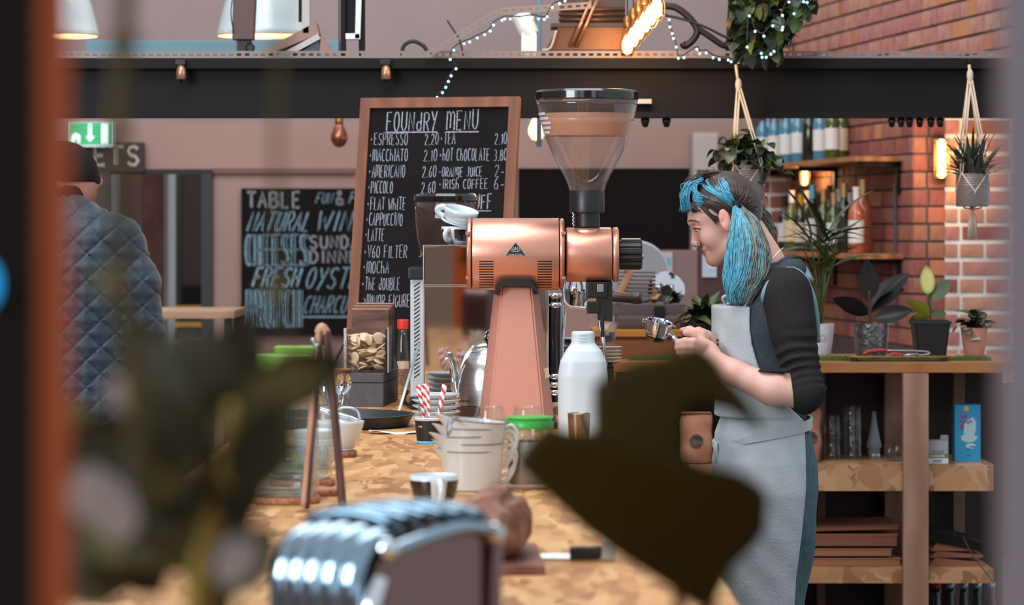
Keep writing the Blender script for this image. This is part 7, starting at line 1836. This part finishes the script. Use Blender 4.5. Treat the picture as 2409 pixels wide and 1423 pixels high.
# fairy lights
FB = M('fairy_bulb', (200, 240, 245), .3, emit=((140, 222, 242), 2.4)); WIRE = M('black_wire', (26, 24, 26), .5)
def fairy(label, pts, d, cable=True, jitter=0.0):
    rr = random.Random(len(pts)); p3 = [P(x, y, d + (rr.uniform(-jitter, jitter))) for x, y in pts]
    t = thing('fairy_lights', label, 'fairy lights', p3[0])
    loc = [p - p3[0] for p in p3]
    MB().tube(catmull([p + Vector((0, .012, .010)) for p in loc], 4), .0018, 5).build('wire', WIRE, t, True)
    bme = None
    for p in loc:
        if bme is None:
            o = MB().ball((0, 0, 0), 0.0040, 10, 8).build('bulb', FB, t, True); bme = o.data
        else: o = link('bulb', bme, None, t)
        o.location = p
        MB().tube([p + Vector((0, .002, .003)), p + Vector((0, .012, .010))], .0016, 5).build('socket', WIRE, t)
    return t
zs_ = lambda L_: [(940 + x / 2.409, y / 2.409) for x, y in L_]
fairy('string of fairy lights trailing from the diagonal steel down to the menu board', zs_([(213, 553), (243, 525), (262, 495), (277, 462), (292, 430), (320, 390), (287, 337), (307, 285), (365, 248), (397, 238), (440, 215), (482, 197), (513, 176), (532, 142), (580, 115), (595, 108), (628, 108), (680, 110), (753, 100), (787, 107), (820, 110), (836, 95), (866, 42), (906, 20), (938, 5)]), 9.06)
fairy('string of fairy lights falling right of the glowing bulbs along the beam', zs_([(1485, 85), (1528, 112), (1532, 153), (1546, 191), (1553, 218), (1568, 267), (1580, 330), (1612, 327), (1685, 280), (1702, 303), (1738, 300), (1777, 327), (1812, 337), (1863, 340), (1880, 350), (1920, 353)]), 9.06)
# hanging ivy with its own lights
iv = thing('hanging_ivy', 'big hanging ivy over the beam right of the bulbs', 'plant', P(1815, 60, 9.0)); rr = random.Random(81)
IV2 = leaf_mesh(.045, .019, 8, 2, .45, .22, .8)
def iv_in(px, py): # outline of the clump
    xl = np.interp(py, [0, 60, 100, 130], [1722, 1722, 1732, 1745]); xr = np.interp(py, [0, 20, 60, 90, 130], [1915, 1900, 1872, 1862, 1828]); return xl < px < xr
n_ = 0
while n_ < 300:
    px, py = rr.uniform(1715, 1920), rr.uniform(-60, 128)
    if not iv_in(px, max(py, 0)): continue
    dd = 9.0 + rr.uniform(-.10, .06); p = P(px, py, dd) - iv.location
    place_leaf(iv, IV2, p, rr.uniform(0, 6.28), rr.uniform(-1.3, .2), rr.uniform(-.7, .7), rr.choice((LF_D, LF_D, LF_G, LF_D)), sc=rr.uniform(.7, 1.25)); n_ += 1
sv = MB()
for i in range(9):
    x0 = rr.uniform(1740, 1890); sv.tube(catmull([P(x0, -120, 9.0) - iv.location, P(x0 + rr.uniform(-20, 20), 20, 8.98) - iv.location, P(x0 * .7 + 1800 * .3, 110, 9.0) - iv.location], 6), .0025, 5)
sv.build('stems', LF_D, iv)
MB().lathe([(0, -.0), (.07, 0), (.085, .11), (.09, .115), (0, .115)], 30, (0, .0, .13), cap=False).build('pot', M('black_pot', (30, 26, 27)), iv, True)
fairy('fairy lights scattered through the hanging ivy', zs_([(1970, 267), (1982, 90), (2015, 178), (2065, 205), (2115, 147), (2168, 170), (2172, 155), (2170, 88), (2207, 12), (2290, 10), (2310, 14), (2236, 78), (2122, 292), (2104, 307), (2078, 325), (2055, 325), (2050, 303)]), 8.86, jitter=.01)
# glowing filament bulbs on a hanging bar
BG = thin_glass('amber_glass', (255, 236, 205), 1.45); FIL = M('filament', (255, 220, 160), .4, emit=((255, 196, 112), 26.0)); BRASSC = M('lamp_brass', (150, 104, 62), .35, .8)
bul = [(1476, 96, 9.05), (1490, 78, 8.95), (1503, 60, 8.85), (1517, 43, 8.75), (1531, 26, 8.65), (1545, 8, 8.55)]
for i, (px, py, d) in enumerate(bul):
    t = thing('filament_bulb', ('lowest glowing filament bulb of the hanging row', 'second lowest glowing filament bulb of the row', 'third glowing filament bulb from below in the row', 'fourth glowing filament bulb from below in the row', 'fifth glowing filament bulb from below in the row', 'highest glowing filament bulb of the hanging row')[i], 'light bulb', P(px, py, d), group='glowing filament bulbs')
    MB().lathe([(0, -.050), (.012, -.048), (.021, -.036), (.0245, -.02), (.023, 0), (.017, .02), (.012, .034), (.011, .042)], 28, cap=False).build('glass', BG, t, True)
    MB().lathe([(0, -.040), (.009, -.038), (.0155, -.024), (.0155, -.004), (.008, .014), (0, .017)], 16, cap=False).build('filament', FIL, t, True)
    MB().lathe([(.0115, .040), (.0135, .044), (.0135, .066), (.006, .076), (0, .076)], 20, cap=False).build('cap', BRASSC, t, True, sharp=SH)
    MB().tube([(0, 0, .07), (0, 0, .6)], .0022, 6).build('cord', WIRE, t)
l = bpy.data.lights.new('bulb_row_glow', 'POINT'); l.energy = 7; l.color = (1, .66, .34); l.shadow_soft_size = .08
lo_ = bpy.data.objects.new('bulb_row_glow', l); lo_.location = P(1500, 70, 8.7); COL.objects.link(lo_)
# other bulbs: pendant behind hopper, unlit copper globe
def pendant_bulb(label, px, py, d, lit):
    t = thing('pendant_bulb', label, 'light bulb', P(px, py, d))
    MB().lathe([(0, -.05), (.02, -.044), (.034, -.02), (.034, .0), (.022, .03), (.014, .045)], 24, cap=False).build('globe', M('lit_globe', (255, 214, 150), .4, emit=((255, 190, 110), 9.0)) if lit else M('copper_globe', (150, 92, 72), .2, .7), t, True)
    MB().lathe([(.015, .043), (.017, .05), (.017, .075), (0, .085)], 18).build('cap', BRASSC, t, True)
    MB().tube([(0, 0, .08), (0, 0, CAMZ - (py - HY) * 0 + 1.4)], .003, 6).build('cord', WIRE, t)
pendant_bulb('glowing round bulb hanging left of the hopper', 1263, 302, 12.4, True); pendant_bulb('unlit copper globe bulb hanging left of the menu board', 798, 318, 12.0, False)
# dome pendant lamps
ENW = M('white_enamel', (206, 222, 226), .25, coat=.4)
def dome(label, px, py_rim, d, r):
    t = thing('dome_lamp', label, 'pendant lamp', P(px, py_rim, d))
    pr = [(r, 0), (r * 1.02, .004), (r * .98, .02), (r * .93, .06), (r * .84, .12), (r * .66, .19), (r * .40, .24), (r * .18, .265), (r * .16, .30)]
    MB().lathe(pr, 48, cap=False).build('shade', ENW, t, True)
    MB().lathe([(q - .004, z) for q, z in pr[2:]] , 48, cap=False).build('shade_lining', M('cream_lining', (240, 214, 178), .5), t, True)
    MB().lathe([(r * .985, -.002), (r * 1.03, .002), (r * .985, .008)], 48, cap=False).build('rim', M('cream_lining', (240, 214, 178)), t, True)
    MB().ball((0, 0, .08), .05, 16, 10).build('bulb', M('warm_lamp', (255, 222, 170), .4, emit=((255, 190, 110), 4.0)), t, True)
    MB().tube([(0, 0, .3), (0, 0, 1.6)], .006, 8).build('cord', WIRE, t)
    l = bpy.data.lights.new('dome_glow', 'POINT'); l.energy = 6; l.color = (1, .72, .42); l.shadow_soft_size = .05
    o = bpy.data.objects.new('dome_glow', l); o.location = (0, 0, .02); o.parent = t; COL.objects.link(o)
dome('white enamel dome lamp over the beam, left of the window frame', 622, 84, 11.2, .178); dome('white enamel dome lamp at the far left top', 122, 84, 11.2, .176)
# blue beam further back
tag(MB().box((P(200, 0, 13).x, 13, CAMZ + (530 - 131) * 13 / F), (P(800, 0, 13).x, 13.15, CAMZ + (530 - 95) * 13 / F), .004).build('blue_beam', M('blue_grey_paint', (104, 140, 156), .6)), 'blue grey painted beam behind the dome lamps', 'beam')
# fixtures standing on the steel beam
ud = 9.3 / F
def on_beam(name, label, cat, px): return thing(name, label, cat, (P(px, 0, 9.24).x, 9.24, Zb(139) + .0005))
zz = lambda py: (139 - py) * 9.24 / F
xx = lambda px, c: (px - c) * 9.24 / F
sp_ = on_beam('bracket_speaker', 'brown slab speaker on a black clamp above the beam', 'speaker', 576)
MB().prism([(xx(548, 576), zz(92)), (xx(597, 576), zz(92)), (xx(604, 576), zz(-60)), (xx(552, 576), zz(-60))], -.03, .04).build('cabinet', M('speaker_brown', (92, 68, 64), .6), sp_)
MB().box((xx(556, 576), -.02, 0), (xx(592, 576), .03, zz(93)), .006).build('clamp', BLK_PLASTIC, sp_)
MB().lathe([(.010, -.006), (.015, 0), (.010, .006)], 16, (xx(590, 576), -.022, zz(112)), 'Y').build('clamp_knob', BLK_PLASTIC, sp_)
MB().tube(catmull([(xx(552, 576), -.034, zz(-20)), (xx(546, 576), -.036, zz(30)), (xx(552, 576), -.034, zz(78))], 5), .0018, 5).build('speaker_wire', WIRE, sp_)
tg_ = on_beam('light_trough', 'pale angled light trough resting on the beam', 'light fitting', 690)
PALEM = M('pale_metal', (186, 178, 176), .5)
MB().prism([(xx(603, 690), zz(128)), (xx(624, 690), zz(131)), (xx(752, 690), zz(80)), (xx(744, 690), zz(52))], -.03, .10).build('side_plate', M('trough_tan', (150, 116, 104), .6), tg_)
MB().prism([(xx(640, 690), zz(139)), (xx(668, 690), zz(139)), (xx(756, 690), zz(92)), (xx(750, 690), zz(80))], -.045, .10).build('reflector', PALEM, tg_)
MB().prism([(xx(690, 690), zz(137)), (xx(752, 690), zz(137)), (xx(754, 690), zz(92))], -.036, .08).build('end_cheek', M('trough_dark', (72, 74, 82), .6), tg_)
MB().prism([(xx(752, 690), zz(137)), (xx(798, 690), zz(137)), (xx(757, 690), zz(84))], -.04, .09).build('prop', M('trough_tan', (150, 116, 104)), tg_)
MB().box((xx(712, 690), -.03, zz(80)), (xx(730, 690), .0, zz(-60)), .003).build('post', M('pale_grey_paint', (186, 176, 172)), tg_)
MB().box((xx(704, 690), -.034, zz(52)), (xx(711, 690), -.02, zz(-60)), .002).build('post_edge', STEEL_D, tg_)
wf = on_beam('light_box_frame', 'tall dark frame with a bright white inner edge above the beam', 'frame', 828)
MB().box((xx(802, 828), -.02, 0), (xx(813, 828), .04, zz(-70)), .002).build('upright', STEEL_D, wf)
MB().box((xx(844, 828), -.005, 0), (xx(858, 828), .04, zz(-70)), .002).build('upright', STEEL_D, wf)
MB().prism([(xx(813, 828), zz(90)), (xx(836, 828), zz(90)), (xx(838, 828), zz(-70)), (xx(813, 828), zz(-70))], .0, .03).build('dark_panel', BLACK, wf)
MB().prism([(xx(836, 828), zz(90)), (xx(848, 828), zz(90)), (xx(853, 828), zz(-70)), (xx(840, 828), zz(-70))], -.02, .02).build('white_edge', M('white_gloss', (226, 236, 236), .3), wf)
MB().box((xx(814, 828), -.02, zz(92)), (xx(848, 828), .02, zz(78)), .002).build('white_sill', MATS['white_gloss'], wf)
sw = on_beam('spotlight', 'white spotlight with tilted head on the beam', 'spotlight', 1240)
MB().box((xx(1226, 1240), -.03, 0), (xx(1263, 1240), .04, zz(76)), .008).build('base_block', M('white_gloss', (226, 236, 236)), sw)
hd_ = MB().lathe([(0, 0), (.030, 0), (.033, .006), (.030, .066), (.024, .075), (0, .075)], 28, cap=False); hd_.xf(Matrix.Translation((xx(1246, 1240), 0, zz(82))) @ Euler((0, math.radians(-24), 0)).to_matrix().to_4x4()).build('lamp_head', MATS['white_gloss'], sw, True, sharp=SH)
tag(MB().tube([(P(1268, 0, 10.6).x, 10.6, 1.7), (P(1268, 0, 10.6).x, 10.6, 3.2)], .0095, 12).build('conduit_pipe', M('pale_blue_pipe', (150, 178, 192), .4), None, True), 'pale blue vertical pipe behind the white spotlight', 'pipe')
ht = on_beam('heater', 'copper lit industrial heater hood standing on the beam', 'heater', 1380)
HTB = M('heater_bronze', (112, 78, 58), .35, .6, stretch=(40, 1, 1), noise=(6, (110, 74, 54), 2))
MB().prism([(xx(1284, 1380), zz(116)), (xx(1478, 1380), zz(116)), (xx(1470, 1380), zz(64)), (xx(1312, 1380), zz(64))], -.02, .14).build('hood', HTB, ht)
MB().box((xx(1276, 1380), -.03, 0), (xx(1486, 1380), .15, zz(117)), .003).build('base_rail', M('heater_dark', (70, 54, 52), .5), ht)
MB().box((xx(1296, 1380), -.03, zz(64)), (xx(1474, 1380), .12, zz(54)), .003).build('top_rail', MATS['heater_dark'], ht)
MB().box((xx(1318, 1380), -.01, zz(54)), (xx(1470, 1380), .11, zz(-40)), .004).build('housing', M('heater_dark', (70, 54, 52)), ht)
for py in (34, 22, 46): MB().tube([(xx(1314, 1380), -.022, zz(py)), (xx(1470, 1380), -.022, zz(py))], .006, 8).build('element', HTB, ht, True)
for (a, b) in ((1372, 1390), (1386, 1402)):
    MB().tube([(xx(a - 30, 1380), -.035, zz(110)), (xx(a + 18, 1380), -.04, zz(0))], .006, 8).build('stay', M('stay_copper', (196, 138, 104), .3, .7), ht, True)
MB().tube(catmull([(xx(1275, 1380), -.03, zz(118)), (xx(1295, 1380), -.035, zz(112)), (xx(1308, 1380), -.035, zz(72))], 5), .004, 8).build('bracket', PALEM, ht, True)
# cables
def cable(label, pts, d, r):
    p3 = [P(x, y, d) for x, y in pts]; tag(MB().tube(catmull(p3, 8), r, 8).build('black_cable', WIRE, None, True), label, 'cable')
cable('short black cable arching over the beam left of the diagonal steel', [(946, 134), (950, 108), (972, 97), (996, 108), (1008, 124), (1030, 130)], 9.2, .006)
cable('thin black wire sticking up beside the diagonal steel', [(1052, 48), (1068, 72), (1080, 92), (1086, 112), (1090, 134)], 9.2, .0025)
cable('thick black cable looping right of the glowing bulbs', [(1560, 14), (1590, 18), (1622, 42), (1640, 70), (1632, 92), (1612, 108), (1606, 100)], 9.25, .011)
cable('black cable running down to the foot of the ivy', [(1640, 66), (1670, 86), (1700, 106), (1726, 112), (1748, 132)], 9.25, .010)
cable('slim black cable sagging above the thick loop', [(1565, 36), (1610, 46), (1660, 64), (1700, 84), (1735, 100)], 9.22, .004)
tag(MB().prism([(P(1702, 0, 9.6).x, Zb(139)), (P(1726, 0, 9.6).x, Zb(139)), (P(1744, 0, 9.6).x, Zb(-90)), (P(1714, 0, 9.6).x, Zb(-90))], 9.45, 9.55).build('dark_post', STEEL_D), 'dark slanting post between cables and ivy', 'post')
# small spots clamped under the top flange
for px, lab in ((426, 'little copper spot clamped to the beam at the left'), (908, 'little copper spot clamped to the beam above the menu board')):
    t = thing('clamp_spot', lab, 'spotlight', P(px, 150, 9.13))
    MB().box((-.016, -.01, -.004), (.014, .012, .012), .002).build('clamp', BLK_PLASTIC, t)
    MB().lathe([(.013, -.048), (.0155, -.046), (.0145, -.022), (.010, -.006), (0, -.004)], 20, cap=False).build('lamp_head', M('spot_copper', (190, 140, 112), .3, .6), t, True)
    MB().lathe([(0, -.060), (.004, -.058), (.005, -.048), (.013, -.047)], 14, cap=False).build('lens', BLK_GLOSS, t, True)
# row of black spot heads hanging under the beam
for i, px in enumerate((2098, 2120, 2140, 2164, 2190, 2212)):
    t = thing('rail_spot', f'{("first", "second", "third", "fourth", "fifth", "sixth")[i]} black spot from left in the row under the beam', 'spotlight', P(px, 277, 9.2), group='black spots under the beam')
    MB().lathe([(0, -.030), (.008, -.028), (.0115, -.012), (.0115, -.003), (.004, 0)], 18, cap=False).build('head', BLK_PLASTIC, t, True)
    MB().box((-.003, -.003, -.004), (.003, .003, .0005)).build('stem', BLK_PLASTIC, t)
for px, lab in ((1518, 'black spot under the beam right of the hopper'), (1568, 'black spot under the beam, further right of the hopper')):
    t = thing('rail_spot', lab, 'spotlight', P(px, 277, 9.2))
    MB().lathe([(0, -.030), (.008, -.028), (.0135, -.012), (.0135, -.003), (.004, 0)], 18, cap=False).build('head', BLK_PLASTIC, t, True)
    MB().box((-.003, -.003, -.004), (.003, .003, .0005)).build('stem', BLK_PLASTIC, t)
tag(MB().box((P(1496, 0, 9.13).x, 9.13, Zb(246)), (P(1533, 0, 9.13).x, 9.19, Zb(235)), .001).build('pale_tag', M('label_paper', (190, 180, 178), .8)), 'small pale label stuck on the beam beside the hopper', 'label')
# ------------------------------------------------------------------ out of focus foreground
# near posts of the opening the picture is taken through
DP_ = 1.0
lp = thing('door_post', 'dark near post with copper orange side along the left edge', 'post', (P(20, 0, DP_).x, DP_, 0))
xe = (92 - 20) * DP_ / F
MB().box((-.10, 0, 0), (xe, .004, 2.4), .001).build('dark_face', M('post_dark', (40, 31, 29), .8, spec=.1), lp)
MB().box((-.10, .0045, 0), (xe - .0002, .072, 2.4), .001).build('copper_side', M('orange_timber', (190, 84, 28), .7, spec=.1), lp)
rp = thing('door_jamb', 'pale lavender grey near post along the right edge', 'post', (P(2430, 0, DP_).x, DP_, 0))
MB().box(((2396 - 2430) * DP_ / F, 0, 0), (.09, .004, 2.4), .001).build('face', M('lavender_grey', (150, 140, 150), .7), rp)
MB().box(((2396 - 2430) * DP_ / F + .0002, .0045, 0), (.09, .045, 2.4), .001).build('side', M('lavender_dark', (132, 120, 124), .7), rp)
bl_ = thing('blue_led', 'small glowing blue light on the dark left post', 'light', P(-38, 668, DP_ - .012))
MB().ball((0, 0, 0), (.0028, .003, .0058), 14, 10).build('lens', M('blue_glow', (40, 170, 230), .3, emit=((30, 160, 235), 2.4)), bl_, True)
MB().lathe([(.004, .002), (.005, .006), (.004, .011)], 14, (0, 0, 0), 'Y').build('bezel', BLK_PLASTIC, bl_)
# big leaved plant right of centre
OLIVE = M('olive_dark_leaf', (58, 45, 13), .65, noise=(12, (48, 40, 13), 3), spec=.08)
DL = 1.75
fp = thing('rubber_fig', 'big dark olive leaved plant blurred in the foreground', 'potted plant', (P(1600, 0, DL).x, DL, ZC))
def flat_leaf(name, outline, d, bend, mat, th=.0012, sub=3):
    """leaf from a pixel outline at distance d, cupped along its length, with thickness"""
    bm = bmesh.new(); pts = [P(x, y, d) - fp.location for x, y in outline]
    c = sum((p for p in pts), Vector()) / len(pts)
    f = bm.faces.new([bm.verts.new(p) for p in pts]); bmesh.ops.triangulate(bm, faces=[f])
    for _ in range(sub): bmesh.ops.subdivide_edges(bm, edges=[e for e in bm.edges if e.calc_length() > .012], cuts=1)
    bmesh.ops.triangulate(bm, faces=bm.faces[:])
    for v_ in bm.verts:
        r = v_.co - c; v_.co.y += bend[0] * r.x + bend[1] * r.z + bend[2] * (r.x * r.x) + bend[3] * r.z * r.z
    g_ = bmesh.ops.extrude_face_region(bm, geom=bm.faces[:])
    for e in g_['geom']:
        if isinstance(e, bmesh.types.BMVert): e.co.y += th
    bmesh.ops.recalc_face_normals(bm, faces=bm.faces[:])
    me = bpy.data.meshes.new(name); bm.to_mesh(me); bm.free(); return link(name, me, mat, fp, True)
flat_leaf('leaf', [(1395, 905), (1440, 876), (1490, 850), (1557, 840), (1604, 824), (1647, 816), (1680, 838), (1714, 888), (1758, 936), (1792, 996), (1799, 1030), (1755, 992), (1715, 968), (1670, 958), (1608, 962), (1600, 1000), (1598, 1066), (1560, 1110), (1480, 1120), (1420, 1090), (1395, 1010)], DL, (.2, .35, 2.0, 1.0), OLIVE)
flat_leaf('leaf', [(1210, 1094), (1234, 1050), (1278, 1000), (1305, 998), (1340, 1012), (1390, 1010), (1480, 1040), (1560, 1062), (1610, 1074), (1670, 1094), (1737, 1108), (1790, 1140), (1807, 1168), (1805, 1252), (1780, 1292), (1732, 1340), (1698, 1382), (1690, 1440), (1650, 1450), (1557, 1384), (1466, 1324), (1376, 1256), (1300, 1184), (1272, 1157)], DL - .05, (-.1, -.5, 1.5, 1.5), OLIVE)
MB().tube(catmull([P(1670, 1420, DL) - fp.location, P(1650, 1520, DL + .01) - fp.location, P(1610, 1800, DL + .01) - fp.location, Vector((0, .01, .09))], 8), .0045, 8).build('stem', OLIVE, fp, True)
MB().tube(catmull([P(1560, 1090, DL + .012) - fp.location, P(1590, 1300, DL + .04) - fp.location, P(1605, 1700, DL + .03) - fp.location, Vector((0, .02, .09))], 8), .0035, 8).build('stem', OLIVE, fp, True)
MB().lathe([(0, .002), (.04, 0), (.043, .004), (.052, .10), (.049, .10), (.04, .008), (0, .008)], 32, cap=False).build('pot', M('clay_dark', (120, 84, 66), .8), fp, True)
MB().lathe([(0, .092), (.049, .092)], 24, cap=False).build('soil', M('soil', (54, 40, 32)), fp)
# vase of flowers bottom left
DV = 1.38
vz = thing('flower_vase', 'blurred vase of leafy stems and white flowers bottom left', 'flowers', (P(470, 0, DV).x, DV, ZC))
def V_(px, py, d=DV): return P(px, py, d) - vz.location
MB().lathe([(0, .002), (.035, 0), (.038, .004), (.034, .06), (.028, .11), (.030, .13), (.028, .13), (.026, .11), (.032, .06), (.035, .008), (0, .008)], 32, cap=False).build('vase', M('stone_vase', (150, 140, 128), .5), vz, True)
OL2 = M('olive_leaf_fg', (96, 86, 40), .6, noise=(14, (60, 54, 24), 2), spec=.2); OLY = M('yellow_stem', (142, 120, 48), .6, spec=.2); DGR = M('deep_leaf_fg', (50, 46, 28), .6, spec=.15)
rr = random.Random(91)
stems = [((470, 1430), (530, 1150), (570, 950), OLY, .0075), ((480, 1430), (430, 1200), (330, 1010), OL2, .006), ((500, 1430), (500, 1180), (450, 940), OL2, .006), ((470, 1430), (330, 1250), (230, 1160), OL2, .005), ((530, 1430), (580, 1120), (660, 930), DGR, .004), ((500, 1430), (400, 1330), (260, 1330), OL2, .004), ((530, 1430), (550, 1350), (570, 1310), OLY, .004)]
for a, b, c, m_, r_ in stems:
    MB().tube(catmull([Vector((0, 0, .10)), V_(*a), V_(*b), V_(*c)], 8), r_, 8).build('stem', m_, vz, True)
FL = leaf_mesh(.050, .014, 8, 2, .25, .2, .8)
lv = [(210, 1300, 1.2, DGR, 1.1), (270, 1330, .4, OL2, 1.0), (330, 1340, -.6, DGR, 1.1), (200, 1400, .8, DGR, 1.1), (500, 1390, -.8, OL2, 1.0), (440, 1300, 1.4, DGR, .9), (220, 1060, 1.9, DGR, .8), (330, 1000, 2.0, DGR, .9), (380, 1000, -1.2, OL2, .9), (470, 920, -.6, DGR, .9), (420, 980, .5, DGR, 1.0), (520, 960, -.3, DGR, 1.0), (560, 910, .9, DGR, .9), (600, 930, -1.2, DGR, 1.0), (612, 915, -1.4, OL2, .75), (560, 1000, -.9, OL2, .9), (500, 1050, 1.2, DGR, 1.0), (380, 1110, 1.2, DGR, .9), (300, 1120, 1.5, OL2, .9), (340, 1250, 1.0, DGR, 1.0), (420, 1230, .4, DGR, 1.0), (560, 1160, -.5, DGR, 1.0), (540, 1240, -.3, DGR, .8), (300, 1390, 1.2, OL2, 1.1), (380, 1400, .6, DGR, 1.0), (450, 1350, .2, DGR, 1.0), (520, 1290, -.2, OL2, .9), (250, 1060, .8, OL2, .7), (370, 900, .3, DGR, .7), (480, 1000, .2, DGR, .9), (330, 1190, -.6, OL2, .8)]
for (px, py, an, m_, k) in lv:
    o = place_leaf(vz, FL, V_(px, py, DV + rr.uniform(-.08, .08)), 0, math.radians(80), 0, m_, sc=k); o.rotation_euler = (Matrix.Rotation(-an, 4, 'Y') @ Matrix.Rotation(math.radians(75 + rr.uniform(-20, 20)), 4, 'X')).to_euler()
PET = M('white_petal', (206, 212, 214), .6)
pet = leaf_mesh(.015, .008, 6, 2, -.3, .2, .6)
for fi, (px, py, k) in enumerate(((290, 925, .45), (215, 1165, .7), (258, 1195, .6), (278, 1225, .5), (560, 1310, .5), (545, 1338, .45))):
    fo = MB().ball((0, 0, 0), .0035 * k, 8, 6).build('flower', M('flower_heart', (196, 186, 120), .6), vz, True); fo.location = V_(px, py, DV - .14)
    me = None
    for a in range(6):
        if me is None: o = place_leaf(fo, pet, (0, 0, 0), 0, 0, 0, PET, 'petal'); me = o.data
        else: o = link('petal', me, None, fo)
        o.rotation_euler = (Matrix.Rotation(.3, 4, 'X') @ Matrix.Rotation(a * math.pi / 3, 4, 'Y') @ Matrix.Rotation(math.radians(70), 4, 'X')).to_euler(); o.scale = (k * 1.2, k * 1.2, k * 1.2)
# thin hanging vines very close to the lens
for px, d, r_, lab in ((288, 1.15, .0036, 'blurred olive vine hanging close to the lens at left'), (660, 1.2, .0016, 'very thin blurred vine hanging near the camera')):
    t = thing('hanging_vine', lab, 'vine', P(px, 400, d))
    MB().tube(catmull([P(px + 24, -500, d) - t.location, P(px + 6, 0, d) - t.location, P(px - 10, 400, d) - t.location, P(px + 14, 800, d) - t.location, P(px + 40, 1100, d) - t.location], 8), r_, 8).build('stem', OL2, t, True)
    for k, py in enumerate((-300, 150, 700)):
        o = place_leaf(t, FL, P(px, py, d) - t.location, 0, 0, 0, OL2, sc=.25 if r_ < .002 else .4); o.rotation_euler = (1.2, .8 - k * .8, 0)
